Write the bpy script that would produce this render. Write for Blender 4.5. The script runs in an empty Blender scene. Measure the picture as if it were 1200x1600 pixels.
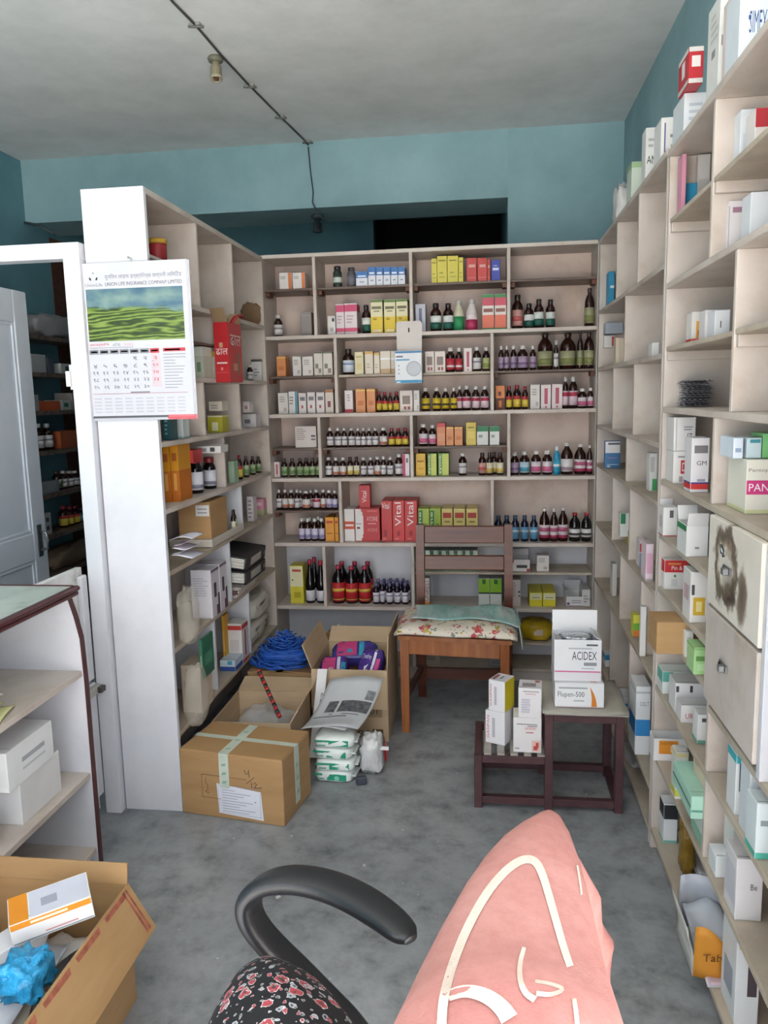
import bpy, math, random
from mathutils import Vector, Matrix, noise
from mathutils.bvhtree import BVHTree
random.seed(11)
sc = bpy.context.scene
COL = sc.collection
R = math.radians

# ---------------------------------------------------------------- camera
FPX, EYE = 1235.0, 1.45                       # focal length in pixels of a 1200 x 1600 frame, eye height in metres
PITCH, YAW, ROLL = R(8.43), R(7.6), R(-1.3)
_fw = Vector((-math.sin(YAW)*math.cos(PITCH), math.cos(YAW)*math.cos(PITCH), -math.sin(PITCH)))
_r0 = Vector((math.cos(YAW), math.sin(YAW), 0)); _u0 = _r0.cross(_fw)
_rt = _r0*math.cos(ROLL) + _u0*math.sin(ROLL); _up = _u0*math.cos(ROLL) - _r0*math.sin(ROLL)
cd = bpy.data.cameras.new('camera'); cam = bpy.data.objects.new('camera', cd); COL.objects.link(cam)
cd.sensor_fit = 'HORIZONTAL'; cd.sensor_width = 36; cd.lens = 36*FPX/1200; cd.clip_start = .02; cd.clip_end = 100
cam.matrix_world = Matrix(((_rt.x, _up.x, -_fw.x, 0), (_rt.y, _up.y, -_fw.y, 0), (_rt.z, _up.z, -_fw.z, EYE), (0, 0, 0, 1)))
sc.camera = cam
def at(x, y, X=None, Y=None, Z=None):
    """the place in the room that a measured point of the photograph lies at, on a known plane"""
    d = _rt*((x-600)/FPX) + _up*((800-y)/FPX) + _fw
    t = X/d.x if X is not None else Y/d.y if Y is not None else (Z-EYE)/d.z
    return Vector((0, 0, EYE)) + d*t

# ---------------------------------------------------------------- daylight
w = bpy.data.worlds.new('sky'); sc.world = w; w.use_nodes = True
bg = w.node_tree.nodes['Background']; bg.inputs[0].default_value = (.9, .93, 1, 1); bg.inputs[1].default_value = 3.3
sc.view_settings.view_transform = 'Standard'; sc.view_settings.look = 'None'
sc.view_settings.exposure = 0.45; sc.view_settings.gamma = 1; sc.view_settings.use_curve_mapping = False
sn = bpy.data.lights.new('noon_sun', 'SUN'); sn.energy = 46; sn.angle = R(3); sn.color = (1, .96, .93)          # stands high over the street, reaches a metre in behind the camera
so = bpy.data.objects.new('noon_sun', sn); COL.objects.link(so); so.rotation_euler = (R(30), R(12), 0)
pl = bpy.data.lights.new('shopfront_daylight', 'AREA'); pl.shape = 'RECTANGLE'; pl.size = 2.65; pl.size_y = 2.5
pl.cycles.is_portal = True
po = bpy.data.objects.new('shopfront_daylight', pl); COL.objects.link(po); po.location = (-.55, -.76, 1.27); po.rotation_euler = (R(90), 0, 0)
p2 = pl.copy(); p2.cycles.is_portal = True; p2.size = 1.4; po2 = bpy.data.objects.new('side_daylight', p2); COL.objects.link(po2); po2.location = (.74, -.1, 1.25); po2.rotation_euler = (R(90), 0, R(90))

cy = sc.cycles; cy.max_bounces = 6; cy.diffuse_bounces = 4; cy.glossy_bounces = 2; cy.transmission_bounces = 3; cy.transparent_max_bounces = 6; cy.caustics_reflective = False; cy.caustics_refractive = False

# ---------------------------------------------------------------- materials
def lin(h):
    h = h.lstrip('#'); o = []
    for i in (0, 2, 4):
        c = int(h[i:i+2], 16)/255; o.append(c/12.92 if c <= .04045 else ((c+.055)/1.055)**2.4)
    return o
_mc = {}
def P(hx, rough=.55, var=.06, scale=9, metal=0, bump=0, bscale=60, spec=.5, trans=0, alpha=1):
    k = (hx, rough, var, scale, metal, bump, bscale, spec, trans, alpha)
    if k in _mc: return _mc[k]
    m = bpy.data.materials.new('paint_'+hx.lstrip('#')); m.use_nodes = True; nt = m.node_tree; N = nt.nodes; L = nt.links
    b = N['Principled BSDF']; c = lin(hx)
    tc = N.new('ShaderNodeTexCoord'); ns = N.new('ShaderNodeTexNoise'); ns.inputs['Scale'].default_value = scale; ns.inputs['Detail'].default_value = 4
    L.new(tc.outputs['Object'], ns.inputs['Vector'])
    mr = N.new('ShaderNodeMapRange'); mr.inputs[1].default_value = .3; mr.inputs[2].default_value = .7; mr.inputs[3].default_value = 1-var; mr.inputs[4].default_value = 1+var
    L.new(ns.outputs['Fac'], mr.inputs[0])
    hs = N.new('ShaderNodeHueSaturation'); hs.inputs['Color'].default_value = (*c, 1); L.new(mr.outputs[0], hs.inputs['Value'])
    L.new(hs.outputs[0], b.inputs['Base Color'])
    b.inputs['Roughness'].default_value = rough; b.inputs['Metallic'].default_value = metal; b.inputs['Specular IOR Level'].default_value = spec
    b.inputs['Transmission Weight'].default_value = trans; b.inputs['Alpha'].default_value = alpha
    if bump:
        n2 = N.new('ShaderNodeTexNoise'); n2.inputs['Scale'].default_value = bscale; n2.inputs['Detail'].default_value = 5; L.new(tc.outputs['Object'], n2.inputs['Vector'])
        bp = N.new('ShaderNodeBump'); bp.inputs['Strength'].default_value = bump; bp.inputs['Distance'].default_value = .01
        L.new(n2.outputs['Fac'], bp.inputs['Height']); L.new(bp.outputs[0], b.inputs['Normal'])
    _mc[k] = m; return m
def ramp(nt, fac, stops):
    r = nt.nodes.new('ShaderNodeValToRGB'); e = r.color_ramp.elements
    while len(e) < len(stops): e.new(.5)
    for x, (p, c) in zip(e, stops): x.position = p; x.color = (*lin(c), 1)
    nt.links.new(fac, r.inputs[0]); return r.outputs[0]
def two_noise(name, stops, s1, stops2=None, s2=3, mixfac=.5, rough=.6, bump=.1, bscale=40, coord='Object', mode='MULTIPLY', spec=.5, stretch=(1, 1, 1)):
    """a surface with patchy wear: one noise for tone, one for stains"""
    m = bpy.data.materials.new(name); m.use_nodes = True; nt = m.node_tree; N = nt.nodes; L = nt.links; b = N['Principled BSDF']
    tc = N.new('ShaderNodeTexCoord'); mp = N.new('ShaderNodeMapping'); mp.inputs['Scale'].default_value = stretch; L.new(tc.outputs[coord], mp.inputs[0])
    n1 = N.new('ShaderNodeTexNoise'); n1.inputs['Scale'].default_value = s1; n1.inputs['Detail'].default_value = 7; n1.inputs['Roughness'].default_value = .6; L.new(mp.outputs[0], n1.inputs['Vector'])
    c = ramp(nt, n1.outputs['Fac'], stops)
    if stops2:
        n2 = N.new('ShaderNodeTexNoise'); n2.inputs['Scale'].default_value = s2; n2.inputs['Detail'].default_value = 6; n2.inputs['Roughness'].default_value = .65; L.new(mp.outputs[0], n2.inputs['Vector'])
        c2 = ramp(nt, n2.outputs['Fac'], stops2)
        mx = N.new('ShaderNodeMix'); mx.data_type = 'RGBA'; mx.blend_type = mode; mx.inputs[0].default_value = mixfac
        L.new(c, mx.inputs[6]); L.new(c2, mx.inputs[7]); c = mx.outputs[2]
    L.new(c, b.inputs['Base Color']); b.inputs['Roughness'].default_value = rough; b.inputs['Specular IOR Level'].default_value = spec
    n3 = N.new('ShaderNodeTexNoise'); n3.inputs['Scale'].default_value = bscale; n3.inputs['Detail'].default_value = 5; L.new(tc.outputs[coord], n3.inputs['Vector'])
    bp = N.new('ShaderNodeBump'); bp.inputs['Strength'].default_value = bump; bp.inputs['Distance'].default_value = .01
    L.new(n3.outputs['Fac'], bp.inputs['Height']); L.new(bp.outputs[0], b.inputs['Normal'])
    return m
def wood(name, a, b_, c, rough=.4, axis=0):
    st = [3, 3, 3]; st[axis] = .25
    return two_noise(name, [(.3, a), (.5, b_), (.7, c)], 9, None, rough=rough, bump=.05, stretch=tuple(st))

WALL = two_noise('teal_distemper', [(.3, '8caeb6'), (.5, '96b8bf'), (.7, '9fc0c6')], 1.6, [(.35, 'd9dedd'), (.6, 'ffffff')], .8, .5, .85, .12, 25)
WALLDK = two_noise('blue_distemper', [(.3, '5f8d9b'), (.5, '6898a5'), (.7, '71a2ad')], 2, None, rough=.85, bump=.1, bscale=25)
CEIL = two_noise('ceiling_whitewash', [(.3, 'e0e2e3'), (.5, 'e8e9ea'), (.7, 'eeefef')], 1.3, [(.3, 'e4e6e4'), (.6, 'ffffff')], 3.5, .6, .9, .2, 14)
CONC = two_noise('cement_floor', [(.28, '7e8286'), (.45, '8e9195'), (.58, '999c9f'), (.75, 'abadae')], 1.7, [(.28, '8d9192'), (.42, 'd3d4d4'), (.55, 'f4f4f4'), (.66, 'ffffff')], 13, .8, .45, .15, 40)
CREAM = two_noise('worn_cream_enamel', [(.25, 'b8aca3'), (.45, 'c3b8af'), (.6, 'cac0b8'), (.8, 'd3cac2')], 3.2, [(.22, 'b7a999'), (.36, 'f0ece6'), (.5, 'ffffff')], 6, .8, .5, .06, 30)
CREAMW = two_noise('warm_cream_board', [(.25, 'c6b0a4'), (.45, 'd1bdb1'), (.6, 'd8c6bb'), (.8, 'decec5')], 2.6, [(.22, 'b3a090'), (.36, 'efe9e2'), (.5, 'ffffff')], 5, .8, .55, .06, 30)
WHITEP = two_noise('white_enamel', [(.3, 'c8c9cf'), (.5, 'd1d2d8'), (.7, 'dadadf')], 2.5, [(.2, 'b9b4ab'), (.33, 'f3f2f0'), (.5, 'ffffff')], 4, .7, .4, .04, 30)
SHELFT = two_noise('dusty_shelf_board', [(.25, '9b8d7e'), (.5, 'b5a999'), (.75, 'c6bcae')], 5, None, rough=.7, bump=.1)
DARKSH = wood('thin_dark_shelf', '4a3a33', '65544a', '7c6b60', .5)
BROWNW = wood('brown_cleat', '4c2b1d', '5e3625', '6d4530', .6)
CHAIRW = wood('varnished_wood', '451f11', '5b2b18', '6e3a22', .35)
CHAIRW2 = wood('varnished_wood_legs', '7c4522', '94572d', 'a5683a', .35, 2)
MAROON = two_noise('maroon_paint_on_iron', [(.3, '3a2326'), (.5, '4b2d31'), (.7, '573a3c')], 8, [(.2, 'c8bdb8'), (.28, 'ffffff'), (1, 'ffffff')], 22, 0.0, .5, .1)
CARD = two_noise('corrugated_card', [(.3, '9f7b50'), (.5, 'ab875c'), (.7, 'b59268')], 2.2, None, rough=.8, bump=.08, bscale=18, stretch=(1, 1, 6))
CARDP = two_noise('pale_corrugated_card', [(.3, 'b99f7e'), (.5, 'c6ad8d'), (.7, 'd0b998')], 2.2, None, rough=.8, bump=.08, bscale=18, stretch=(1, 1, 6))
CARDIN = two_noise('card_inside', [(.3, '8b7356'), (.5, '9c8364'), (.7, 'aa9274')], 3, None, rough=.85, bump=.08)
BLACKPL = P('1d1e21', .38, .12, 20, bump=.05, bscale=200)
AMBER = P('2a120c', .12, .1); BLACKG = P('120d10', .1, .1)
STEEL = P('9c9ea0', .35, .15, 12, metal=.9)

# ---------------------------------------------------------------- mesh helpers
def chamf(x0, x1, y0, y1, z0, z1, c):
    V = []; idx = {}
    for i, x in enumerate((x0, x1)):
        for j, y in enumerate((y0, y1)):
            for k, z in enumerate((z0, z1)):
                sx, sy, sz = (1-2*i)*c, (1-2*j)*c, (1-2*k)*c
                for a, p in enumerate(((x, y+sy, z+sz), (x+sx, y, z+sz), (x+sx, y+sy, z))):
                    idx[i, j, k, a] = len(V); V.append(p)
    g = lambda i, j, k, a: idx[i, j, k, a]
    Fs = []
    for i in (0, 1):
        q = [g(i, 0, 0, 0), g(i, 0, 1, 0), g(i, 1, 1, 0), g(i, 1, 0, 0)]; Fs.append(q if i == 0 else q[::-1])
        q = [g(0, i, 0, 1), g(1, i, 0, 1), g(1, i, 1, 1), g(0, i, 1, 1)]; Fs.append(q if i == 0 else q[::-1])
        q = [g(0, 0, i, 2), g(0, 1, i, 2), g(1, 1, i, 2), g(1, 0, i, 2)]; Fs.append(q if i == 0 else q[::-1])
    for j in (0, 1):
        for k in (0, 1):
            q = [g(0, j, k, 1), g(0, j, k, 2), g(1, j, k, 2), g(1, j, k, 1)]; Fs.append(q if (j+k) % 2 == 0 else q[::-1])
            q = [g(j, 0, k, 2), g(j, 0, k, 0), g(j, 1, k, 0), g(j, 1, k, 2)]; Fs.append(q if (j+k) % 2 == 0 else q[::-1])
            q = [g(j, k, 0, 0), g(j, k, 0, 1), g(j, k, 1, 1), g(j, k, 1, 0)]; Fs.append(q if (j+k) % 2 == 0 else q[::-1])
    for i in (0, 1):
        for j in (0, 1):
            for k in (0, 1):
                q = [g(i, j, k, 0), g(i, j, k, 1), g(i, j, k, 2)]; Fs.append(q if (i+j+k) % 2 == 0 else q[::-1])
    return V, Fs
_tc = {}
def text_mesh(s):
    if s not in _tc:
        c = bpy.data.curves.new('t', 'FONT'); c.body = s; c.resolution_u = 2; c.fill_mode = 'FRONT'
        o = bpy.data.objects.new('t', c); m = o.to_mesh()
        v = [(p.co.x, p.co.y) for p in m.vertices]; f = [tuple(q.vertices) for q in m.polygons]
        o.to_mesh_clear(); bpy.data.objects.remove(o); bpy.data.curves.remove(c)
        if v:
            x0 = min(p[0] for p in v); x1 = max(p[0] for p in v); y0 = min(p[1] for p in v); y1 = max(p[1] for p in v)
            v = [((a-x0)/max(x1-x0, 1e-6), (b-y0)/max(y1-y0, 1e-6)) for a, b in v]
        _tc[s] = (v, f)
    return _tc[s]
class MB:
    def __init__(s): s.v = []; s.f = []; s.mi = []; s.sm = []; s.mats = []
    def mat(s, m):
        if isinstance(m, str): m = P(m)
        if m not in s.mats: s.mats.append(m)
        return s.mats.index(m)
    def add(s, V, Fs, m, smooth=False):
        o = len(s.v); s.v += [tuple(p) for p in V]; i = s.mat(m)
        for f in Fs: s.f.append(tuple(a+o for a in f)); s.mi.append(i); s.sm.append(smooth)
        return s
    def box(s, x0, x1, y0, y1, z0, z1, m, c=.0012):
        c = min(c, (x1-x0)*.3, (y1-y0)*.3, (z1-z0)*.3); V, Fs = chamf(x0, x1, y0, y1, z0, z1, c); return s.add(V, Fs, m)
    def obox(s, o, ux, uy, uz, m, c=.0012):
        """box with corner o and edge vectors ux, uy, uz"""
        o, ux, uy, uz = map(Vector, (o, ux, uy, uz)); a, b, d = ux.length, uy.length, uz.length
        V, Fs = chamf(0, a, 0, b, 0, d, min(c, a*.3, b*.3, d*.3)); ux, uy, uz = ux/a, uy/b, uz/d
        if ux.cross(uy).dot(uz) < 0: Fs = [f[::-1] for f in Fs]
        return s.add([o+ux*p[0]+uy*p[1]+uz*p[2] for p in V], Fs, m)
    def bar(s, a, b, wd, th, m, up=(0, 0, 1)):
        a, b = Vector(a), Vector(b); t = (b-a).normalized(); u = Vector(up); sd = t.cross(u)
        if sd.length < 1e-4: sd = t.cross(Vector((0, 1, 0)))
        sd.normalize(); n = sd.cross(t)
        return s.obox(a-sd*wd/2-n*th/2, b-a, sd*wd, n*th, m, .0015)
    def quad(s, a, b, c, d, m): return s.add([a, b, c, d], [(0, 1, 2, 3)], m)
    def slab(s, pts, th, m):
        """flat or bent outline (list of points) given thickness along vector th"""
        n = len(pts); th = Vector(th); a = [Vector(p) for p in pts]
        return s.add(a+[p+th for p in a], [tuple(range(n))[::-1], tuple(range(n, 2*n))]+[(i, (i+1) % n, (i+1) % n+n, i+n) for i in range(n)], m)
    def lathe(s, prof, n, m, c=(0, 0, 0), smooth=True):
        V = []; Fs = []
        for r, z in prof:
            for i in range(n):
                a = 2*math.pi*i/n; V.append((c[0]+r*math.cos(a), c[1]+r*math.sin(a), c[2]+z))
        for j in range(len(prof)-1):
            for i in range(n): Fs.append((j*n+i, j*n+(i+1) % n, (j+1)*n+(i+1) % n, (j+1)*n+i))
        s.add(V, Fs, m, smooth); k = len(s.v)-len(V)
        for j, fl in ((0, True), (len(prof)-1, False)):
            if prof[j][0] > 1e-5:
                q = [k+j*n+i for i in range(n)]; s.f.append(tuple(q[::-1] if fl else q)); s.mi.append(s.mat(m)); s.sm.append(False)
        return s
    def sweep(s, path, secs, m, n=12, up=(0, 0, 1), closed=True, power=1.0, side=None):
        """tube along path; secs = (half width, half height) per point"""
        pts = [Vector(p) for p in path]; V = []; Fs = []; up = Vector(up)
        if not isinstance(secs, list): secs = [secs]*len(pts)
        for i, p in enumerate(pts):
            t = (pts[min(i+1, len(pts)-1)]-pts[max(i-1, 0)]).normalized(); sd = t.cross(up)
            if sd.length < .05: sd = t.cross(Vector((0.3, 1, 0)))
            if side is not None: sd = Vector(side)-t*t.dot(Vector(side))
            sd.normalize(); nn = sd.cross(t); a, b = secs[i] if isinstance(secs[i], tuple) else (secs[i], secs[i])
            for k in range(n):
                q = 2*math.pi*k/n; cx, sy = math.cos(q), math.sin(q)
                cx = math.copysign(abs(cx)**power, cx); sy = math.copysign(abs(sy)**power, sy)
                V.append(p+sd*(a*cx)+nn*(b*sy))
        for j in range(len(pts)-1):
            for k in range(n): Fs.append((j*n+k, j*n+(k+1) % n, (j+1)*n+(k+1) % n, (j+1)*n+k))
        if closed: Fs += [tuple(range(n))[::-1], tuple(range((len(pts)-1)*n, len(pts)*n))]
        Fs = [f[::-1] for f in Fs]
        return s.add(V, Fs, m, True)
    def text(s, t, o, ux, uy, m, keep=True):
        """lettering laid into the rectangle with corner o and edges ux, uy"""
        v, f = text_mesh(t); o, ux, uy = Vector(o), Vector(ux), Vector(uy)
        return s.add([o+ux*a+uy*b for a, b in v], f, m)
    def blob(s, w, d, h, m, seed=0, rough=.12, nu=22, nv=12, freq=2.5, square=.6, flat=0.0, c=(0, 0, 0)):
        """a lumpy packet or crumpled bag resting on its base"""
        V = []; Fs = []; sg = lambda x, p: math.copysign(abs(x)**p, x)
        for j in range(nv+1):
            ph = -math.pi/2+math.pi*j/nv
            for i in range(nu):
                th = 2*math.pi*i/nu
                x = sg(math.cos(ph), square)*sg(math.cos(th), square); y = sg(math.cos(ph), square)*sg(math.sin(th), square); z = sg(math.sin(ph), square)
                k = 1+rough*noise.noise(Vector((x*freq+seed*7.1, y*freq-seed*3.3, z*freq+seed)))*2+rough*.6*noise.noise(Vector((x*freq*3+seed, y*freq*3, z*freq*3)))
                V.append((c[0]+x*k*w/2, c[1]+y*k*d/2, c[2]+max(0, h/2+z*k*h/2)))
        for j in range(nv):
            for i in range(nu): Fs.append((j*nu+i, j*nu+(i+1) % nu, (j+1)*nu+(i+1) % nu, (j+1)*nu+i))
        return s.add(V, Fs, m, True)
    def surf(s, fn, nu, nv, m, th=0.0, smooth=True):
        V = [Vector(fn(i/nu, j/nv)) for j in range(nv+1) for i in range(nu+1)]; k = nu+1
        Fs = [(j*k+i, j*k+i+1, (j+1)*k+i+1, (j+1)*k+i) for j in range(nv) for i in range(nu)]
        if th:
            n = len(V); W = []
            for j in range(nv+1):
                for i in range(nu+1):
                    a = V[j*k+min(i+1, nu)]-V[j*k+max(i-1, 0)]; b = V[min(j+1, nv)*k+i]-V[max(j-1, 0)*k+i]; q = a.cross(b)
                    W.append(V[j*k+i]-(q.normalized() if q.length > 1e-9 else Vector((0, 0, 1)))*th)
            Fs2 = [tuple(a+n for a in f[::-1]) for f in Fs]
            rim = [i for i in range(nu+1)]+[j*k+nu for j in range(1, nv+1)]+[nv*k+i for i in range(nu-1, -1, -1)]+[j*k for j in range(nv-1, 0, -1)]
            Fs3 = [(rim[i], rim[i-1], rim[i-1]+n, rim[i]+n) for i in range(len(rim))]
            return s.add(V+W, Fs+Fs2+Fs3, m, smooth)
        return s.add(V, Fs, m, smooth)
    def mesh(s, name):
        me = bpy.data.meshes.new(name); me.from_pydata([tuple(p) for p in s.v], [], s.f)
        for m in s.mats: me.materials.append(m)
        me.polygons.foreach_set('material_index', s.mi); me.polygons.foreach_set('use_smooth', s.sm); me.update(); return me
    def build(s, name, parent=None, loc=None, rz=0, world=False):
        """world=True: the points are room coordinates; the origin moves to the base centre"""
        if world:
            xs, ys, zs = zip(*s.v); o = Vector(((min(xs)+max(xs))/2, (min(ys)+max(ys))/2, min(zs)))
            s.v = [(p[0]-o.x, p[1]-o.y, p[2]-o.z) for p in s.v]
            loc = o-(parent.location if parent else Vector((0, 0, 0)))
        ob = bpy.data.objects.new(name, s.mesh(name)); COL.objects.link(ob)
        if parent: ob.parent = parent
        if loc is not None: ob.location = loc
        ob.rotation_euler = (0, 0, rz); return ob
LABELS = {}
def tag(o, label, cat, group=None):
    o['label'] = label; o['category'] = cat
    if group: o['group'] = group
    n = len(label.replace(',', ' ').split())
    if not 4 <= n <= 16: print('LABEL LENGTH', n, label)
    if label in LABELS: print('LABEL REPEATED', label)
    LABELS[label] = o; return o
def empty(name, loc, rz=0):
    o = bpy.data.objects.new(name, None); COL.objects.link(o); o.location = loc; o.rotation_euler = (0, 0, rz); o.empty_display_size = .1; return o
def struct(o): o['kind'] = 'structure'; return o
ORD = 'first second third fourth fifth sixth seventh eighth ninth tenth eleventh twelfth thirteenth fourteenth fifteenth sixteenth seventeenth eighteenth nineteenth twentieth'.split()

# ================================================================ the room
YW, XWR, XWL, ZC = 4.72, .745, -2.80, 2.90          # back wall, right wall, left wall, ceiling
YB, XR, XL, YP = 3.862, .51, -1.081, 2.507          # fronts of the back, right and left cabinets, front end of the left one
f = MB(); f.box(-2.9, .85, -.8, 7.2, -.1, 0, CONC, 0); struct(f.build('floor', world=True))
f = MB(); f.box(-2.9, .85, -.8, YW+.4, ZC, ZC+.12, CEIL, 0); struct(f.build('ceiling', world=True))
f = MB(); f.box(XWR, XWR+.12, .6, YW, 0, ZC, WALL, 0); struct(f.build('wall_right', world=True))
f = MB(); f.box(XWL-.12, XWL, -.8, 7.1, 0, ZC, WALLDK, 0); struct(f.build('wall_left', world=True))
f = MB(); f.box(XWR, XWR+.12, -.8, .6, 2.55, ZC, WALL, 0); struct(f.build('wall_right_lintel', world=True))
f = MB(); f.box(.85, 9, -.8, 4, -.14, -.02, two_noise('side_pavement', [(.3, 'a8a49c'), (.7, 'beb9af')], 2, None, rough=.9), 0); struct(f.build('floor_side_pavement', world=True))
f = MB(); f.box(.115, XWR+.12, YW, YW+.4, 0, ZC, WALL, 0); struct(f.build('wall_back', world=True))
f = MB(); f.box(XWL, .115, YW, YW+.4, 2.535, ZC, WALL, 0); struct(f.build('trim_1', world=True))        # beam over the opening to the store room
# the store room behind the cabinets
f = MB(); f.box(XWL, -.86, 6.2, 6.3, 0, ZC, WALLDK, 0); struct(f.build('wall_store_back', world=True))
f = MB(); f.box(-.86, .115, 6.9, 7.0, 0, ZC, P('15171b', .9), 0); struct(f.build('wall_store_alcove', world=True))  # near-black colour stands in for the darkness of the unlit alcove
f = MB(); f.box(-.96, -.86, 6.3, 7.0, 0, ZC, P('15171b', .9), 0); struct(f.build('wall_store_left', world=True))  # alcove side, its darkness likewise put into the colour
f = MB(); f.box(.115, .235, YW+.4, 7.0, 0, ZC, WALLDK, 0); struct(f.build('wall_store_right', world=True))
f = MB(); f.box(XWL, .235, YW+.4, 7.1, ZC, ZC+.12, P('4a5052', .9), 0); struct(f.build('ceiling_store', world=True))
# pavement outside the open shopfront
f = MB(); f.box(-9, 9, -9, -.8, -.14, -.02, two_noise('pavement', [(.3, 'a8a49c'), (.7, 'beb9af')], 2, None, rough=.9), 0); struct(f.build('floor_pavement', world=True))
f = MB(); f.box(-2.9, .85, -.92, -.8, 2.55, ZC+.12, WALL, 0); struct(f.build('wall_front', world=True))
f = MB(); f.box(-2.9, -1.9, -.92, -.8, 0, 2.55, WALL, 0); struct(f.build('wall_front_light_block', world=True))  # unseen wall added behind the camera to cut light on the end post

# chips and paint drops on the cement
f = MB(); rr = random.Random(3)
for k in range(90):
    x, y = rr.uniform(-1.0, .45), rr.uniform(1.3, 3.3); q = rr.uniform(.0015, .005)*(2.2 if k % 15 == 0 else 1)
    a0 = rr.uniform(0, 6.3); pts = [(x+q*rr.uniform(.5, 1.2)*math.cos(a0+a), y+q*rr.uniform(.5, 1.2)*math.sin(a0+a), .0004) for a in (0, 1.1, 2.0, 3.1, 4.2, 5.2)]
    f.add(pts, [(0, 1, 2, 3, 4, 5)], P('b9bbba', .8))
s = f.build('plaster_spots', world=True); s['kind'] = 'stuff'; tag(s, 'small white plaster spots scattered over the grey cement floor', 'spots')

# ---------------------------------------------------------------- ceiling wire and lamp holders
def wire_thing():
    root = empty('ceiling_wire', (-1.1, 3.9, ZC))
    m = P('4b4a48', .6); pts = [(-1.14, 1.6, 2.893), (-1.142, 3.02, 2.893), (-1.127, 3.21, 2.893), (-1.12, 3.5, 2.893), (-1.10, 3.84, 2.893), (-1.066, 4.27, 2.893), (-1.03, 4.68, 2.893), (-1.02, 4.71, 2.88)]
    MB().sweep(pts, .005, m, 6).build('cable', root, world=True)
    d = [(-1.02, 4.712, 2.87), (-1.012, 4.712, 2.74), (-1.0, 4.712, 2.62), (-1.004, 4.70, 2.56), (-.97, 4.69, 2.50), (-.93, 4.69, 2.45)]
    MB().sweep(d, .004, P('3a4448', .6), 6).build('drop_cable', root, world=True)
    for x, y in ((-1.127, 3.21), (-1.10, 3.84), (-1.066, 4.27), (-1.02, 4.70)):
        MB().box(x-.022, x+.022, y-.012, y+.012, 2.889, 2.9, P('8b8d8a', .7)).sweep([(x-.03, y, 2.89), (x+.03, y+.008, 2.888)], .005, P('6d6c69'), 6).build('clip', root, world=True)
    tag(root, 'dark twisted electric cable clipped along the ceiling and down the beam', 'cable')
wire_thing()
o = MB().sweep([at(-30, 330, Y=4.705), at(20, 344, Y=4.705), at(60, 352, Y=4.705), at(85, 366, Y=4.705)], .008, P('3f4a4e', .6), 6).build('wall_cable', None, None, world=True); tag(o, 'short dark cable sagging along the wall at upper left', 'cable')
def holder(p, label, tilt, m1, m2, sc_=1.0):
    root = empty('lamp_holder', p)
    MB().lathe([(.03*sc_, 0), (.034*sc_, -.008), (.03*sc_, -.02), (.012*sc_, -.024)][::-1], 16, m1).build('ceiling_rose', root, (0, 0, 0))
    b = MB().lathe([(.016*sc_, -.02), (.018*sc_, -.045), (.023*sc_, -.05), (.023*sc_, -.085), (.026*sc_, -.088), (.026*sc_, -.1), (.02*sc_, -.102), (.018*sc_, -.06)][::-1], 16, m2).build('socket', root, (0, 0, 0)); b.rotation_euler = (R(tilt), 0, R(20))
    MB().lathe([(.012*sc_, -.07), (.012*sc_, -.098)][::-1], 10, P('5a3b22')).build('contact', root, (0, 0, 0))
    tag(root, label, 'lamp holder')
holder((-1.155, 3.52, 2.9), 'empty beige bulb socket on the ceiling beside the cable', -12, P('6b6a5c', .6), P('a39a82', .5))
holder((-1.02, 4.9, 2.535), 'small dark bulb socket hanging under the beam', 5, P('3c474b', .6), P('303a3e', .5), 1.15)

# ================================================================ cabinets
TH = .018
def board(root, name, x0, x1, y0, y1, z0, z1, m):
    return MB().box(x0, x1, y0, y1, z0, z1, m, .0015).build(name, root, world=True)
def cleat(root, x0, x1, y0, y1, z):
    MB().box(x0, x1, y0, y1, z-.022, z, BROWNW).build('cleat', root, world=True)
# ---- back cabinet
HB = [2.132, 1.746, 1.365, 1.045, .715, .385]        # tops of the through boards
bc = empty('back_cabinet', ((XL+XR)/2, YB+.125, 0))
tag(bc, 'cream open medicine cabinet filling the far end of the shop', 'cabinet')
x0, x1, y0, y1 = XL-.004, XR-.006, YB, YB+.25
for i, z in enumerate(HB): board(bc, 'top_board' if i == 0 else 'shelf', x0, x1, y0, y1-.008, z-TH, z, CREAM)
board(bc, 'side_panel', x0-TH, x0, y0, y1, 0, HB[0], CREAM); board(bc, 'side_panel', x1, x1+.005, y0+.001, y1, 0, HB[0]-.02, CREAM)
board(bc, 'back_panel', x0, x1, y1-.008, y1, .7, HB[0], CREAMW); board(bc, 'back_panel', x0, x1, y1-.008, y1, 0, .7, WHITEP)
board(bc, 'plinth', x0, x1, y0+.03, y0+.045, 0, .055, CREAM); board(bc, 'bottom_board', x0, x1, y0+.01, y1-.008, .055, .07, SHELFT)
DV = [[-.831, -.362, .098], [-.738, .02], [-.832, -.372, .099], [-.736, .019], [-.829, -.377, .104], [-.377, .104]]
for k, xs in enumerate(DV):
    zt, zb = HB[k]-TH, (HB[k+1] if k < 5 else .07)
    for x in xs: board(bc, 'divider', x-.008, x+.008, y0+.003, y1-.008, zb, zt, CREAM)
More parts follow.
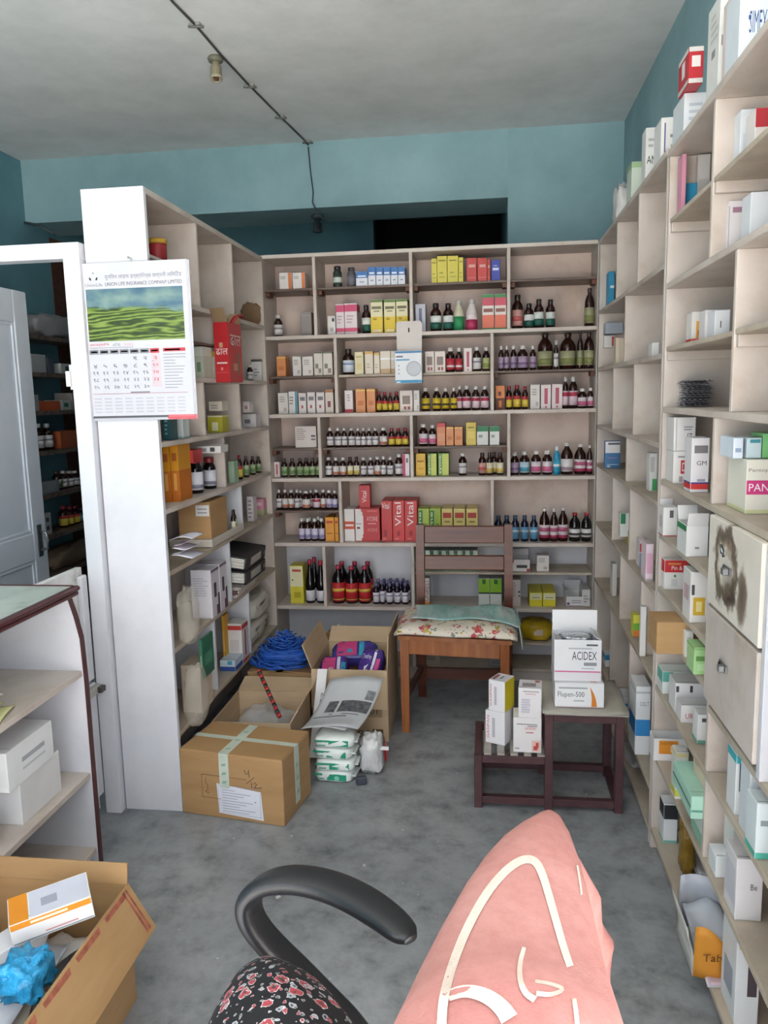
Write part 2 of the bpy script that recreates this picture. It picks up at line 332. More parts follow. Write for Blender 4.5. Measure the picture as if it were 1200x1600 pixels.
# loose half-depth shelves between the through boards: row, bay edges, height
INTER = [(0, x0, -.839, 1.9735), (0, -.823, -.37, 1.9735), (0, -.354, .09, 1.9735), (0, .106, x1, 1.9735),
         (1, x0, -.746, 1.552), (1, -.73, .012, 1.552), (1, .028, x1, 1.552),
         (2, x0, -.84, 1.1945), (2, -.824, -.38, 1.1945), (2, -.364, .091, 1.1945),
         (3, x0, -.744, .877), (4, -.369, .096, .562), (4, .112, x1, .562), (5, .112, x1, .2)]
for k, a, b, z in INTER:
    lite = k >= 4 or (k == 1 and a > -.74 and b < .1)
    board(bc, 'thin_shelf', a+.001, b-.001, y0+.03, y1-.01, z-.012, z, SHELFT if lite else DARKSH)
    if not lite:
        cleat(bc, a+.0005, a+.022, y0+.035, y0+.11, z-.012); cleat(bc, b-.022, b-.0005, y0+.035, y0+.11, z-.012)

# ---- left cabinet, its end post faces the shop
lc = empty('left_cabinet', (XL-.105, (YP+YB)/2, 0))
tag(lc, 'white open cabinet on the left with a tall flat end panel', 'cabinet')
lx0, lx1, ly0, ly1, lz = -1.292, XL, YP, YB-.004, 2.122
board(lc, 'end_panel', lx0, lx1, ly0, ly0+.02, 0, lz, WHITEP)
board(lc, 'end_panel', lx0, lx1, ly1-.016, ly1, 0, lz-.02, CREAM)
board(lc, 'back_panel', lx0, lx0+.008, ly0+.02, ly1-.016, 0, lz-.02, CREAM)
board(lc, 'top_board', lx0, lx1, ly0+.02, ly1, lz-.02, lz, CREAM)
LSH = dict(L1=1.796, L3=1.53, L4=1.31, L5=1.083, L6=.868, L7=.593, L8=.288)
for k, z in LSH.items(): board(lc, 'shelf', lx0+.008, lx1, ly0+.02, ly1-.016, z-TH, z, CREAM if z > 1.0 else SHELFT)
board(lc, 'thin_shelf', lx0+.008, lx1-.03, ly0+.02, 2.968, 1.918, 1.93, CREAM)
board(lc, 'thin_shelf', lx0+.008, lx1-.004, ly0+.02, 3.148, 1.654, 1.664, DARKSH)
for (za, zb, ys) in ((lz-.02, 1.796, (2.977, 3.393)), (1.796-TH, 1.53, (3.157,)), (1.53-TH, 1.31, (2.961, 3.411)), (1.31-TH, 1.083, (3.169,)), (1.083-TH, .868, (3.367,)), (.868-TH, .593, (3.167,)), (.593-TH, .288, (2.939, 3.401))):
    for y in ys: board(lc, 'divider', lx0+.008, lx1-.003, y-.008, y+.008, zb, za, CREAM if zb > 1.0 else WHITEP)

# ---- right cabinet, far unit and near unit
RD = .715
def rboards(name, label, ya, yb, zt):
    r = empty(name, (XR+.1, (ya+yb)/2, 0)); tag(r, label, 'cabinet')
    board(r, 'side_panel', XR, RD, ya, ya+.016, 0, zt-.018, CREAM); board(r, 'side_panel', XR, RD, yb-.016, yb, 0, zt-.018, CREAM)
    board(r, 'top_board', XR-.004, RD, ya, yb, zt-.018, zt, CREAM); board(r, 'back_panel', RD, RD+.008, ya, yb, 0, zt, CREAM)
    return r
rf = rboards('right_cabinet', 'cream open cabinet on the right, far unit beside the back cabinet', 2.456, YB-.004, 2.124)
for z in (1.812, 1.553, 1.288, 1.108, .828, .552, .19, .05): board(rf, 'shelf', XR, RD, 2.472, YB-.02, z-.016, z, CREAM if z > 1.2 else SHELFT)
for za, zb, ys in ((2.106, 1.812, (3.37, 2.907)), (1.796, 1.553, (3.144,)), (1.537, 1.288, (3.40, 2.93)), (1.272, 1.108, (3.05,)), (1.092, .828, (3.356, 2.95)), (.812, .552, (3.128, 2.70)), (.536, .19, (3.34, 2.885)),):
    for y in ys: board(rf, 'divider', XR+.002, RD, y-.008, y+.008, zb, za, CREAM)
board(rf, 'plinth', XR+.02, XR+.035, 2.472, YB-.02, 0, .034, CREAM)
rn = rboards('right_cabinet', 'cream open cabinet on the right, near unit with a stained locked drawer', .7, 2.444, 2.112)
for z, a, b in ((1.748, .716, 2.428), (1.397, .716, 2.428), (1.183, .716, 2.428), (1.02, 1.868, 2.428), (.857, 1.868, 2.428), (.752, 1.868, 2.428), (.545, .716, 2.428), (.325, .716, 2.428), (.07, .716, 2.428), (.712, .716, 1.852)):
    board(rn, 'shelf', XR, RD, a, b, z-.016, z, CREAM if z > 1.2 else SHELFT)
board(rn, 'plinth', XR+.02, XR+.035, .716, 2.428, 0, .054, CREAM)
for z, a, b in ((1.925, 1.998, 2.428), (1.925, .716, 1.984), (1.568, 1.79, 2.428), (1.57, .716, 1.774)): board(rn, 'thin_shelf', XR+.004, RD, a, b, z-.012, z, SHELFT)
for y0_, y1_, z in ((2.39, 2.428, 1.913), (1.945, 1.984, 1.913), (2.39, 2.428, 1.556), (1.735, 1.774, 1.558)):
    board(rn, 'cleat', XR+.006, RD-.02, y1_-.018, y1_, z-.026, z, CREAM)
for za, zb, ys in ((2.094, 1.748, (1.991, 1.38)), (1.732, 1.397, (1.782, 1.2)), (1.381, 1.183, (1.9, 1.34)), (1.167, .545, (1.86,)), (.696, .545, (1.3,)), (1.167, .712, (1.1,)), (.529, .325, (1.86, 1.25))):
    for y in ys: board(rn, 'divider', XR+.002, RD, y-.008, y+.008, zb, za, CREAM)
# locked drawer with two fronts in the near unit
def stain_mat():
    m = two_noise('scorched_cream', [(.25, 'cfc6b9'), (.5, 'ddd5c9'), (.75, 'e4ded4')], 4, None, rough=.5, bump=.06); nt = m.node_tree; N = nt.nodes; L = nt.links; b = N['Principled BSDF']
    src = b.inputs['Base Color'].links[0].from_socket; tc = N.new('ShaderNodeTexCoord'); nz = N.new('ShaderNodeTexNoise'); nz.inputs['Scale'].default_value = 26; nz.inputs['Detail'].default_value = 6; L.new(tc.outputs['Object'], nz.inputs['Vector'])
    col = src
    for loc, scl, stops in (((0, -.045, -.105), (0, 11, 10.5), [(.42, 'ffffff'), (.6, 'a3917c'), (.72, '4e4031'), (.86, '6f5f4c'), (1, 'ffffff')]), ((0, .07, -.07), (0, 26, 14), [(.2, '54463a'), (.6, '86745f'), (.95, 'ffffff')]), ((0, -.02, -.06), (0, 16, 22), [(.3, '6b5b4a'), (.9, 'ffffff')])):
        ad = N.new('ShaderNodeVectorMath'); ad.inputs[1].default_value = loc; L.new(tc.outputs['Object'], ad.inputs[0])
        mu = N.new('ShaderNodeVectorMath'); mu.operation = 'MULTIPLY'; mu.inputs[1].default_value = scl; L.new(ad.outputs[0], mu.inputs[0])
        ln = N.new('ShaderNodeVectorMath'); ln.operation = 'LENGTH'; L.new(mu.outputs[0], ln.inputs[0])
        sm = N.new('ShaderNodeMath'); sm.operation = 'MULTIPLY_ADD'; sm.inputs[1].default_value = .9; sm.inputs[2].default_value = -.45; L.new(nz.outputs['Fac'], sm.inputs[0])
        s2 = N.new('ShaderNodeMath'); L.new(ln.outputs['Value'], s2.inputs[0]); L.new(sm.outputs[0], s2.inputs[1])
        c = ramp(nt, s2.outputs[0], stops); mx = N.new('ShaderNodeMix'); mx.data_type = 'RGBA'; mx.blend_type = 'MULTIPLY'; mx.inputs[0].default_value = .9; L.new(col, mx.inputs[6]); L.new(c, mx.inputs[7]); col = mx.outputs[2]
    L.new(col, b.inputs['Base Color']); return m
STAIN = stain_mat()
def front(za, zb, ya, yb, m):
    o = MB().box(XR-.012, XR+.004, ya, yb, za, zb, m, .002).build('drawer_front', rn, world=True); return o
d1 = front(.965, 1.166, 1.5, 1.85, STAIN); d2 = front(.735, .957, 1.5, 1.85, CREAM)
board(rn, 'divider', XR-.006, RD, 1.476, 1.496, .712, 1.167, WHITEP)
for d, z, n in ((d1, 1.07, 1), (d2, .86, 0)):
    b = MB(); y = 1.7; x = XR-.0125
    c = rn.location+d.location
    b.box(x-.004, x, y-.026, y+.026, z-.008, z+.008, STEEL); b.box(x-.016, x-.004, y-.02, y-.004, z-.007, z+.007, STEEL)
    b.box(x-.007, x-.004, y+.008, y+.02, z-.004, z+.004, P('3c3a38', .5))
    if n: b.sweep([(x-.01, y, z+.03), (x-.014, y-.009, z+.042), (x-.014, y+.004, z+.052), (x-.01, y+.012, z+.034)], .0035, STEEL, 6)
    b.v = [tuple(Vector(p)-c) for p in b.v]; b.build('hasp', d, (0, 0, 0))

# ---------------------------------------------------------------- partition door, gate and shop counter
f = MB(); f.box(-2.1, -1.296, 2.475, 2.53, 1.905, 1.955, WHITEP); struct(f.build('trim_2', world=True))               # door head
f = MB(); f.box(-1.352, -1.296, 2.475, 2.53, 0, 1.905, WHITEP); struct(f.build('trim_3', world=True))                 # jamb against the post
f = MB(); f.box(-2.0, -1.945, 2.475, 2.53, 0, 1.905, WHITEP); struct(f.build('trim_4', world=True))
dr = empty('door_1', (-1.93, 2.83, 0)); struct(dr)
DOORP = two_noise('greyish_door_enamel', [(.3, 'c3cbd6'), (.5, 'ccd3dd'), (.7, 'd4dae2')], 2, None, rough=.45, bump=.05)
dy0, dy1, dxa, dxb = 2.545, 3.2, -1.96, -1.925
for nm, ya, yb, za, zb in (('stile', dy0, dy0+.1, .03, 1.91), ('stile', dy1-.1, dy1, .03, 1.91), ('rail', dy0+.1, dy1-.1, 1.78, 1.91), ('rail', dy0+.1, dy1-.1, .78, .9), ('rail', dy0+.1, dy1-.1, .03, .2)):
    MB().box(dxa, dxb, ya, yb, za, zb, DOORP, .004).build(nm, dr, world=True)
for za, zb in ((.2, .78), (.9, 1.78)):
    MB().box(dxa+.008, dxb-.012, dy0+.1, dy1-.1, za, zb, DOORP).build('panel', dr, world=True)
    b = MB()
    for a in ((dy0+.1, dy0+.115, za, zb), (dy1-.115, dy1-.1, za, zb), (dy0+.115, dy1-.115, za, za+.015), (dy0+.115, dy1-.115, zb-.015, zb)): b.box(dxb-.012, dxb-.004, a[0], a[1], a[2], a[3], DOORP, .003)
    b.build('moulding', dr, world=True)
MB().box(dxb, dxb+.004, 3.125, 3.16, .79, .93, STEEL).sweep([(dxb+.006, 3.142, .9), (dxb+.035, 3.142, .895), (dxb+.04, 3.142, .86), (dxb+.035, 3.142, .825), (dxb+.006, 3.142, .82)], .006, STEEL, 8).build('pull_handle', dr, world=True)
# latch plate on the jamb
f = MB(); f.box(-1.362, -1.352, 2.478, 2.50, 1.49, 1.57, WHITEP); f.box(-1.372, -1.356, 2.47, 2.478, 1.5, 1.55, P('d5d3cf')); o = f.build('strike_plate', world=True); tag(o, 'small white latch plate on the door jamb beside the calendar', 'latch')

gt = empty('half_gate', (-1.37, 2.34, 0)); tag(gt, 'waist-high white gate panel between the counter and the end post', 'gate')
DIRTY = two_noise('dirty_white', [(.3, 'd5d4d2'), (.5, 'dfdedd'), (.7, 'e6e5e6')], 2, [(.3, '6f6a62'), (.42, 'e8e6e2'), (.55, 'ffffff')], 5, .75, .5)
MB().box(-1.392, -1.37, 2.214, 2.47, .02, .895, DIRTY).build('panel', gt, world=True)
MB().box(-1.37, -1.352, 2.43, 2.47, .5, .87, WHITEP, .004).build('batten', gt, world=True)
MB().box(-1.37, -1.35, 2.43, 2.47, .08, .49, WHITEP, .004).build('batten', gt, world=True)
MB().box(-1.37, -1.33, 2.33, 2.47, .455, .485, P('a8a69f', .5), .004).box(-1.335, -1.315, 2.44, 2.47, .46, .48, P('4a4742', .6)).build('bolt', gt, world=True)

ct = empty('shop_counter', (-1.45, 1.73, 0)); tag(ct, 'white open-shelved shop counter with dark red edging at lower left', 'counter')
REDE = P('4d2629', .4, .15, 14)
cy0, cy1, cxa, cxb = 1.28, 2.19, -1.70, -1.224
pf = [(cxa, 0), (cxb, 0), (cxb, .60), (cxb-.004, .74), (cxb-.018, .81), (cxb-.034, .868), (cxa, .868)]
b = MB(); b.slab([(x, cy1, z) for x, z in pf], (0, -.02, 0), WHITEP); b.build('end_panel', ct, world=True)
b = MB(); ed = pf[1:6]
for (xa, za), (xb, zb) in zip(ed, ed[1:]): b.obox((xa, cy1+.001, za), (xb-xa, 0, zb-za), (0, -.022, 0), (.004, 0, 0), REDE, .0005)
b.build('edging', ct, world=True)
MB().slab([(x, cy0, z) for x, z in pf], (0, .02, 0), WHITEP).build('end_panel', ct, world=True)
MB().box(cxa, cxa+.015, cy0, cy1, 0, .868, WHITEP).build('back_panel', ct, world=True)
for z in (.64, .31, .06): MB().box(cxa+.015, cxb-.004, cy0+.02, cy1-.02, z-.018, z, CREAM).build('shelf', ct, world=True)
MB().box(cxa-.02, cxb-.03, cy0-.02, cy1+.012, .868, .895, two_noise('worn_laminate', [(.3, 'a8b5ad'), (.5, 'bac6be'), (.7, 'cdd5cf')], 4, [(.3, '5b5a50'), (.44, 'f0f0ee'), (.6, 'ffffff')], 6, .7, .3, .05)).build('top', ct, world=True)
for z, o_ in ((.868, 0), (.884, .006)): MB().box(cxb-.03, cxb-.012+o_, cy0-.02, cy1+.014, z, z+.0145, REDE, .004).build('nosing', ct, world=True)
MB().box(cxa-.02, cxb-.03, cy1+.012, cy1+.02, .868, .898, REDE, .003).build('nosing', ct, world=True)

# ================================================================ cartons and bottles
FACES = {'F': lambda w, d, h: ((-w/2, 0, 0), (w, 0, 0), (0, 0, h), (0, -1, 0)),
         'R': lambda w, d, h: ((w/2, 0, 0), (0, d, 0), (0, 0, h), (1, 0, 0)),
         'L': lambda w, d, h: ((-w/2, d, 0), (0, -d, 0), (0, 0, h), (-1, 0, 0)),
         'T': lambda w, d, h: ((-w/2, 0, h), (w, 0, 0), (0, d, 0), (0, 0, 1))}
def prints(b, w, d, h, pr):
    """flat print on a carton: ('W', v0, v1, colour) runs round the sides; (face, u0, v0, u1, v1, colour[, text[, quarter turns]])"""
    k = 0
    for p in pr:
        if p[0] == 'W': todo = [(f, 0, p[1], 1, p[2], p[3]) for f in 'FRL']
        else: todo = [p]
        k += 1
        for q in todo:
            o, ux, uy, n = FACES[q[0]](w, d, h); o, ux, uy, n = map(Vector, (o, ux, uy, n))
            u0, v0, u1, v1, c = q[1:6]; u0, v0 = max(u0, .012), max(v0, .012); u1, v1 = min(u1, .988), min(v1, .988)
            a = o+ux*u0+uy*v0+n*(.0003+.00012*k); ex, ey = ux*(u1-u0), uy*(v1-v0)
            if len(q) > 6:
                t = q[7] if len(q) > 7 else 0
                if t == 1: a, ex, ey = a+ex, ey, -ex
                elif t == 2: a, ex, ey = a+ex+ey, -ex, -ey
                elif t == 3: a, ex, ey = a+ey, -ey, ex
                b.text(q[6], a, ex, ey, c)
            else: b.quad(a, a+ex, a+ex+ey, a+ey, c)
def lines(face, u0, u1, v0, v1, n, c):
    """small illegible print shown as rows of fine strokes"""
    rr = random.Random(int(u0*991+v0*577+n)); o = []
    for i in range(n):
        v = v0+(v1-v0)*(i+.25)/n; hh = (v1-v0)/n*.45; o.append((face, u0, v, u0+(u1-u0)*rr.uniform(.6, 1), v+hh, c))
    return o
_bx = {}
def carton(w, d, h, base, pr, name='medicine_box'):
    k = (round(w, 3), round(d, 3), round(h, 3), base if isinstance(base, str) else base.name, repr(pr))
    if k not in _bx:
        b = MB(); b.box(-w/2, w/2, 0, d, 0, h, P(base, .45, .05) if isinstance(base, str) else base, .0012)
        b.box(-w/2+.003, w/2-.003, d*.12, d*.12+.0012, h-.0002, h+.0004, '6d6a66', .0001)     # tuck-flap slit
        prints(b, w, d, h, pr); _bx[k] = b.mesh(name)
    o = bpy.data.objects.new(name, _bx[k]); COL.objects.link(o); return o
PROF = {'std': [(.94, 0), (1, .015), (1, .64), (.96, .69), (.74, .76), (.54, .80), (.50, .87), (.54, .88)],
        'big': [(.94, 0), (1, .015), (1, .58), (.95, .66), (.72, .76), (.40, .84), (.36, .91), (.4, .92)],
        'jar': [(.92, 0), (1, .03), (1, .66), (.9, .74), (.7, .80), (.66, .86)],
        'tall': [(.92, 0), (1, .02), (1, .42), (.9, .55), (.6, .7), (.42, .82), (.40, .9)],
        'plastic': [(.9, 0), (1, .03), (1, .55), (.9, .68), (.6, .8), (.5, .85), (.5, .88)]}
CAPS = {'std': (.54, .85, 1), 'big': (.42, .9, 1), 'jar': (.74, .83, 1), 'tall': (.46, .885, 1), 'plastic': (.54, .86, 1)}
LABB = {'std': (.10, .56), 'big': (.10, .50), 'jar': (.10, .60), 'tall': (.06, .30), 'plastic': (.02, .5)}
_bt = {}
# style: shape, glass, cap colour, label bands [(from, to, colour)], words
BST = {
 'amber': ('std', AMBER, 'c9c7c4', [(0, 1, 'd9d5d6'), (.55, .72, '8f8a96')], 'amber bottle with white label'),
 'amberg': ('std', AMBER, '2a2422', [(0, .5, '1f5a4e'), (.5, 1, 'd8dcd8')], 'brown bottle with green-white label'),
 'lilac': ('std', AMBER, 'cfcbc8', [(0, 1, 'a893ad'), (.3, .5, '7c5f86')], 'amber bottle with lilac label'),
 'pink': ('std', AMBER, 'd6d2ce', [(0, 1, 'dcd2d8'), (.1, .55, 'c9658c')], 'amber bottle with pink-white label'),
 'redlab': ('std', AMBER, 'd0ccc8', [(0, 1, 'b32e3f'), (.2, .4, 'e3c9cb')], 'amber bottle with red label'),
 'yell': ('std', AMBER, 'c9c5bd', [(0, 1, 'd3b832'), (.3, .5, '3c3420')], 'amber bottle with yellow label'),
 'yellr': ('std', AMBER, '8f2430', [(0, .7, 'd6bd4b'), (.7, 1, 'b0353a')], 'red-capped bottle with yellow label'),
 'pinkw': ('std', AMBER, 'c2bfbd', [(0, 1, 'd9c3cc'), (.62, .9, 'b0334f')], 'amber bottle with pink-red label'),
 'olive': ('big', AMBER, '3a2a22', [(0, 1, '9a9a78'), (.1, .5, '7f8450')], 'large brown bottle with olive label'),
 'oliv': ('std', AMBER, 'cfccc6', [(0, 1, 'a8aa7a'), (.15, .5, '7f8a46')], 'amber bottle with olive label'),
 'green': ('std', AMBER, '3b2f2c', [(0, 1, '9fb089'), (.2, .6, '6d8f58')], 'dark bottle with green label'),
 'redpk': ('std', AMBER, '2c211f', [(0, 1, 'c79690'), (.3, .6, 'b65b58')], 'brown bottle with salmon label'),
 'whiteblue': ('std', AMBER, '2a2422', [(0, 1, 'cfd6df'), (.6, .8, '8fa4c4')], 'dark bottle with pale blue label'),
 'creamg': ('plastic', P('c9c3ac', .4), 'b9b7ae', [(0, .95, '2c8a57')], 'cream plastic bottle with green half'),
 'pinkp': ('plastic', P('d3c9c8', .4), 'c4c1bd', [(0, .7, 'b3315f'), (.7, 1, 'e4d6da')], 'pale bottle with magenta lower half'),
 'blue': ('std', P('101b33', .12), '3a4a63', [(0, 1, '5b94b8'), (.55, .75, 'bcd4e2')], 'dark blue bottle with blue label'),
 'bluel': ('std', AMBER, 'cfccc8', [(0, 1, 'b6cdd9'), (.15, .5, '4794ac')], 'amber bottle with blue-white label'),
 'cyan': ('std', P('2a8fb4', .3), 'cfd6d8', [(0, 1, '3aa0c4'), (.4, .6, 'e3edf0')], 'bright blue bottle with white band'),
 'bigw': ('big', AMBER, 'cbc8c4', [(0, 1, 'dcd8d8'), (.1, .35, 'a48a95')], 'large amber bottle with white label'),
 'bigp': ('big', AMBER, 'cbc7c6', [(0, 1, 'dcd0d4'), (0, .25, '9a2e50'), (.5, .8, 'b45b7c')], 'large amber bottle with crimson-white label'),
 'blackred': ('big', BLACKG, 'a52734', [(0, 1, '1c1618'), (.15, .85, 'dcd9d8'), (.3, .5, '3a2f36')], 'round-labelled black bottle with red cap'),
 'winew': ('tall', BLACKG, 'a62a40', [(0, 1, 'dcdae0')], 'tall black bottle with red cap'),
 'wine': ('big', BLACKG, 'a32542', [(-.1, 1.15, 'b3232b'), (.55, .75, 'd8b34a'), (0, .06, 'c9a850')], 'big black bottle with red label'),
 'purp': ('std', P('1d1024', .12), '5d5a80', [(0, 1, 'd7d3da'), (.6, .75, '9a94ad')], 'small dark bottle with mauve cap'),
 'lilacw': ('std', AMBER, 'd2cfcc', [(0, 1, 'cfc8dc'), (.1, .4, '9087b4')], 'amber bottle with white-violet label'),
 'orangew': ('std', AMBER, 'd2cfcc', [(0, 1, 'd8d3cf'), (.05, .35, 'b9735a')], 'amber bottle with white-orange label'),
 'yellw': ('std', AMBER, '38241e', [(0, 1, 'ddd6bc'), (.05, .45, 'cdb45e')], 'amber bottle with cream label'),
 'redjar': ('jar', BLACKG, '7e1f24', [(0, 1, 'dcdce4'), (.1, .3, '8f8f9e')], 'big dark jar with white label'),
 'tin': ('jar', P('2b3330', .35), '23282a', [(0, 1, '3a4a44'), (.25, .75, 'c3ccc4')], 'dark round tin with pale label'),
 'gtin': ('jar', P('55565a', .4), '33353a', [(0, 1, '6f7078')], 'plain grey round tin'),
}
def bottle(style, r, h):
    sh, gl, cap, labs, words = BST[style]; r, h = int(r/.001)*.001, round(h/.003)*.003
    k = (style, r, h)
    if k not in _bt:
        me = MB().lathe([(a*r, z*h) for a, z in PROF[sh]], 14, gl).mesh('medicine_bottle')
        cr, c0, c1 = CAPS[sh]
        cm = MB().lathe([(cr*r, c0*h), (cr*r*1.04, c0*h+.002), (cr*r*1.04, c1*h-.003), (cr*r*.94, c1*h)], 12, P(cap, .35)).mesh('cap')
        l0, l1 = LABB[sh]; b = MB()
        for i, (a, q, c) in enumerate(labs):
            rr = r*1.012+.0002*i; b.lathe([(rr, (l0+(l1-l0)*a)*h), (rr, (l0+(l1-l0)*q)*h)], 14, P(c, .5))
        _bt[k] = (me, cm, b.mesh('paper_label'))
    me, cm, lm = _bt[k]
    o = bpy.data.objects.new('medicine_bottle', me); COL.objects.link(o)
    for n, q in (('cap', cm), ('paper_label', lm)):
        c = bpy.data.objects.new(n, q); COL.objects.link(c); c.parent = o
    return o, words
# printed cartons: base colour, prints, words
g = '8a8784'
BX = {
 'worange': ('dedad6', [('F', .72, 0, 1, 1, 'cf7a4a')]+lines('F', .1, .6, .6, .8, 2, g), 'white box with orange side stripe'),
 'bluew': ('d6dae2', [('W', .55, 1, '3a6fb0'), ('F', .15, .62, .85, .72, 'd9e3ef'), ('F', .3, .25, .7, .32, '7f8fae')], 'white box with blue upper half'),
 'yellow': ('cfc249', [('F', .15, .8, .85, .85, '8c8430'), ('F', .2, .35, .6, .4, '9b9236'), ('F', .2, .2, .8, .24, 'a89f3c')], 'yellow carton'),
 'red': ('bf3a35', [('F', .2, .6, .85, .72, 'd9a29c'), ('F', .1, .15, .9, .18, 'd8837c')], 'red carton'),
 'navy': ('2f3fa0', [('F', .15, .5, .85, .62, 'd6daf0'), ('F', .25, .7, .7, .74, 'aab4e0')], 'deep blue carton'),
 'greytr': ('8f8783', [('F', .1, .85, .9, .88, 'a8a29e')], 'dull grey carton'),
 'white': ('d8d3ce', lines('F', .15, .85, .55, .85, 3, '9b9692')+[('F', .55, .12, .85, .3, 'b9a9a6')], 'white carton'),
 'whiteb': ('d3d1cf', [('F', .55, .7, .85, .88, '3a3a3e'), ('F', .3, .2, .7, .4, 'a8a4a8')], 'white carton with black mark'),
 'pinkbox': ('d9cdd0', [('W', .74, .96, 'cf4d73'), ('W', .1, .22, 'cf4d73')]+lines('F', .15, .8, .35, .65, 3, 'b7a0a6'), 'white carton with pink bands'),
 'greenyel': ('d9d2ac', [('W', .92, 1, '5a7a3a'), ('W', 0, .5, 'd8bc35'), ('F', .1, .72, .9, .8, '6b6a50'), ('F', .25, .64, .75, .68, '8d8a6a'), ('F', .2, .4, .5, .46, 'a38a20'), ('F', .15, .05, .85, .12, 'e8dcae')], 'cream-yellow carton with green top'),
 'greyblue': ('b2b4c0', [('F', .35, .2, .65, .85, '6d7086')], 'blue-grey carton'),
 'mount': ('dcd3cc', [('W', .9, 1, '3f8a4c'), ('W', .68, .9, 'c85468'), ('W', .05, .42, 'd9725a'), ('W', 0, .06, '4a8a4c'), ('F', .1, .5, .9, .6, '8a5a50')], 'red-white carton with green top'),
 'orange': ('d08a55', [('W', .9, .95, 'e2c36a'), ('F', .2, .3, .8, .5, 'c0703f')], 'orange carton'),
 'creamb': ('d2ccc3', [('F', .15, .3, .5, .5, '7d7a74'), ('F', .5, .1, .85, .3, '8b8078'), ('W', .94, 1, '53604e')], 'white carton with dark lid band'),
 'cream': ('d8cfa8', [('F', .15, .75, .8, .82, 'b8a870'), ('F', .2, .2, .8, .5, 'd2c58e')], 'cream carton'),
 'creamo': ('d7ccbb', [('W', .88, 1, 'cfa75c')]+lines('F', .2, .8, .25, .5, 2, 'b4a795'), 'cream carton with ochre top'),
 'silver': ('d3cabb', [('W', .62, .7, 'e9e9e9'), ('W', 0, .22, 'b79a74')], 'cream carton with silver band'),
 'text': ('d6cbc4', [('F', .2, .35, .8, .75, '8b7a74'), ('F', .3, .1, .5, .25, '96524a'), ('F', .6, .1, .8, .25, '96524a')], 'off-white carton with brown print'),
 'redv': ('dccfce', [('F', .35, .2, .68, .85, 'b5566a'), ('F', .42, .05, .6, .12, 'b5566a')], 'white carton with red upright print'),
 'wblue': ('d9d7d6', [('F', .75, 0, 1, 1, '4d93ab')]+lines('F', .1, .65, .4, .8, 3, g), 'white carton with blue stripe'),
 'wred2': ('d8d1cf', [('F', .35, .25, .6, .4, 'a85058'), ('F', .2, .62, .85, .8, '77777d')], 'white carton with small red mark'),
 'browntop': ('d2c6bd', [('W', .86, 1, 'a9774e'), ('F', .3, .25, .65, .5, '7d3c48')], 'white carton with brown top'),
 'redbot': ('d4cbc9', [('F', 0, 0, 1, .16, 'b33548')]+lines('F', .3, .7, .5, .85, 3, '9b9296'), 'white carton with red foot'),
 'orblack': ('c9742c', [('W', 0, .48, '5d2a16'), ('F', .35, .1, .65, .38, 'c9742c'), ('F', .3, .58, .6, .75, '5d2a16')], 'orange-brown carton'),
 'whitetx': ('cfc5c1', lines('F', .06, .6, .35, .92, 6, 'a3968f')+[('F', .75, .5, .95, .58, '4a4444'), ('F', .75, .35, .95, .42, '6d6666')], 'wide white box with fine print'),
 'orred': ('cf7f5a', [('W', .82, 1, 'c14a48'), ('F', .1, .2, .9, .55, 'd69470')], 'orange carton with red top'),
 'yelgold': ('c9b24a', [('F', .15, .3, .85, .6, 'd8c468'), ('F', .2, .75, .8, .8, '8a7424')], 'golden yellow carton'),
 'wgreen': ('d3d6d2', [('W', .72, 1, '2f7a52'), ('F', .15, .4, .5, .55, '8f9a94')], 'white carton with green top'),
 'pinkside': ('d7d0d2', [('F', 0, 0, .38, 1, 'c2416c'), ('F', .5, .6, .8, .8, '6a6a70')], 'pink and white carton'),
 'yellowo': ('d4a92c', [('F', .15, .62, .85, .7, 'a86c1e'), ('F', .2, .3, .8, .36, 'bd8f20')], 'amber yellow carton'),
 'zyme': ('5f8a34', [('F', .38, .02, .98, .98, 'c3cc6a'), ('F', .1, .08, .34, .92, 'dfe8c8', 'zyme', 1)], 'green carton with upright lettering'),
 'zyme2': ('a9bd4c', [('F', .05, .05, .4, .95, '2f7a3c'), ('F', .1, .1, .34, .9, 'e6eed0', 'zyme', 1), ('F', .5, .4, .9, .55, '7d9a34')], 'lime green carton with upright lettering'),
 'orangey': ('d9932a', [('F', .15, .75, .85, .85, 'b3402c'), ('F', .15, .3, .8, .36, 'a86a1a')], 'orange-yellow carton'),
 'creamred': ('d8c57a', [('F', .12, .72, .88, .88, 'b8483a'), ('F', .25, .58, .75, .63, '9b8340'), ('W', 0, .18, 'd6b52a')], 'cream yellow carton with red badge'),
 'tallyel': ('d6c93c', [('F', .02, .45, .98, .98, 'e0d9b0'), ('F', .2, .84, .85, .9, 'b33c3c'), ('F', .15, .6, .25, .64, '3a3a3a'), ('F', .3, .15, .8, .3, 'b8a820')], 'tall yellow carton'),
 'greenwh': ('d3d8d2', [('F', .02, .55, .4, .98, '1f7a4c'), ('W', 0, .1, '2f8a5a')], 'white carton with green corner'),
 'limew': ('d8dcd6', [('W', .48, 1, '8fbf2a'), ('W', .44, .49, '24302a'), ('F', .35, .8, .65, .97, '2f6a22')], 'white carton with lime green top'),
 'upr': ('d9d5d0', [('F', .15, .15, .85, .95, 'b5432f', 'UNREST', 1), ('W', 0, .12, 'd98a2c')], 'narrow white carton with red lettering'),
 'yelw': ('d9cb2c', [('F', .05, .5, .95, .95, 'ddd9b4'), ('F', .2, .62, .8, .68, '9a9230')], 'yellow and white carton'),
}
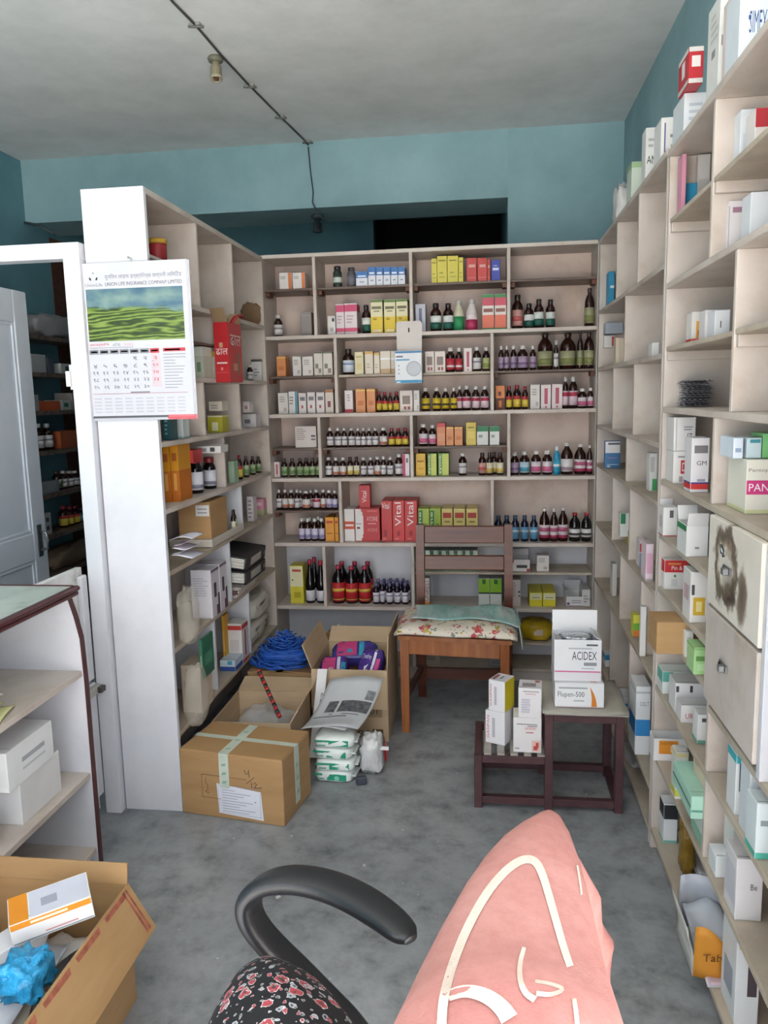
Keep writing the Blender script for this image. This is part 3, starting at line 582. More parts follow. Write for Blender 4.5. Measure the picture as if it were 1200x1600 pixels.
class Shelf:
    """things set out along a shelf of the back cabinet, measured left to right"""
    def __init__(s, z, dy, words, ymax=YB+.236): s.z = z; s.Y = YB+dy; s.words = words; s.occ = []; s.ymax = ymax
    def fill(s, bay, items):
        n = 0; pend = []
        for it in items:
            kind = it[0]
            if kind in BST:
                _, xc, wd, yt = it; xa, xb = xc-wd/2, xc+wd/2; zm = (s.z+at(xc, yt, Y=s.Y).z)/2
                # measure x along the row of the picture the thing stands in
                p0, p1, Y, zt, dd = s.place2(xa, xb, yt, 0, True)
                r = (p1-p0)/2*.985; h = zt-s.z; o, words = bottle(kind, r, h); o.location = ((p0+p1)/2, Y+r, s.z+.0003); o.rotation_euler.z = random.uniform(0, 6)
                s.occ.append((p0, p1, Y, Y+2*r)); pend.append((xc, o, words, 'bottle'))
            else:
                _, xa, xb, yt, d = (it+(.09,))[:5]
                p0, p1, Y, zt, dd = s.place2(xa, xb, yt, d, False); base, pr, words = BX[kind]
                o = carton(p1-p0-.0012, dd, zt-s.z, base, pr); o.location = ((p0+p1)/2, Y, s.z+.0003)
                s.occ.append((p0, p1, Y, Y+dd)); pend.append((xa, o, words, 'box'))
        pend.sort(key=lambda t: t[0])
        for i, (x, o, words, cat) in enumerate(pend):
            tag(o, '%s, %s from left, %s bay, %s' % (words, ORD[i], bay, s.words), cat, 'medicines on the back cabinet')
    def place2(s, xa, xb, yt, d, circ):
        Y = s.Y; k = max(i for i in range(6) if i == 0 or HB[i] > s.z+.001)
        for it in range(70):
            zt = at((xa+xb)/2, yt, Y=Y).z; yb = yt
            for q in range(4):                                    # picture row the thing stands on
                zz = at((xa+xb)/2, yb+40, Y=Y).z; yb = yt+(zt-s.z)/(zt-zz+1e-9)*(yb+40-yt)
            p0, p1 = at(xa, (yt+yb)/2, Y=Y).x, at(xb, (yt+yb)/2, Y=Y).x
            ed = [x0]+[e for v in DV[k] for e in (v-.008, v+.008)]+[x1]; c = (p0+p1)/2    # keep inside the bay
            for a, b in zip(ed[::2], ed[1::2]):
                if a-.02 < c < b+.02: p0, p1 = max(p0, a+.0015), min(p1, b-.0015); top = min([HB[k]-TH]+[z-.0355 if z < 1.9 or 1 else z for kk, ia, ib, z in INTER if kk == k and z > s.z+.02 and ia < c < ib])
            zt = min(zt, top-.002)
            cl = [(a, b, e0, e1) for a, b, e0, e1 in s.occ if p0 < b-.0008 and p1 > a+.0008 and Y < e1-.0002 and Y+(p1-p0 if circ else d) > e0+.0002]
            w_ = p1-p0
            for a, b, e0, e1 in list(cl):                         # a slight lap: draw the edge in instead of moving back
                if p0 < b < p0+w_*.28: p0 = b+.0006; cl.remove((a, b, e0, e1))
                elif p1-w_*.28 < a < p1: p1 = a-.0006; cl.remove((a, b, e0, e1))
            dd = (p1-p0) if circ else d
            if not cl or Y+.004+dd > s.ymax: break
            Y += .004
        if Y+dd > s.ymax: Y = s.ymax-dd
        return p0, p1, Y, zt, dd
W5 = lambda n: n
def row(z, dy, nth): return Shelf(z, dy, nth+' shelf down, back cabinet')
# topmost
A = row(1.9735, .05, 'top')
A.words = 'topmost shelf, back cabinet'
A.fill('first', [('worange', 436, 456, 426, .08), ('worange', 457, 477, 426, .08)])
A.fill('second', [('tin', 526, 14.5, 415.5), ('gtin', 548, 14, 417), ('bluew', 556, 574.5, 424, .08)]+[('bluew', a, b, 417, .07) for a, b in ((575, 587), (587.5, 598.3), (598.8, 610), (610.5, 621.5), (621.8, 633))])
A.fill('third', [('yellow', 674, 682.8, 404, .1), ('yellow', 683, 698.6, 400, .1), ('yellow', 699, 716, 399.5, .1), ('yellow', 716.3, 724, 402, .08), ('red', 729, 745, 403, .1), ('red', 746, 761, 403, .1), ('red', 761.4, 766, 405, .08), ('navy', 767.5, 781.5, 406, .08)])
A = row(1.746, .06, 'second')
A.fill('first', [('amber', 433, 14, 492.5), ('greytr', 470, 487, 488, .08)])
A.fill('second', [('whiteb', 512, 524.5, 493.6, .06), ('pinkbox', 525, 538, 475, .09), ('pinkbox', 538.4, 558, 474, .09), ('amberg', 571.5, 14.5, 476), ('greenyel', 579, 598, 468, .1), ('greenyel', 600, 618, 468, .1), ('greenyel', 619, 637, 467, .1)])
A.fill('third', [('greyblue', 649, 665, 475, .08), ('amberg', 680.5, 18, 473), ('amberg', 700, 16.5, 473), ('creamg', 716.5, 17, 469), ('pinkp', 737, 18, 467), ('mount', 753.5, 772, 459.5, .1), ('mount', 772.8, 792, 459, .1)])
A.fill('fourth', [('redpk', 809, 18, 460), ('amberg', 827, 15.7, 474), ('amberg', 842.5, 15.7, 467), ('amberg', 860.6, 15, 467.4), ('olive', 923, 18, 449)])
A = row(1.552, .05, 'third')
A.fill('first', [('orange', 432, 446.5, 556.7, .08), ('white', 457, 470.5, 557, .08), ('white', 472.3, 489, 557, .08), ('creamb', 490.5, 504, 550, .08), ('creamb', 504.5, 519.5, 550, .08)])
A.fill('second', [('whiteblue', 543, 18.7, 545), ('cream', 554, 568, 550, .09), ('creamo', 570, 583, 549, .09), ('creamo', 584, 593.5, 551, .08), ('silver', 594, 610, 548.5, .09), ('silver', 610.5, 618, 548.5, .09), ('text', 664, 678.6, 549, .08), ('text', 679, 696, 549, .08), ('redlab', 703.5, 14, 543.5), ('redlab', 717, 11.5, 544), ('redv', 724.5, 737.5, 544, .07), ('amber', 745, 13.3, 542), ('oliv', 760, 12.6, 542)])
A.fill('third', [('lilac', 783, 9, 541), ('lilac', 791, 10, 540), ('lilac', 802.6, 10.5, 540), ('lilac', 817, 17, 539.6), ('lilac', 833, 10.5, 540), ('olive', 852.6, 25, 520), ('amber', 868.3, 9.7, 532), ('olive', 888.4, 26, 519), ('olive', 905, 15, 519), ('olive', 921, 19, 518)])
A = row(1.365, .06, 'fourth')
A.fill('first', [('white', 434.5, 450, 614, .07), ('wblue', 451, 464.5, 611.5, .08), ('wred2', 466.5, 478.5, 614, .07), ('wred2', 480, 492.5, 613, .07), ('wred2', 494, 507, 613, .07), ('browntop', 508, 521, 608, .07)])
A.fill('second', [('redbot', 538.5, 551.5, 610, .07), ('orange', 555.6, 571, 607.5, .1), ('orange', 572.7, 586.5, 607.5, .1), ('yellr', 592, 8.5, 612), ('yellr', 601, 9.5, 612), ('yellr', 609, 8, 613), ('yellr', 618.8, 10, 612), ('text', 624.5, 645, 610, .07), ('white', 646, 655.5, 610, .07)]
       + [('yell', x, w_, 606) for x, w_ in ((665, 13), (682, 13.5), (696, 12), (709, 10.5))]+[('pinkw', x, w_, 603) for x, w_ in ((718, 8), (729, 14), (743.4, 12.5), (757.5, 13.5))])
A.fill('third', [('orblack', 774, 789, 602.5, .07), ('yellr', 795.5, 9.5, 603), ('yellr', 808, 13, 602), ('yellr', 820.7, 10, 603), ('white', 828.5, 843.6, 601, .08), ('redv', 845, 861, 601, .08), ('redv', 862, 879, 600, .08), ('pinkw', 884, 10, 588.7), ('pinkw', 895, 17, 588), ('pink', 910.5, 14.5, 607), ('pink', 924, 12, 606)])
A = row(1.1945, .05, 'fifth')
A.fill('first', [('whitetx', 461, 494.5, 666, .05)])
A.fill('second', [('amber', x, 11, 669) for x in (514.8, 527, 536.5, 548.6, 557.5, 566, 575, 585.5)]+[('orangew', 598.3, 13, 669)]+[('yellr', x, 10.5, 669) for x in (611.5, 622, 632.8)])
A.fill('third', [('pink', 661, 14.5, 663), ('pink', 675.4, 11.6, 664), ('orred', 682.5, 696, 661, .09), ('orange', 697, 709, 666.7, .09), ('orange', 710, 723, 666.7, .09), ('yelgold', 728, 744, 660, .07), ('wgreen', 745, 763, 666, .08), ('wgreen', 765, 780.5, 666, .08)])
A = row(1.045, .055, 'sixth')
A.fill('first', [('redv', 427, 437, 722, .07)]+[('green', x, 10, 716) for x in (443, 455.5, 467.7, 477.5, 487, 496)])
A.fill('second', [('amber', 512.7, 10.5, 715), ('orangew', 524, 11, 715), ('orangew', 535, 11, 715), ('yellw', 546.5, 9.5, 714), ('yellw', 556, 10.5, 714), ('amber', 567.5, 9.5, 715), ('amber', 578.5, 10.5, 715), ('orangew', 588.5, 11, 714), ('amber', 598.5, 9, 714), ('amber', 608.8, 10.5, 714), ('amber', 622.5, 12, 709), ('pinkside', 629, 640, 707, .08)])
A.fill('third', [('yellowo', 649.5, 665, 705.7, .08), ('zyme', 668, 682.6, 708.5, .1), ('zyme', 684.5, 701.5, 707.5, .1), ('amber', 722.7, 13.4, 708), ('redpk', 753.5, 12.4, 706.7), ('yellw', 765, 11, 706), ('yellw', 772, 10, 706), ('yellw', 781.5, 11.5, 705)])
A.fill('fourth', [('lilac', 804.5, 13.5, 707), ('bluel', 820, 16, 706), ('pink', 838, 16.5, 705), ('pink', 855.7, 16, 705), ('cyan', 870.4, 11.6, 698), ('bigw', 886.7, 20, 693), ('bigp', 907.5, 19, 694), ('bigp', 922.5, 11, 696)])
A = row(.877, .06, 'seventh')
A.fill('first', [('amber', 434, 10.5, 766), ('orangew', 443.5, 11, 766), ('orangew', 453, 11, 766), ('amber', 462.5, 10.5, 766), ('orangew', 477, 13.5, 767), ('pinkw', 493, 12.5, 765), ('orangew', 503, 11, 765), ('lilacw', 512.7, 10.5, 766), ('lilacw', 521.5, 10.5, 767), ('amber', 470, 9, 766), ('amber', 485, 9, 766)])
A = row(.715, .045, 'eighth')
A.fill('first', [('lilacw', 470.5, 9.5, 811), ('lilacw', 478.5, 11.5, 811), ('lilacw', 490.5, 11.5, 811), ('lilacw', 501.5, 10, 811), ('lilacw', 474, 9, 809), ('lilacw', 484.5, 9, 809), ('lilacw', 496.5, 9, 808), ('orangey', 508, 522.3, 803.8, .12), ('orangey', 522.8, 529, 804, .12)])
BX['curve'] = ('d9d5d2', [('F', 0, .38, 1, .62, 'c8502f'), ('F', .05, .02, .95, .32, 'd9d5d2'), ('F', .1, .66, .9, .97, 'd9d5d2'), ('F', .1, .47, .9, .53, 'e6ddda')], 'white carton with orange waist band')
BX['aydine'] = ('b3282e', [('F', .02, .02, .26, .98, 'dcd8d6'), ('F', .26, .1, .31, .9, 'dcd8d6'), ('F', .31, .22, .34, .78, 'dcd8d6'), ('F', .08, .38, .2, .44, '6a2030'), ('F', .04, .52, .26, .55, '8f8a88'), ('F', .48, .62, .92, .76, 'e3b8b4', 'AYDINE'), ('F', .52, .52, .86, .56, 'd98a86'), ('F', .5, .3, .9, .4, 'd98a86', 'AYDINE'), ('F', .5, .9, .9, .94, 'cf6a68')], 'red and white carton with curve')
vit = [('F', .2, .38, .72, .96, 'efe6e4', 'Vital', 1), ('F', .35, .14, .62, .26, '8f1f28'), ('F', .2, .05, .5, .08, 'd8837c')]
BX['vital'] = ('c02a2c', vit, 'tall red carton with upright lettering')
BX['vitalt'] = ('b8282c', [('F', .06, .8, .75, .95, 'efe6e4', 'Vital'), ('F', .2, .12, .5, .28, '8f1f28'), ('F', .1, .05, .4, .08, 'd8837c')], 'red carton with lettering near top')
BX['vitals'] = ('b8282c', [('F', .25, .25, .68, .75, 'e8dedc', 'Vital', 1)], 'small red carton lying on the white cartons')
A.fill('second', [('curve', 536.8, 554, 795.6, .12), ('aydine', 554.5, 593.5, 794.5, .12), ('vitalt', 596, 613, 782.5, .16), ('vital', 613.5, 632, 782.5, .16), ('vital', 632.4, 652, 782.5, .16), ('zyme2', 653.5, 670.8, 795, .12), ('zyme2', 671.5, 689, 795, .12)]+[('creamred', a, b_, 795, .15) for a, b_ in ((690, 707.5), (708.7, 727), (728.6, 746.6))])
A.fill('third', [('blue', x, 13, 806) for x in (779, 792, 805.3, 820, 834.5)]+[('bigp', 851.3, 16.5, 795), ('bigp', 864, 17, 796), ('bigp', 880, 16, 794), ('blackred', 899, 18, 802), ('blackred', 917.5, 17, 802)])
v = carton(.056, .06, .118, *BX['vitals'][:2]); v.location = (at(570, 772, Y=YB+.08).x, YB+.07, at(565, 795.6, Y=YB+.045).z+.0012)
tag(v, 'single red carton standing on top of the white and red cartons', 'box')
A = row(.562, .06, 'ninth')
A.fill('third', [('greenwh', 648+12.4*i, 648+12.4*i+12, 860, .09) for i in range(8)])
A.fill('fourth', [('white', 838.5, 858, 868, .06)])
A = row(.385, .05, 'tenth')
A.fill('first', [('tallyel', 453, 474, 884, .1), ('winew', 483, 14.5, 876), ('winew', 500, 14.5, 877), ('winew', 490, 13, 872)])
A.fill('second', [('wine', 527, 20, 885), ('wine', 547.7, 20, 886.5), ('wine', 568.5, 20, 886.5), ('wine', 533, 18, 879), ('wine', 553.3, 18, 879), ('wine', 573.6, 18, 879)]+[('purp', x, 11, 912) for x in (587, 608, 620, 632.5)]+[('purp', x, 10, 908) for x in (596, 604, 614, 625.5, 636)]+[('purp', x, 9.5, 905) for x in (590.5, 600, 610, 620, 630)])
A.fill('third', [('upr', 662, 671.5, 895, .06), ('limew', 747.5, 765, 895.5, .1), ('limew', 765.4, 784, 895.5, .1)])
A.fill('fourth', [('whitetx', 799, 813.5, 906, .1), ('yelw', 827, 847.5, 926, .19), ('yelw', 848, 868.4, 926, .19)])
# open boxes on the low shelves at the right
def open_box(name, w_, d, h, m, inner, pr, flaps, loc, rz, label, cat='box', th=.0025, group=None):
    """an opened carton: body without a lid, each flap a part; flaps = (side, reach, angle from upright outward)"""
    r = empty(name, loc, rz); b = MB()
    b.box(-w_/2, w_/2, 0, th, 0, h, m, .0006); b.box(-w_/2, w_/2, d-th, d, 0, h, m, .0006)
    b.box(-w_/2, -w_/2+th, th, d-th, 0, h, m, .0006); b.box(w_/2-th, w_/2, th, d-th, 0, h, m, .0006); b.box(-w_/2+th, w_/2-th, th, d-th, 0, th, inner, .0006)
    prints(b, w_, d, h, pr); b.build('body', r, (0, 0, 0))
    for sd, ln, an in flaps:
        a = R(an); c_, s_ = math.cos(a)*ln, math.sin(a)*ln; q = MB(); e = .0015
        if sd == 'F': q.obox((-w_/2+e, 0, h), (w_-2*e, 0, 0), (0, -s_, c_), (0, math.cos(a)*th, math.sin(a)*th), m, .0005)
        if sd == 'B': q.obox((-w_/2+e, d, h), (w_-2*e, 0, 0), (0, s_, c_), (0, -math.cos(a)*th, math.sin(a)*th), m, .0005)
        if sd == 'L': q.obox((-w_/2, e, h), (0, d-2*e, 0), (-s_, 0, c_), (math.cos(a)*th, 0, math.sin(a)*th), m, .0005)
        if sd == 'R': q.obox((w_/2, e, h), (0, d-2*e, 0), (s_, 0, c_), (-math.cos(a)*th, 0, math.sin(a)*th), m, .0005)
        q.build('flap', r, (0, 0, 0))
    tag(r, label, cat, group); return r
p = at(814, 892, Y=YB+.05); WH = P('dad7d6', .5, .05); GRI = P('6b6560', .7)
open_box('medicine_box', .088, .13, .06, WH, GRI, [('F', .25, .3, .85, .55, '3a3638'), ('F', 0, .75, .1, 1, 'b3383c'), ('F', .82, 0, 1, .25, 'b3383c')], [('B', .03, 8)], (p.x, YB+.05, .5625), 0, 'opened white box with black badge behind the wooden chair', 'box')
p = at(898, 943, Y=YB+.06)
open_box('medicine_box', .083, .15, .05, WH, GRI, [('F', .04, .15, .2, .4, '6a4a7a'), ('W', 0, .08, '8a6a86')]+lines('F', .3, .9, .3, .7, 2, '9a8fa0'), [('B', .06, -20), ('L', .03, 10)], (p.x, YB+.055, .3855), 0, 'opened white carton with purple foot on the low back shelf', 'box')
p = at(920, 940, Y=YB+.06)
o = carton(.04, .14, .085, 'cfcdcc', lines('F', .2, .9, .2, .7, 3, '9a989a')); o.location = (.481, YB+.06, .3855); tag(o, 'plain pale carton at the right end of the low back shelf', 'box')
# opened mask box hanging on the middle shelf edge
r = empty('mask_box', (at(639, 571, Y=YB-.03).x, YB-.062, 1.502)); wd = .128; ht = .152
b = MB(); b.box(-wd/2, wd/2, 0, .06, 0, ht, P('dfe2e6', .45)); prints(b, wd, .06, ht, [('W', .93, 1, '3f82b4'), ('W', 0, .1, '3f93c0'), ('F', .05, .8, .3, .85, '6d7684'), ('F', .05, .7, .55, .75, '6fa3c8')]+[('F', .12, .28+i*.12, .17, .33+i*.12, '9aa7b4') for i in range(3)]+[('F', .05, .02, .2, .06, 'd9e8f0')])
q = b.build('body', r, (0, 0, 0))
MB().add([(.026+.036*math.cos(a*.3142), -.001, .068+.036*math.sin(a*.3142)) for a in range(20)], [tuple(range(20))], P('aeb4bb')).add([(.026+.03*math.cos(a*.3142), -.0013, .068+.03*math.sin(a*.3142)) for a in range(20)], [tuple(range(20))], P('c3c8cd')).build('printed_disc', q, (0, 0, 0))
MB().slab([(-wd/2+.006, 0, ht), (wd/2-.004, 0, ht), (wd/2, 0, ht+.13), (wd/2-.01, 0, ht+.142), (-wd/2+.012, 0, ht+.142), (-wd/2+.002, 0, ht+.13)], (0, .002, 0), P('cfc9c4', .6)).build('flap', r, (0, .058, 0))
MB().lathe([(.003, 0), (.003, .02)], 8, P('4a4744')).build('nail', r, (0, .052, ht+.09))
tag(r, 'white and blue mask box hanging open in front of the middle shelves', 'box')
for x0_, x1_, yt_, c_, lb_ in ((664, 687, 1014, 'b3a792', 'beige carton low behind the legs of the wooden chair'), (764, 791, 1028, '8f9296', 'grey carton on the lowest board right of the wooden chair')):
    pa, pb = at(x0_, 1040, Y=YB+.04), at(x1_, 1040, Y=YB+.04); o = carton(pb.x-pa.x, .1, at(x0_, yt_, Y=YB+.04).z-.07, c_, lines('F', .15, .8, .3, .7, 3, '7a7672')); o.location = ((pa.x+pb.x)/2, YB+.04, .0704); tag(o, lb_, 'box')
# yellow polythene packet on the lowest right shelf
YPL = P('b99a1f', .25, .25, 12, bump=.5, bscale=30)
p = at(838, 990, Y=YB+.1); b = MB(); b.blob(.17, .16, .1, YPL, 3, .16, square=.7); o = b.build('plastic_packet', None, (p.x, YB+.12, .2005)); tag(o, 'yellow polythene packet on the lowest shelf beside the chair', 'packet')
q = MB(); q.box(-.025, .02, 0, .001, 0, .028, 'c9b7a4'); c = q.build('sticker', o, (.01, -.077, .035)); c.rotation_euler = (R(-12), 0, 0)

# ================================================================ goods in the side cabinets
class Side:
    """a shelf of the left ('L') or right ('R') cabinet; ys = the uprights that part its bays"""
    def __init__(s, side, z, top, ys, ya, yb): s.s = side; s.z = z; s.top = top; s.ed = [ya]+[e for y in sorted(ys) for e in (y-.0085, y+.0085)]+[yb]; s.occ = []
    def spot(s, px0, px1, pt, pb, d, inset, base, over=0, Y=None, maxw=.19):
        Xf = XL-inset if s.s == 'L' else XR+inset
        if Y is None: Y = at(px1 if s.s == 'L' else px0, pb, X=Xf).y
        pm = (pt+pb)/2; a, b = at(px0, pm, Y=Y).x, at(px1, pm, Y=Y).x; zt = at((px0+px1)/2, pt, Y=Y).z
        zb = s.z+base; zt = min(zt, s.top-.003)
        if s.s == 'L': a = max(a, lx0+.0095)
        else: b = min(b, RD-.0015)
        for e0, e1 in zip(s.ed[::2], s.ed[1::2]):
            if e0-.01 <= Y+.012 <= e1+.01: Y = max(Y, e0+.0015); d = min(d, e1-.0015-Y)
        for o in s.occ:                               # draw edges in where two neighbours would lap
            if a < o[1] and b > o[0] and Y < o[3] and Y+d > o[2] and zb < o[5]-.001 and zt > o[4]+.001:
                lap = {'a': o[1]-a, 'b': b-o[0], 'y': o[3]-Y, 'd': Y+d-o[2]}; k = min(lap, key=lap.get)
                if k == 'a': a = o[1]+.0006
                elif k == 'b': b = o[0]-.0006
                elif k == 'y': Y = o[3]+.0006
                else: d = o[2]-Y-.0006
        s.occ.append((a, b, Y, Y+d, zb, zt)); return a, b, Y, d, zb+.0004, zt
    def box(s, px, d, base_col, pr, label, inset=.012, base=0, Y=None, name='medicine_box', cat='box', grp=None):
        a, b, Y, d, zb, zt = s.spot(*px, d, inset, base, Y=Y)
        o = carton(max(b-a, .012), max(d, .012), max(zt-zb, .01), base_col, pr, name); o.location = ((a+b)/2, Y, zb); tag(o, label, cat, grp); return o
    def bottle(s, style, xc, wd, pt, pb, label, inset=.03, grp=None):
        a, b, Y, d, zb, zt = s.spot(xc-wd/2, xc+wd/2, pt, pb, .03, inset, 0); r = (b-a)/2
        o, _ = bottle(style, r*.98, zt-zb); o.location = ((a+b)/2, Y+r, zb); s.occ[-1] = (a, b, Y, Y+2*r, zb, zt); tag(o, label, 'bottle', grp); return o
    def bag(s, px, d, m, seed, label, rough=.16, inset=.01, base=0, name='plastic_bag', cat='bag', Y=None, square=.65, extra=None):
        a, b, Y, d, zb, zt = s.spot(*px, d, inset, base, Y=Y); q = MB(); q.blob((b-a)*.86, d*.86, (zt-zb)*.9, m, seed, rough, square=square, nu=28, nv=16)
        o = q.build(name, None, ((a+b)/2, Y+d/2, zb)); tag(o, label, cat); return o
    def open(s, px, d, m, pr, flaps, label, inset=.012, base=0, inner=None):
        a, b, Y, d, zb, zt = s.spot(*px, d, inset, base)
        return open_box('medicine_box', b-a, d, zt-zb, m, inner or P('8b857f', .7), pr, flaps, ((a+b)/2, Y, zb), 0, label)
g2 = '8f8c92'; W = 'dcdad8'
L_ = lambda z, top, ys: Side('L', z, top, ys, ly0+.0205, ly1-.0165)
CLEARB = P('c6bfb2', .12, .3, 14, bump=.8, bscale=28, alpha=.28); CRUMP = P('d5d3d1', .5, .12, 10, bump=.5, bscale=22)

s = L_(1.93, 2.10, ()); o = MB().lathe([(.03, 0), (.032, .003), (.032, .05), (.03, .052)], 18, P('8f2026')).build('round_container', None, (-1.135, 2.72, 1.9304))
MB().lathe([(.034, .052), (.034, .066), (.03, .07)], 18, P('b08a2a')).build('lid', o, (0, 0, 0)); tag(o, 'red round tub with yellow lid above the calendar', 'tub')
s = L_(1.796, 2.10, (2.977, 3.393))
s.bag((374, 409, 470, 507), .15, P('7a5f45', .8, .2, 12, bump=.3, bscale=20), 5, 'brown paper bag on the upper left shelf by the corner', .14, name='paper_bag')
s = L_(1.53, 1.654, (3.157,)); s2 = L_(1.53, 1.777, (3.157,))
s.box((303, 317.5, 539, 586), .1, 'b9bfae', [('W', .7, 1, 'cdd0c4'), ('F', .3, .2, .7, .5, '6f8a6a')], 'pale green carton on the left cabinet right of the calendar')
s.box((319.5, 336, 549, 587), .08, 'd8d5c4', [('W', .8, 1, 'c6b83a')]+lines('F', .2, .8, .3, .6, 3, g2), 'cream carton with yellow top beside the tall red carton')
# tall red box with the big lettering, standing over the shelf edge
wl, wr, Yd = XL+.0015, -1.02, at(360, 596, X=-1.02).y; dd = at(380, 596, X=-1.02).y-Yd; zb_ = at(360, 597, X=-1.02).z; hh = at(360, 504, X=-1.02).z-zb_
r = empty('red_box', ((wl+wr)/2, Yd, zb_)); w_ = wr-wl
b = MB(); b.box(-w_/2, w_/2, 0, dd, 0, hh, P('b8232a', .4)); prints(b, w_, dd, hh, [('F', .1, .46, .92, .56, 'e8dcdc', 'ढाल'), ('F', .35, .58, .6, .66, 'c99a7c'), ('F', .15, .31, .85, .335, 'e3cfcd'), ('F', .4, .2, .55, .25, 'd7807c'), ('F', .1, .16, .9, .165, 'd7807c'), ('R', .12, .62, .92, .8, 'e0d0ce', 'ढाल'), ('R', .55, .14, .8, .5, '8a5f4a'), ('R', .3, .2, .6, .32, 'c08a72')])
b.build('body', r, (0, 0, 0))
MB().obox((-w_/2+.001, 0, hh), (w_-.002, 0, 0), (0, -.04, .05), (0, .0015, .0012), CARDIN, .0004).build('flap', r, (0, 0, 0))
MB().obox((-w_/2+.003, dd, hh), (w_-.006, 0, 0), (0, .03, .05), (0, -.0015, .0009), CARDIN, .0004).build('flap', r, (0, 0, 0))
MB().sweep([(w_/2-.006, dd*.4, hh), (w_/2+.004, dd*.6, hh+.03), (w_/2+.006, dd*.9, hh+.04), (w_/2-.002, dd*1.2, hh+.03)], (.012, .003), P('a52a30', .5), 8).build('tongue', r, (0, 0, 0))
MB().sweep([(-w_/2+.004, dd*.3, hh), (-w_/2+.002, dd*.5, hh+.02), (-w_/2+.004, dd*.7, hh)], .0012, P('c9c4b4'), 5).build('string', r, (0, 0, 0))
tag(r, 'tall red carton with white Devanagari lettering hung on the left cabinet front', 'box'); r_red = r
s2.bottle('amber', 389, 10, 570, 591, 'small dark bottle behind the tall red lettered carton', .05)
s2.box((393, 408, 561, 592), .08, 'cfcdca', [('W', .88, 1, '4a4a4a')]+lines('F', .2, .8, .2, .6, 3, g2), 'white carton with dark lid behind the tall red lettered carton', .02)
s = L_(1.31, 1.512, (2.961, 3.411))
s.box((253, 267, 651, 685), .06, '1f4a50', lines('F', .3, .7, .2, .9, 4, '6fa0a2'), 'dark teal carton just under the calendar')
s.box((268.5, 286, 653, 681), .06, 'c3cccc', [('W', 0, .1, '8fa6aa')], 'pale grey carton beside the dark teal one under the calendar')
s.box((324, 348, 649, 680), .08, 'a8a22c', [('F', .3, .1, .7, .6, 'd6d6b0'), ('W', .9, 1, 'c9c0a8')], 'olive yellow carton in the left cabinet below the red carton', .015)
s.box((326, 347, 627, 650), .08, 'cdc4b6', lines('F', .2, .8, .2, .7, 2, g2), 'beige carton stacked on the olive yellow carton', .02, base=.088)
s.box((378, 400, 647, 671), .08, 'd5d2d2', [('F', .2, .3, .6, .6, '77757d')], 'white carton in the far bay of the left cabinet', .02)
s.box((379, 390, 627, 647), .06, 'c9c0be', [('F', .3, .3, .7, .6, 'a06a6a')], 'small white carton stacked in the far bay of the left cabinet', .025, base=.072)
s = L_(1.083, 1.292, (3.169,))
for i, (a, b) in enumerate(((253.5, 265.5), (266, 279.5))):
    s.box((a, b, 697-2*i, 782), .12, 'c98a1c', [('W', 0, .55, 'b8661c'), ('F', .2, .72, .8, .86, 'a0541c'), ('F', .3, .2, .7, .5, 'd09a4a')], ['orange-yellow tall carton against the end post', 'orange-yellow tall carton next to the dark jars'][i], .06 if i == 0 else .03)
s.box((281, 300, 704, 716), .1, 'a82a2e', [], 'red carton behind the dark jars on the left cabinet', .05, base=.13, Y=2.83)
s.bottle('redjar', 300, 25, 715, 772, 'big dark jar with white label, left of the pair', .035)
s.bottle('redjar', 324, 20, 715, 767, 'dark jar with white label, right of the pair', .035)
s.box((333, 346.5, 714, 761), .07, 'c2b832', [('F', .1, .1, .9, .6, '8a9a3a'), ('W', .85, 1, 'd6d2c0')], 'yellow-green carton right of the dark jars', .02)
s.box((308, 345, 697, 714), .09, 'cfcdcb', [('F', .55, .2, .75, .8, '3a3a3c'), ('F', .1, .2, .4, .7, g2)], 'white carton with black mark lying behind the dark jars', .03, base=.155, Y=3.0)
s.box((357, 366, 721, 752), .06, '9ab49a', [], 'pale green carton in the second bay of bottles, left cabinet', .02)
for i, (st, x, w_, t) in enumerate((('yellr', 372.5, 10, 711), ('green', 383, 9, 713), ('green', 393.4, 9, 713), ('green', 402.4, 8.5, 713), ('amber', 411, 8.5, 712))):
    s.bottle(st, x, w_, t, 748-4*i, ['red-capped yellow-labelled bottle, first in the left cabinet row', 'green-labelled bottle, second in the left cabinet row', 'green-labelled bottle, third in the left cabinet row', 'green-labelled bottle, fourth in the left cabinet row', 'white-labelled bottle, last in the left cabinet row'][i], .03)
s = L_(.868, 1.065, (3.367,))
a, b, Y, d, zb, zt = s.spot(265, 332, 842, 886, .4, .0, 0)
o = MB(); o.box(a, b, Y, Y+d, zb, zb+.004, 'b5aea4'); o.box(a, b, Y, Y+.004, zb, zb+.035, 'c2bbb0'); o.box(b-.004, b, Y+.004, Y+d, zb, zb+.035, 'c9c3b9'); o.box(a, a+.004, Y+.004, Y+d, zb, zb+.035, 'b5aea4')
o = o.build('card_tray', None, None, world=True); tag(o, 'shallow grey-white card tray on the left cabinet beneath brown carton', 'tray'); s.occ[-1] = (a, b, Y, Y+d, zb, zb+.036)
s.box((279, 329, 785, 838), .2, CARD, [('F', .55, .62, .97, .92, 'dcd9d6'), ('F', .6, .7, .9, .73, g2), ('F', .6, .8, .9, .83, g2)], 'brown carton with white sticker on the left cabinet', .0, base=.037, name='brown_carton')
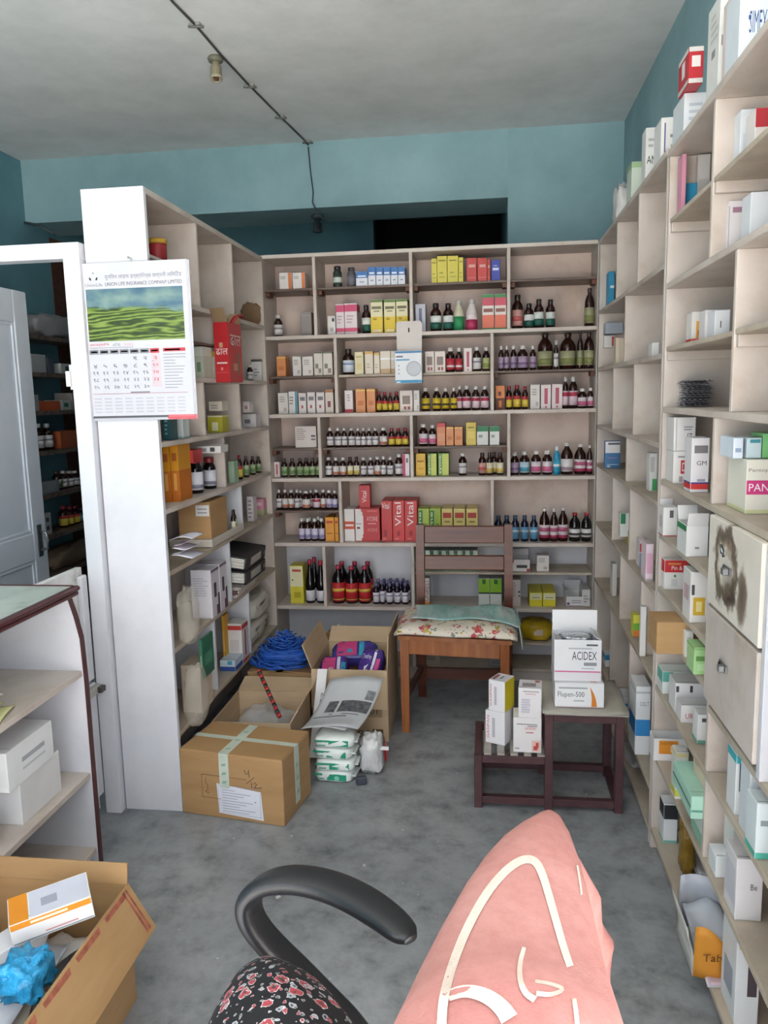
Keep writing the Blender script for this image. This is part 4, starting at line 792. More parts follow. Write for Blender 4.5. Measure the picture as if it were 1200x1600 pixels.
def papers(s, px, d, label, m='d6d4de', inset=.0, base=.038, n=5, seed=1, Y=None):
    a, b, Y, d, zb, zt = s.spot(*px, d, inset, base, Y=Y); r = empty('loose_papers', ((a+b)/2, Y+d/2, zb)); rr = random.Random(seed)
    for i in range(n):
        h0, tw = (zt-zb)*(i+.3)/n, rr.uniform(-.25, .25); ww, dl = (b-a)*rr.uniform(.75, .95), d*rr.uniform(.75, .92); ph = rr.uniform(0, 6)
        MB().surf(lambda u, v: ((u-.5)*ww*math.cos(tw)-(v-.5)*dl*math.sin(tw)*.3, (v-.5)*dl, h0*.5+.16*(zt-zb)*(.5+.5*math.sin(u*3.1+ph))*(u*.6+.4)+.0006*i), 8, 6, P([m, 'cfcdd0', 'dcd9e2', 'c9b7c4'][i % 4], .7), .0006).build('sheet', r, (0, 0, 0))
    tag(r, label, 'papers'); return r
papers(s, (262, 300, 812, 853), .12, 'crumpled papers beside the brown carton with sticker', Y=2.54)
s.bottle('yellw', 356.5, 11, 797, 831, 'front amber bottle between brown carton and upright', .02); s.bottle('yellw', 364, 9, 797, 827, 'rear amber bottle between brown carton and upright', .03)
s.box((386, 396, 776, 822), .06, 'd3c9ca', lines('F', .2, .8, .1, .9, 5, g2), 'white carton left of the pink one, far left-cabinet bay', .03)
s.box((397, 412, 780, 815), .07, 'c98a9c', [('W', 0, .35, 'a8b088'), ('F', .2, .6, .8, .8, 'e0c4cc')], 'pink carton in the far bay of the left cabinet', .03)
s.box((413, 425, 779, 812), .06, 'd6cfce', lines('F', .1, .9, .1, .9, 7, 'a86a70'), 'white striped carton right of the pink one, left cabinet', .02)
s = L_(.593, .85, (3.167,))
purple = [('R', .55, 0, 1, .22, '5a3a4c'), ('R', .75, .2, 1, .45, '5a3a4c'), ('R', 0, .93, 1, 1, '77697a'), ('R', .3, .4, .6, .7, '4a4450'), ('F', .04, .04, .96, .95, 'd9d6dc')]+lines('F', .12, .85, .45, .85, 8, 'b9b6bf')
s.bag((268, 298, 915, 976), .12, CLEARB, 8, 'clear crumpled bag beside the purple-cornered white cartons', .1, Y=2.535)
s.box((299, 331, 891, 968), .09, 'd6d2da', purple, 'front white carton with purple corner on the left cabinet', .0)
s.box((306, 344, 882, 957), .085, 'd6d2da', purple, 'rear white carton with purple corner on the left cabinet', .0)
# two ring binders and the ledgers under them, leaning out of the shelf
def binder(y0, z0, ang, label, dx):
    r = empty('ring_binder', (XL-.055+dx, y0+.15, z0)); r.rotation_euler = (0, R(ang), 0)
    L, Wd, Hh = .29, .2, .058; b = MB(); K = P('2b2b2e', .5, .15, 20)
    b.box(-Wd/2, Wd/2, -L/2, L/2, 0, .003, K); b.box(-Wd/2, Wd/2, -L/2, L/2, Hh-.003, Hh, K); b.box(Wd/2-.003, Wd/2, -L/2, L/2, .003, Hh-.003, K); b.build('cover', r, (0, 0, 0))
    MB().box(Wd/2+.0002, Wd/2+.001, -.08, .07, .012, Hh-.012, 'b3aea6').build('spine_label', r, (0, 0, 0))
    q = MB()
    for i in range(7): q.box(-Wd/2+.01+.002*(i % 3), Wd/2-.012, -L/2+.006-.003*(i % 2), L/2-.008, .005+i*.0062, .0098+i*.0062, P(['d9d6cf', 'cfccc6', 'dedbd6'][i % 3], .8), .0004)
    q.build('papers', r, (0, 0, 0)); MB().lathe([(.011, 0), (.011, .0012)], 16, P('8f8d8a', .4, metal=.7)).build('finger_ring', r, (Wd/2+.0014, .12, .03)).rotation_euler = (0, R(90), 0)
    tag(r, label, 'binder')
for i in range(4):
    b = MB(); b.box(XL-.195, XL-.002+.006*i, 3.205+.008*i, 3.50+.01*i, .5935+.016*i, .6085+.016*i, P(['a9a39a', '6a4a4e', 'b3aca2', '7c7470'][i], .7), .001)
    b.box(XL-.19, XL+.0022+.006*i, 3.215+.008*i, 3.49+.01*i, .596+.016*i, .606+.016*i, 'd3cfc8', .0006)
    o = b.build('ledger', None, None, world=True); tag(o, ['grey ledger lying lowest under the binders', 'maroon ledger second from bottom under the binders', 'pale ledger third from bottom under the binders', 'brown ledger directly under the two binders'][i], 'ledger', 'ledgers under the ring binders')
binder(3.2, .662, 4, 'lower black ring binder leaning out of the left cabinet', .005); binder(3.19, .733, 8, 'upper black ring binder leaning out of the left cabinet', .01)
s = L_(.288, .57, (2.939, 3.401))
s.box((283, 313, 1040, 1072), .12, 'c6b5a2', [], 'beige carton under the plastic bags, left cabinet low shelf', .03, Y=2.70)
s.box((283, 314, 994, 1024), .12, '2d6b4f', [('F', .3, .3, .7, .6, '86b09a'), ('R', .2, .3, .8, .6, '4a8a6c')], 'dark green carton low on the left cabinet near the post', .03, base=.125, Y=2.71)
s.bag((277, 312, 1040, 1095), .13, CLEARB, 12, 'crumpled beige plastic bag low on the left cabinet', .11, .0, Y=2.55)
s.box((344, 368, 1032, 1061), .1, 'c3d3e2', [('F', 0, 0, 1, .42, '2c4f96'), ('R', 0, 0, 1, .42, '2c4f96'), ('F', .5, .6, .8, .95, '46a3c0')], 'blue and white carton low in the middle left bay', .0)
s.box((352, 376, 977, 1036), .09, 'd9d6d3', [('W', .84, .95, 'bf3a34'), ('W', 0, .08, 'bf3a34'), ('R', .4, .15, .6, .8, 'b5434a'), ('F', .2, .3, .8, .6, 'c9c6c6')], 'white carton with red bands low on the left cabinet', .0)
s.box((350, 362, 962, 1015), .06, 'c9962a', [('F', .2, .3, .8, .7, 'd8b25a')], 'orange-yellow carton behind the red-banded carton', .03)
# white sacks on the low far shelf
for i, (z0, seed) in enumerate(((.2885, 4), (.40, 9))):
    r = MB(); r.blob(.17, .36, .105, P('cdc9be', .7, .1, 8, bump=.3, bscale=26), seed, .1, nu=30, nv=16, square=.55)
    for k in range(9): r.box(.0835, .0845, -.1+.022*k, -.085+.022*k, .06, .074, '5a5a56', .0002); r.box(.0845, .0855, -.08+.022*k, -.068+.022*k, .042, .052, '6a6a66', .0002)
    o = r.build('white_sack', None, (XL-.1+.01*i, 3.62, z0)); tag(o, ['lower white plastic sack with black print by the corner', 'upper white plastic sack with black print by the corner'][i], 'sack', 'white sacks')

# ---------------------------------------------------------------- right cabinet, far unit
RF = lambda z, top, ys: Side('R', z, top, ys, 2.4725, YB-.0205)
RN = lambda z, top, ys: Side('R', z, top, ys, .7165, 2.4275)
s = RF(2.124, 2.7, ())
s.bag((963, 990, 277, 322), .16, CRUMP, 21, 'crumpled white packet on top of the far right cabinet', .16, .0, name='white_packet', cat='packet')
o = MB(); o.text('Flupen', (0, 0, 0), (.07, 0, .004), (0, 0, .026), P('5a5a60')); q = at(971, 302, X=.535); o.build('lettering', LABELS['crumpled white packet on top of the far right cabinet'], Vector((q.x-.02, q.y-.02, q.z))-LABELS['crumpled white packet on top of the far right cabinet'].location)
s.box((987, 1006, 252, 285), .1, 'c9d2c4', [('F', .5, 0, 1, .12, 'a83a3c'), ('W', .85, 1, '9ab88c')], 'pale green carton on top of the right cabinet', .01)
s.box((1009, 1030, 199, 253), .07, 'dedcd9', [('F', .1, .4, .8, .53, '3a3a3e', 'AM'), ('W', 0, .14, 'b8b6ae')]+lines('F', .2, .7, .65, .85, 2, 'b0aeb0'), 'tall white carton marked AM on top of the right cabinet', .02)
s = RN(2.112, 2.86, ())
s.box((1033, 1059, 183, 231), .1, 'dfddda', [('F', .2, .05, .27, .88, '34307c'), ('F', .05, .06, .5, .16, '4a4a50'), ('F', .55, .55, .95, .62, g2), ('F', .6, .3, .9, .4, 'b9a9a6')], 'white carton with thin blue stripe atop the right cabinet', .0)
s.box((1060, 1068, 165, 205), .06, 'd8d8d6', [], 'slim white carton atop the right cabinet behind the red one', .02)
s.box((1069, 1108, 144, 186), .14, 'd6dade', lines('F', .2, .8, .3, .8, 3, 'b8bcc6'), 'wide white carton supporting the red and white carton', .005)
zt = s.occ[-1][5]-2.112
s.box((1076, 1099, 72, 141), .11, 'b92630', [('L', .35, .35, .65, .8, 'dcd3d2'), ('F', .2, .45, .8, .75, 'dcd3d2'), ('W', 0, .14, 'cfcac6'), ('W', .86, 1, 'cfcac6')], 'red and white carton stacked high atop the right cabinet', .0, base=zt+.0006)
s.box((1124, 1141, -12, 125), .1, 'dcdcd8', [('F', .2, .5, .7, .6, '8a8a88'), ('L', .4, .45, .7, .53, '8a8a88')]+lines('L', .3, .9, .6, .9, 4, 'c3c3c0'), 'tall white carton near the ceiling atop the right cabinet', .02)
s.box((1142, 1155, -10, 99), .06, 'd9c6c0', [('F', 0, 0, 1, .22, '5faa2c'), ('F', 0, .3, 1, .36, '5a5a52'), ('F', .5, .4, 1, .6, 'c98a90')], 'pale carton with bright green foot atop the right cabinet', .01)
s.box((1156, 1225, -30, 84), .1, 'd3dbe2', [('F', .22, .32, .62, .62, '2c4a86', 'SIMEX'), ('F', .2, .5, .26, .56, '2c4a86')], 'large bluish-white carton marked SIMEX atop the right cabinet', .0)
s = RF(1.812, 2.105, (3.37, 2.907))
s.box((951, 960, 424, 470), .08, '2a8fb8', [('F', .3, .55, 1, .62, 'd3e6ee')], 'bright blue carton in the far top bay, right cabinet', .03)
s = RF(1.553, 1.79, (3.144,))
s.box((940, 961, 542, 570), .1, 'c99a80', [('F', .3, .5, .8, .66, '5a3a34')], 'salmon carton in the far bay of the right cabinet', .02)
s.box((944, 961, 524, 541), .08, 'd6d2ce', [('F', .7, .1, .95, .9, 'a84440')], 'small white carton stacked on the salmon carton', .02, base=.088)
s.box((946, 974, 504, 523), .08, '9fa6b3', [], 'grey-blue carton topmost on the salmon carton stack', .02, base=.148)
s.box((962, 976, 528, 562), .06, 'c9bba8', [('F', .45, 0, .5, 1, 'a8977f')], 'beige carton beside the salmon one, right cabinet', .012)
s.box((1019, 1030, 535, 552), .06, 'd9d8d6', [], 'small white carton alone before the far unit upright', .02)
s = RF(1.108, 1.27, (3.05,))
s.box((945, 969, 689, 750), .03, '3f6f9e', [('F', .02, .56, .98, .98, 'dcdadc'), ('F', .2, .86, .95, .93, '5a5a5e'), ('F', .2, .36, .8, .4, '8a7ab0'), ('F', .15, .12, .9, .15, 'a8c4dc'), ('F', .15, .04, .35, .09, 'd6e2ec')], 'blue and white upright booklet box on the right cabinet', .0)
s.box((1015, 1027, 708, 753), .05, 'd3d2ce', [('F', .4, 0, 1, .32, '3f9a5a'), ('F', .1, .5, .6, .9, 'b3aeb0')], 'white carton with green foot below the blank bay', .03)
s = RF(.828, 1.09, (3.356, 2.95))
s.box((969, 983, 802, 830), .05, 'd9dbd6', [('F', .05, .55, .6, .98, '1f7a4c')], 'white carton with green corner beside the right cabinet upright', .02, base=.03)
s.box((968, 984, 829, 845), .06, 'b5a35a', [], 'low ochre carton beneath the green-cornered carton', .018)
s.box((999, 1008, 843, 905), .06, 'd2c9ca', [('F', 0, .55, 1, .85, 'b8383a'), ('F', 0, 0, 1, .5, '6d8fa8')], 'thin red and blue carton beside the pink one, right cabinet', .02)
s.box((1009, 1021, 850, 912), .08, 'dcc9d0', [('F', .1, .2, .9, .75, 'd3a4b8'), ('W', .02, .06, 'b0a8aa')], 'pink and white carton at the far unit end', .0)
s = RF(.552, .81, (3.128, 2.70))
s.box((957, 964, 881, 921), .06, 'd2cfca', [], 'small white carton deep in the right cabinet corner', .03)
s.box((989.5, 1000, 961, 988), .05, 'd3d04a', [('F', 0, .3, 1, .62, '6fae3a'), ('F', 0, 0, 1, .3, 'd67a3a')], 'small yellow, green and orange carton on the right cabinet', .015)
s.box((1001, 1010, 948, 1002), .05, 'dcd9d6', [], 'narrow white carton beside the brown carton', .0)
s = RF(.19, .53, (3.34, 2.885))
s.box((945, 958, 1023, 1062), .07, 'dcdcdc', [('W', .55, 1, '2a8fc0')], 'white carton with blue top beyond the stacked stool cartons', .02)
s.box((993, 1016, 1073, 1180), .12, 'dfe1e3', [('W', .28, .52, '2f86c6'), ('F', .3, .72, .9, .78, '8f8f96', 'DELT'), ('W', .9, .93, 'b9bcc0')], 'tall white carton with blue band low on the right', -.004)
s.box((974, 990, 1090, 1172), .1, 'd3d8dc', [('W', .35, .58, '2f86c6')], 'rear white carton with blue band low on the right', .02)
s = RF(.05, .172, ())
s.bag((982, 1012, 1195, 1262), .25, P('a8a6a4', .4, .2, 12, bump=.5, bscale=26), 31, 'grey packets pushed under the blue-banded carton', .15, .005, name='grey_packet', cat='packet')
# ---------------------------------------------------------------- right cabinet, near unit
s = RN(1.925, 2.092, (1.991,))
s.box((1066, 1089, 286, 319), .06, '2591bd', [('F', 0, 0, .12, 1, 'e3e6e8'), ('F', .8, .1, 1, .5, 'd3e2ea')], 'cyan carton on the high bay of the near unit', .03)
s.box((1078, 1110, 232, 290), .04, 'c2c0be', [('F', .1, .3, .9, .6, 'b0aeac'), ('F', .75, 0, .9, .3, 'c22f36')], 'grey-white carton behind the cyan one, high right bay', .05)
s.box((1066, 1074, 240, 290), .05, 'c989a0', [], 'narrow pink carton behind the cyan one, high right bay', .03, Y=2.36)
s.box((1157, 1179, 170, 236), .05, 'd6dbe0', [('F', .2, .2, .8, .6, 'c6ccd4')], 'bluish-white carton in the nearest high bay', .045)
s.box((1180, 1218, 167, 214), .06, 'dfd9d6', [('F', 0, .62, 1, 1, 'b8343f'), ('F', .2, .2, .85, .42, '6a3a40', 'CAL')], 'white carton with red top in the nearest high bay', .05)
s = RN(1.748, 1.91, (1.991,))
s.box((1138, 1172, 313, 353), .05, 'd6d1d3', [('F', .2, .78, .95, .88, '9a7688'), ('F', .03, 0, .06, .9, '8a8a94')], 'white carton with mauve stripe on the near unit', .035)
s.box((1173, 1212, 299, 345), .06, 'd3d7dc', [('W', 0, .18, '6a90bd')], 'white carton with pale blue foot on the near unit', .04)
s = RN(1.568, 1.73, (1.782,))
s.box((1081, 1101, 487, 530), .06, 'd9d4d0', [('F', .35, .15, 1, .7, 'd99a3c'), ('W', 0, .14, 'c84630'), ('F', .5, .25, .85, .4, '8f5a2a')], 'white carton with orange panel on the near unit', .03)
s.box((1102, 1116, 484, 526), .06, 'd3cfd2', [], 'plain white carton beside the orange-panelled one', .03)
s.box((1117, 1141, 484, 523), .06, 'd6d8dc', [('F', .35, .35, .42, .6, '4a4a50')], 'wider white carton right of the orange-panelled one', .03)
s = RN(1.397, 1.55, (1.782,))
a, b, Y, d, zb, zt = s.spot(1070, 1138, 602, 640, .2, .03, 0); b -= .03; r = empty('blister_bundle', ((a+b)/2, Y+d/2, zb)); rr = random.Random(4)
for i in range(14):
    q = MB(); q.box(-(b-a)*.42, (b-a)*.42, -.045, .045, 0, .0016, P(['8b888c', '6f6a72', 'a5a3a6'][i % 3], .3, .2, 30, metal=.5))
    for k in range(5):
        for j in (-1, 1): q.lathe([(.007, .0016), (.006, .004), (.001, .0048)], 7, P('9c9aa0', .25, metal=.6), ((k-2)*(b-a)*.17, j*.02, 0))
    o = q.build('blister_strip', r, (rr.uniform(-.006, .006), rr.uniform(-.01, .01), .002+i*.0052), rr.uniform(-.05, .05)); o.rotation_euler.x = rr.uniform(-.01, .01)
tag(r, 'bundle of grey tablet blister strips on the near unit', 'tablets')
s = RN(1.183, 1.381, (1.9,))
s.box((1052, 1075, 705, 758), .09, 'dedbd8', [('F', .5, .3, .95, .72, 'b8343a'), ('F', .6, .38, .85, .64, 'e9e0de', 'D'), ('F', .4, .05, .65, .22, 'a89aa0'), ('F', .3, .8, .9, .85, g2)], 'white carton with red letter D on the near unit', .01)
zz = s.occ[-1][5]-1.183
s.box((1053, 1087, 652, 704), .09, 'dddad8', [('F', .62, .35, .85, .52, '4a4a4e', 'IZ'), ('F', .1, .02, .13, .98, '9a989c')]+lines('F', .45, .95, .6, .75, 2, g2), 'white carton stacked on the carton with red D', .008, base=zz+.0006)
s.box((1080, 1108, 684, 772), .07, 'dbd8da', [('F', .3, .5, .85, .58, '3c3c48', 'GM'), ('F', .35, .2, .8, .25, 'a09aa8'), ('W', .06, .16, 'c8332f'), ('W', .16, .19, '3a3a86'), ('F', .15, .72, .9, .86, '7a7678')], 'white carton with red and blue foot marked GM', .008)
s.box((1166, 1220, 718, 790), .13, 'dfdccf', [('F', 0, .36, 1, .62, 'c83a7c'), ('F', .08, .42, .92, .56, 'f0e3ea', 'PAND'), ('F', .06, .76, .9, .84, '77766e', 'Pantopraz'), ('W', 0, .08, 'cfd0a0')], 'cream carton with magenta band reading PAND', .03)
zz = s.occ[-1][5]-1.183
s.box((1146, 1161.5, 684, 716), .1, 'cfd9e4', [('F', .2, .3, .8, .5, '8a9cb8')], 'small pale blue carton standing beside the cream magenta-banded carton', .016, base=zz+.0006, Y=s.occ[-1][2]+.02)
s.box((1167, 1190, 684, 716), .08, 'c3d6dc', [('F', .2, .75, .9, .92, '3f8f9c')], 'pale blue carton with teal strip atop the cream carton', .05, base=zz+.0006, Y=s.occ[-2][2]+.02)
s.box((1192, 1215, 677, 716), .08, '7cc07c', [], 'green carton atop the cream carton with magenta band', .05, base=zz+.0006, Y=s.occ[-3][2]+.02)
s = RN(1.02, 1.166, (1.86,))
s.open((1036, 1058, 793, 853), .07, P('dddbd9', .5, .05), [('F', .45, .65, .72, .9, '5a5658'), ('W', 0, .05, 'a8343a'), ('L', .2, .3, .8, .7, 'c0bec0')], [('B', .02, -14)], 'opened white carton with black code square on near unit', -.002)
s.open((1072, 1106, 822, 893), .1, P('d9d8d6', .5, .05), [('F', .4, .25, .6, .32, g2), ('L', 0, .8, 1, 1, '1f7a4c')], [('F', .035, 15), ('B', .04, 20)], 'opened white carton with torn lid on near unit', -.004, inner=P('2f6b45', .7))
s = RN(.857, 1.003, (1.86,))
s.box((1038, 1075, 875, 924), .08, 'e0ddda', [('W', .58, 1, 'c02a30'), ('F', .3, .66, .92, .8, 'ecd9d6', 'Pin & P'), ('F', .15, .84, .7, .9, 'd98a40'), ('F', .4, .42, .5, .5, '4f8a5a'), ('F', .3, .1, .55, .36, 'cfcccc')], 'white carton with red top reading Pin', .01)
s.box((1079, 1110, 894, 960), .08, 'd9d5d0', [('F', .15, .15, .75, .5, 'c9a22a'), ('F', .3, .22, .6, .42, 'e0cf90'), ('F', .05, .55, .2, .75, '4a4a4c'), ('L', .2, .4, .8, .7, 'c2a5a8')], 'white carton with yellow badge beside the drawer', .0)
s = RN(.752, .84, (1.86,)); s.top = .999
# brown carton sticking out of its shelf
a, b, Y, d, zb, zt = s.spot(1026, 1067, 953, 1025, .09, -.075, 0)
YC = at(1026, 1022, Z=.752).y; xa, xb = at(1026, 990, Y=YC).x, at(1067, 990, Y=YC).x
o = carton(xb-xa+.04, .11, .087, CARD, [], 'brown_carton'); o.location = ((xa+xb)/2+.02, YC, .7525); tag(o, 'plain brown carton jutting out of the near unit', 'box')
s.occ[-1] = (xa, xb+.04, YC, YC+.11, .7525, .84)
s.box((1070, 1083, 986, 1040), .06, 'd6d4cc', lines('F', .2, .8, .2, .8, 6, 'b3b0a8'), 'white carton between brown and green cartons', -.0)
s.box((1084, 1114, 1012, 1062), .07, '9fc88a', [('F', .1, .5, .9, .68, '5a8a48'), ('F', .2, .15, .8, .4, 'b3d6a0'), ('W', .9, 1, '86b070')], 'light green carton beneath the locked drawer', -.01)
s = RN(.545, .73, (1.86,))
s.box((1035, 1082, 1050, 1084), .07, 'd3dbd8', [('F', 0, .55, .35, 1, '5aa898'), ('F', .85, .4, 1, .9, '4aa06a'), ('L', 0, .5, 1, 1, '5aa898')], 'white carton with teal corner on the low near unit', .005)
s.box((1055, 1112, 1068, 1108), .08, 'd9d8d8', [('F', .02, .7, .1, .9, '3a3a40'), ('F', .4, .7, .48, .92, '3a3a40'), ('F', .55, .2, .8, .3, g2)], 'wide white carton second from the teal-cornered one', .01)
s.box((1064, 1112, 1103, 1132), .06, 'd6d3d3', [('F', .15, .25, .6, .55, 'a8324a', 'URIN'), ('F', .75, .4, 1, .9, 'b8606c')], 'white carton with crimson lettering on the low near unit', .01)
s.box((1090, 1112, 1117, 1152), .05, 'd9d9d9', [('F', .3, .75, .8, .88, '4a4a4e'), ('W', 0, .14, '6aa08f')], 'small white carton with teal dotted foot, low near unit', .02)
s.box((1150, 1168, 1180, 1240), .06, 'd6dadb', [('F', .3, .4, .6, .9, '3f4648'), ('W', .86, 1, '3aa6b0')], 'white carton with turquoise top on nearest low bay', .01)
s.top = .694
s.box((1172, 1196, 1190, 1262), .06, 'cfd6dc', [('F', .2, .4, .8, .6, 'a0aab4')], 'bluish-white carton beside the turquoise-topped one', .01)
s.box((1182, 1215, 1256, 1308), .06, 'd3dde0', [('W', 0, .12, '4fae9c'), ('F', .2, .6, .8, .7, '8a969c')], 'white carton with teal foot nearest on the low bay', .0)
s = RN(.325, .528, (1.86,))
s.open((1021, 1074, 1155, 1216), .12, P('dbd9d8', .5, .05), [('F', .15, .32, .72, .92, 'd98a24'), ('F', .2, .74, .68, .86, '7a4a18', 'DEXTRO'), ('F', .5, .4, .7, .7, 'e6d3b8')], [], 'opened white carton with orange label reading DEXTRO', -.01, inner=P('8a7f74', .8))
s.box((1056, 1076, 1176, 1216), .05, 'd9d9d4', [('W', .06, .2, 'cfcb4a'), ('W', .9, 1, 'd8c89a'), ('F', .5, .3, .9, .42, g2)], 'white carton with yellow stripe before the DEXTRO carton', -.0)
s.box((1100, 1140, 1280, 1308), .12, 'cfd8d2', [('W', 0, .4, '8ab8a0')], 'white and green carton under the mint green box', .01)
zz = s.occ[-1][5]-.325
s.box((1082, 1148, 1250, 1275), .19, 'a8d3c0', [('F', 0, .3, 1, .4, '5f9a88'), ('L', 0, .45, 1, .55, '3f6f64')], 'mint green box lying flat on the low near unit', -.012, cat='box', base=zz+.0006, Y=s.occ[-1][2]-.02)
zz = s.occ[-1][5]-.325
s.box((1104, 1142, 1160, 1236), .12, 'cfc0a8', [('F', .15, .22, .8, .36, '7a3040', 'PAN'), ('F', .2, .42, .7, .5, '8a7a70'), ('L', .1, .6, .4, .7, 'a8937c')], 'beige carton marked PAN standing on the mint green box', .03, base=zz+.0006, Y=s.occ[-1][2]+.015)
s = s_low = RN(.07, .305, ())
s.box((1037, 1059, 1257, 1312), .06, 'dfe2e4', [('W', .62, .98, '25262c'), ('W', 0, .08, '7fb8ac')], 'white carton with black top on the lowest near shelf', .02)
s.bag((1066, 1092, 1290, 1338), .08, P('8a6a24', .3, .3, 30, bump=.6, bscale=60), 41, 'ochre capsule strip on the lowest near shelf', .18, .03, name='capsule_strip', cat='tablets')
papers(s, (1050, 1112, 1356, 1380), .12, 'folded grey-white leaflets spilled on the lowest near shelf', 'cfccca', -.0, 0.001, 5, 6)
s = RN(.325, .528, (1.86,)); s.top = .525
s.box((1118, 1140, 1305, 1332), .05, 'c83a5c', [], 'crimson carton behind the plain white one, second lowest shelf', .06)
s.box((1118, 1141, 1340, 1376), .06, 'dde1e4', [], 'plain white carton before the crimson one, second lowest shelf', .01)
s.box((1143, 1180, 1292, 1340), .07, 'd3d6d2', [('W', 0, .3, '7aa878'), ('F', .3, .5, .8, .7, 'b0b4b0')], 'white carton with green foot, second lowest near shelf', .04)
s.box((1150, 1192, 1343, 1422), .08, 'd6d3d6', [('F', .55, .5, .8, .6, '4a4a52', 'Be'), ('L', .1, .2, .9, .8, 'c6c6ce')], 'white carton marked Be on the second lowest near shelf', .01)
s = s_low
# torn orange and white packet poking out of the bottom shelf
a, b, Y, d, zb, zt = s.spot(1084, 1162, 1425, 1530, .17, -.03, 0); r = empty('torn_packet', ((a+b)/2, Y+d/2, zb)); hw = (b-a)/2; hd = d/2; hh = zt-zb
OR = P('cf8a2c', .6); GW = P('c3c8d2', .5, .1)
MB().surf(lambda u, v: ((u-.5)*2*hw, -hd-.012*math.sin(u*3.1)-v*.01, v*hh*(.62+.2*math.sin(u*4+1))), 10, 5, OR, .001).text('Tablets', (-hw*.7, -hd-.0165, hh*.3), (hw*1.5, 0, .006), (0, -.004, .022), P('6a4518')).build('front_panel', r, (0, 0, 0))
MB().surf(lambda u, v: (-hw+.006*math.sin(v*5)-.008*v, -hd+u*2*hd, v*hh*.7), 6, 5, P('d3cfc8'), .001).build('side_panel', r, (0, 0, 0))
MB().surf(lambda u, v: ((u-.5)*1.9*hw, hd-v*.02+.01*math.sin(u*5), v*hh*.95), 8, 5, GW, .001).build('back_panel', r, (0, 0, 0))
MB().surf(lambda u, v: ((u-.5)*1.7*hw, -hd*.8+v*1.6*hd, hh*(.25+.3*v+.06*math.sin(u*6+v*4))), 8, 8, GW, .001).build('leaflet', r, (0, 0, 0))
tag(r, 'torn orange and white packet reading Tablets at the bottom right', 'packet')
s.box((1152, 1190, 1450, 1500), .1, 'd9dcde', [('L', .2, .2, .8, .5, '9aa2b0'), ('F', .5, .3, .9, .9, '4a3f44'), ('F', .1, .78, .8, .98, 'd0b42a')], 'white carton with yellow rim at the bottom right', .02)
o = papers(s, (1112, 1165, 1560, 1590), .14, 'white leaflets sliding out at the bottom right corner', 'cfd0d6', -.01, .001, 4, 14)
s = RN(.712, .94, (1.86,)); s.top = .95
s.box((1146, 1178, 1118, 1140), .05, 'd6cfcb', [('F', .3, .3, .9, .7, 'a84a4a', 'LEVO')], 'low white carton with red print below the drawer', .05)
s.box((1182, 1215, 1106, 1168), .07, 'c6d6e2', [('F', .2, .3, .8, .4, '8aa0b4')], 'pale blue carton below the locked drawer', .01)
zz = s.occ[-1][5]-.712
# ---------------------------------------------------------------- counter shelves
def cbox(x, y, z, w_, d, h, col, pr, label, rz=0, name='medicine_box'):
    o = carton(w_, d, h, col, pr, name); o.location = (x, y, z+.0004); o.rotation_euler.z = R(rz); tag(o, label, 'box'); return o
cbox(-1.36, 1.86, .31, .2, .2, .125, 'e0e0e0', [], 'plain white carton on the counter shelf supporting another')
cbox(-1.335, 1.80, .4355, .17, .22, .11, 'dfe0e2', [('F', .35, .12, .75, .9, 'b9b53a'), ('F', .35, 0, .98, .14, 'e6e6e6'), ('R', .3, .5, .8, .62, 'a3a6ac'), ('R', .3, .3, .8, .36, 'bcbfc4')], 'white carton with olive stripe stacked on the counter shelf')
for i in range(3): cbox(-1.30-.001*i, 1.73-.055*i, .31, .06, .045, .07, 'e0dfdd', lines('R', .2, .8, .2, .7, 2, 'c0bfc0'), ['small white carton in the counter, farthest of three', 'small white carton in the counter, middle of three', 'small white carton in the counter, nearest of three'][i])
def counter_papers(p, label, cols, seed, n=5, sz=(.2, .15)):
    r = empty('loose_papers', p); rr = random.Random(seed)
    for i in range(n):
        ph = rr.uniform(0, 6); tw = rr.uniform(-.5, .5)
        o = MB().surf(lambda u, v: ((u-.5)*sz[0], (v-.5)*sz[1], .0005+.012*(.5+.5*math.sin(u*3+ph))*(.5+.5*math.cos(v*4+ph))), 8, 6, P(cols[i % len(cols)], .6), .0008).build('sheet', r, (rr.uniform(-.03, .03), rr.uniform(-.05, .05), .002+i*.014), tw)
    tag(r, label, 'papers')
counter_papers((-1.36, 1.74, .6404), 'yellow and white leaflets on the upper counter shelf', ['d8d79a', 'd9d3dc', 'cfd08a', 'd9d24a', 'dcd9d6'], 5)
counter_papers((-1.38, 1.72, .0604), 'brown and white scraps on the lowest counter shelf', ['8a7a6a', '6b5a50', 'b3a494'], 8, 4, (.25, .25))
b = MB(); b.box(-.06, .06, -.16, .16, 0, .09, '1f6b45'); prints(b, .12, .32, .09, []); o = b.build('medicine_box', None, (-1.32, 1.475, .3104)); tag(o, 'dark green carton on the lower counter shelf', 'box')

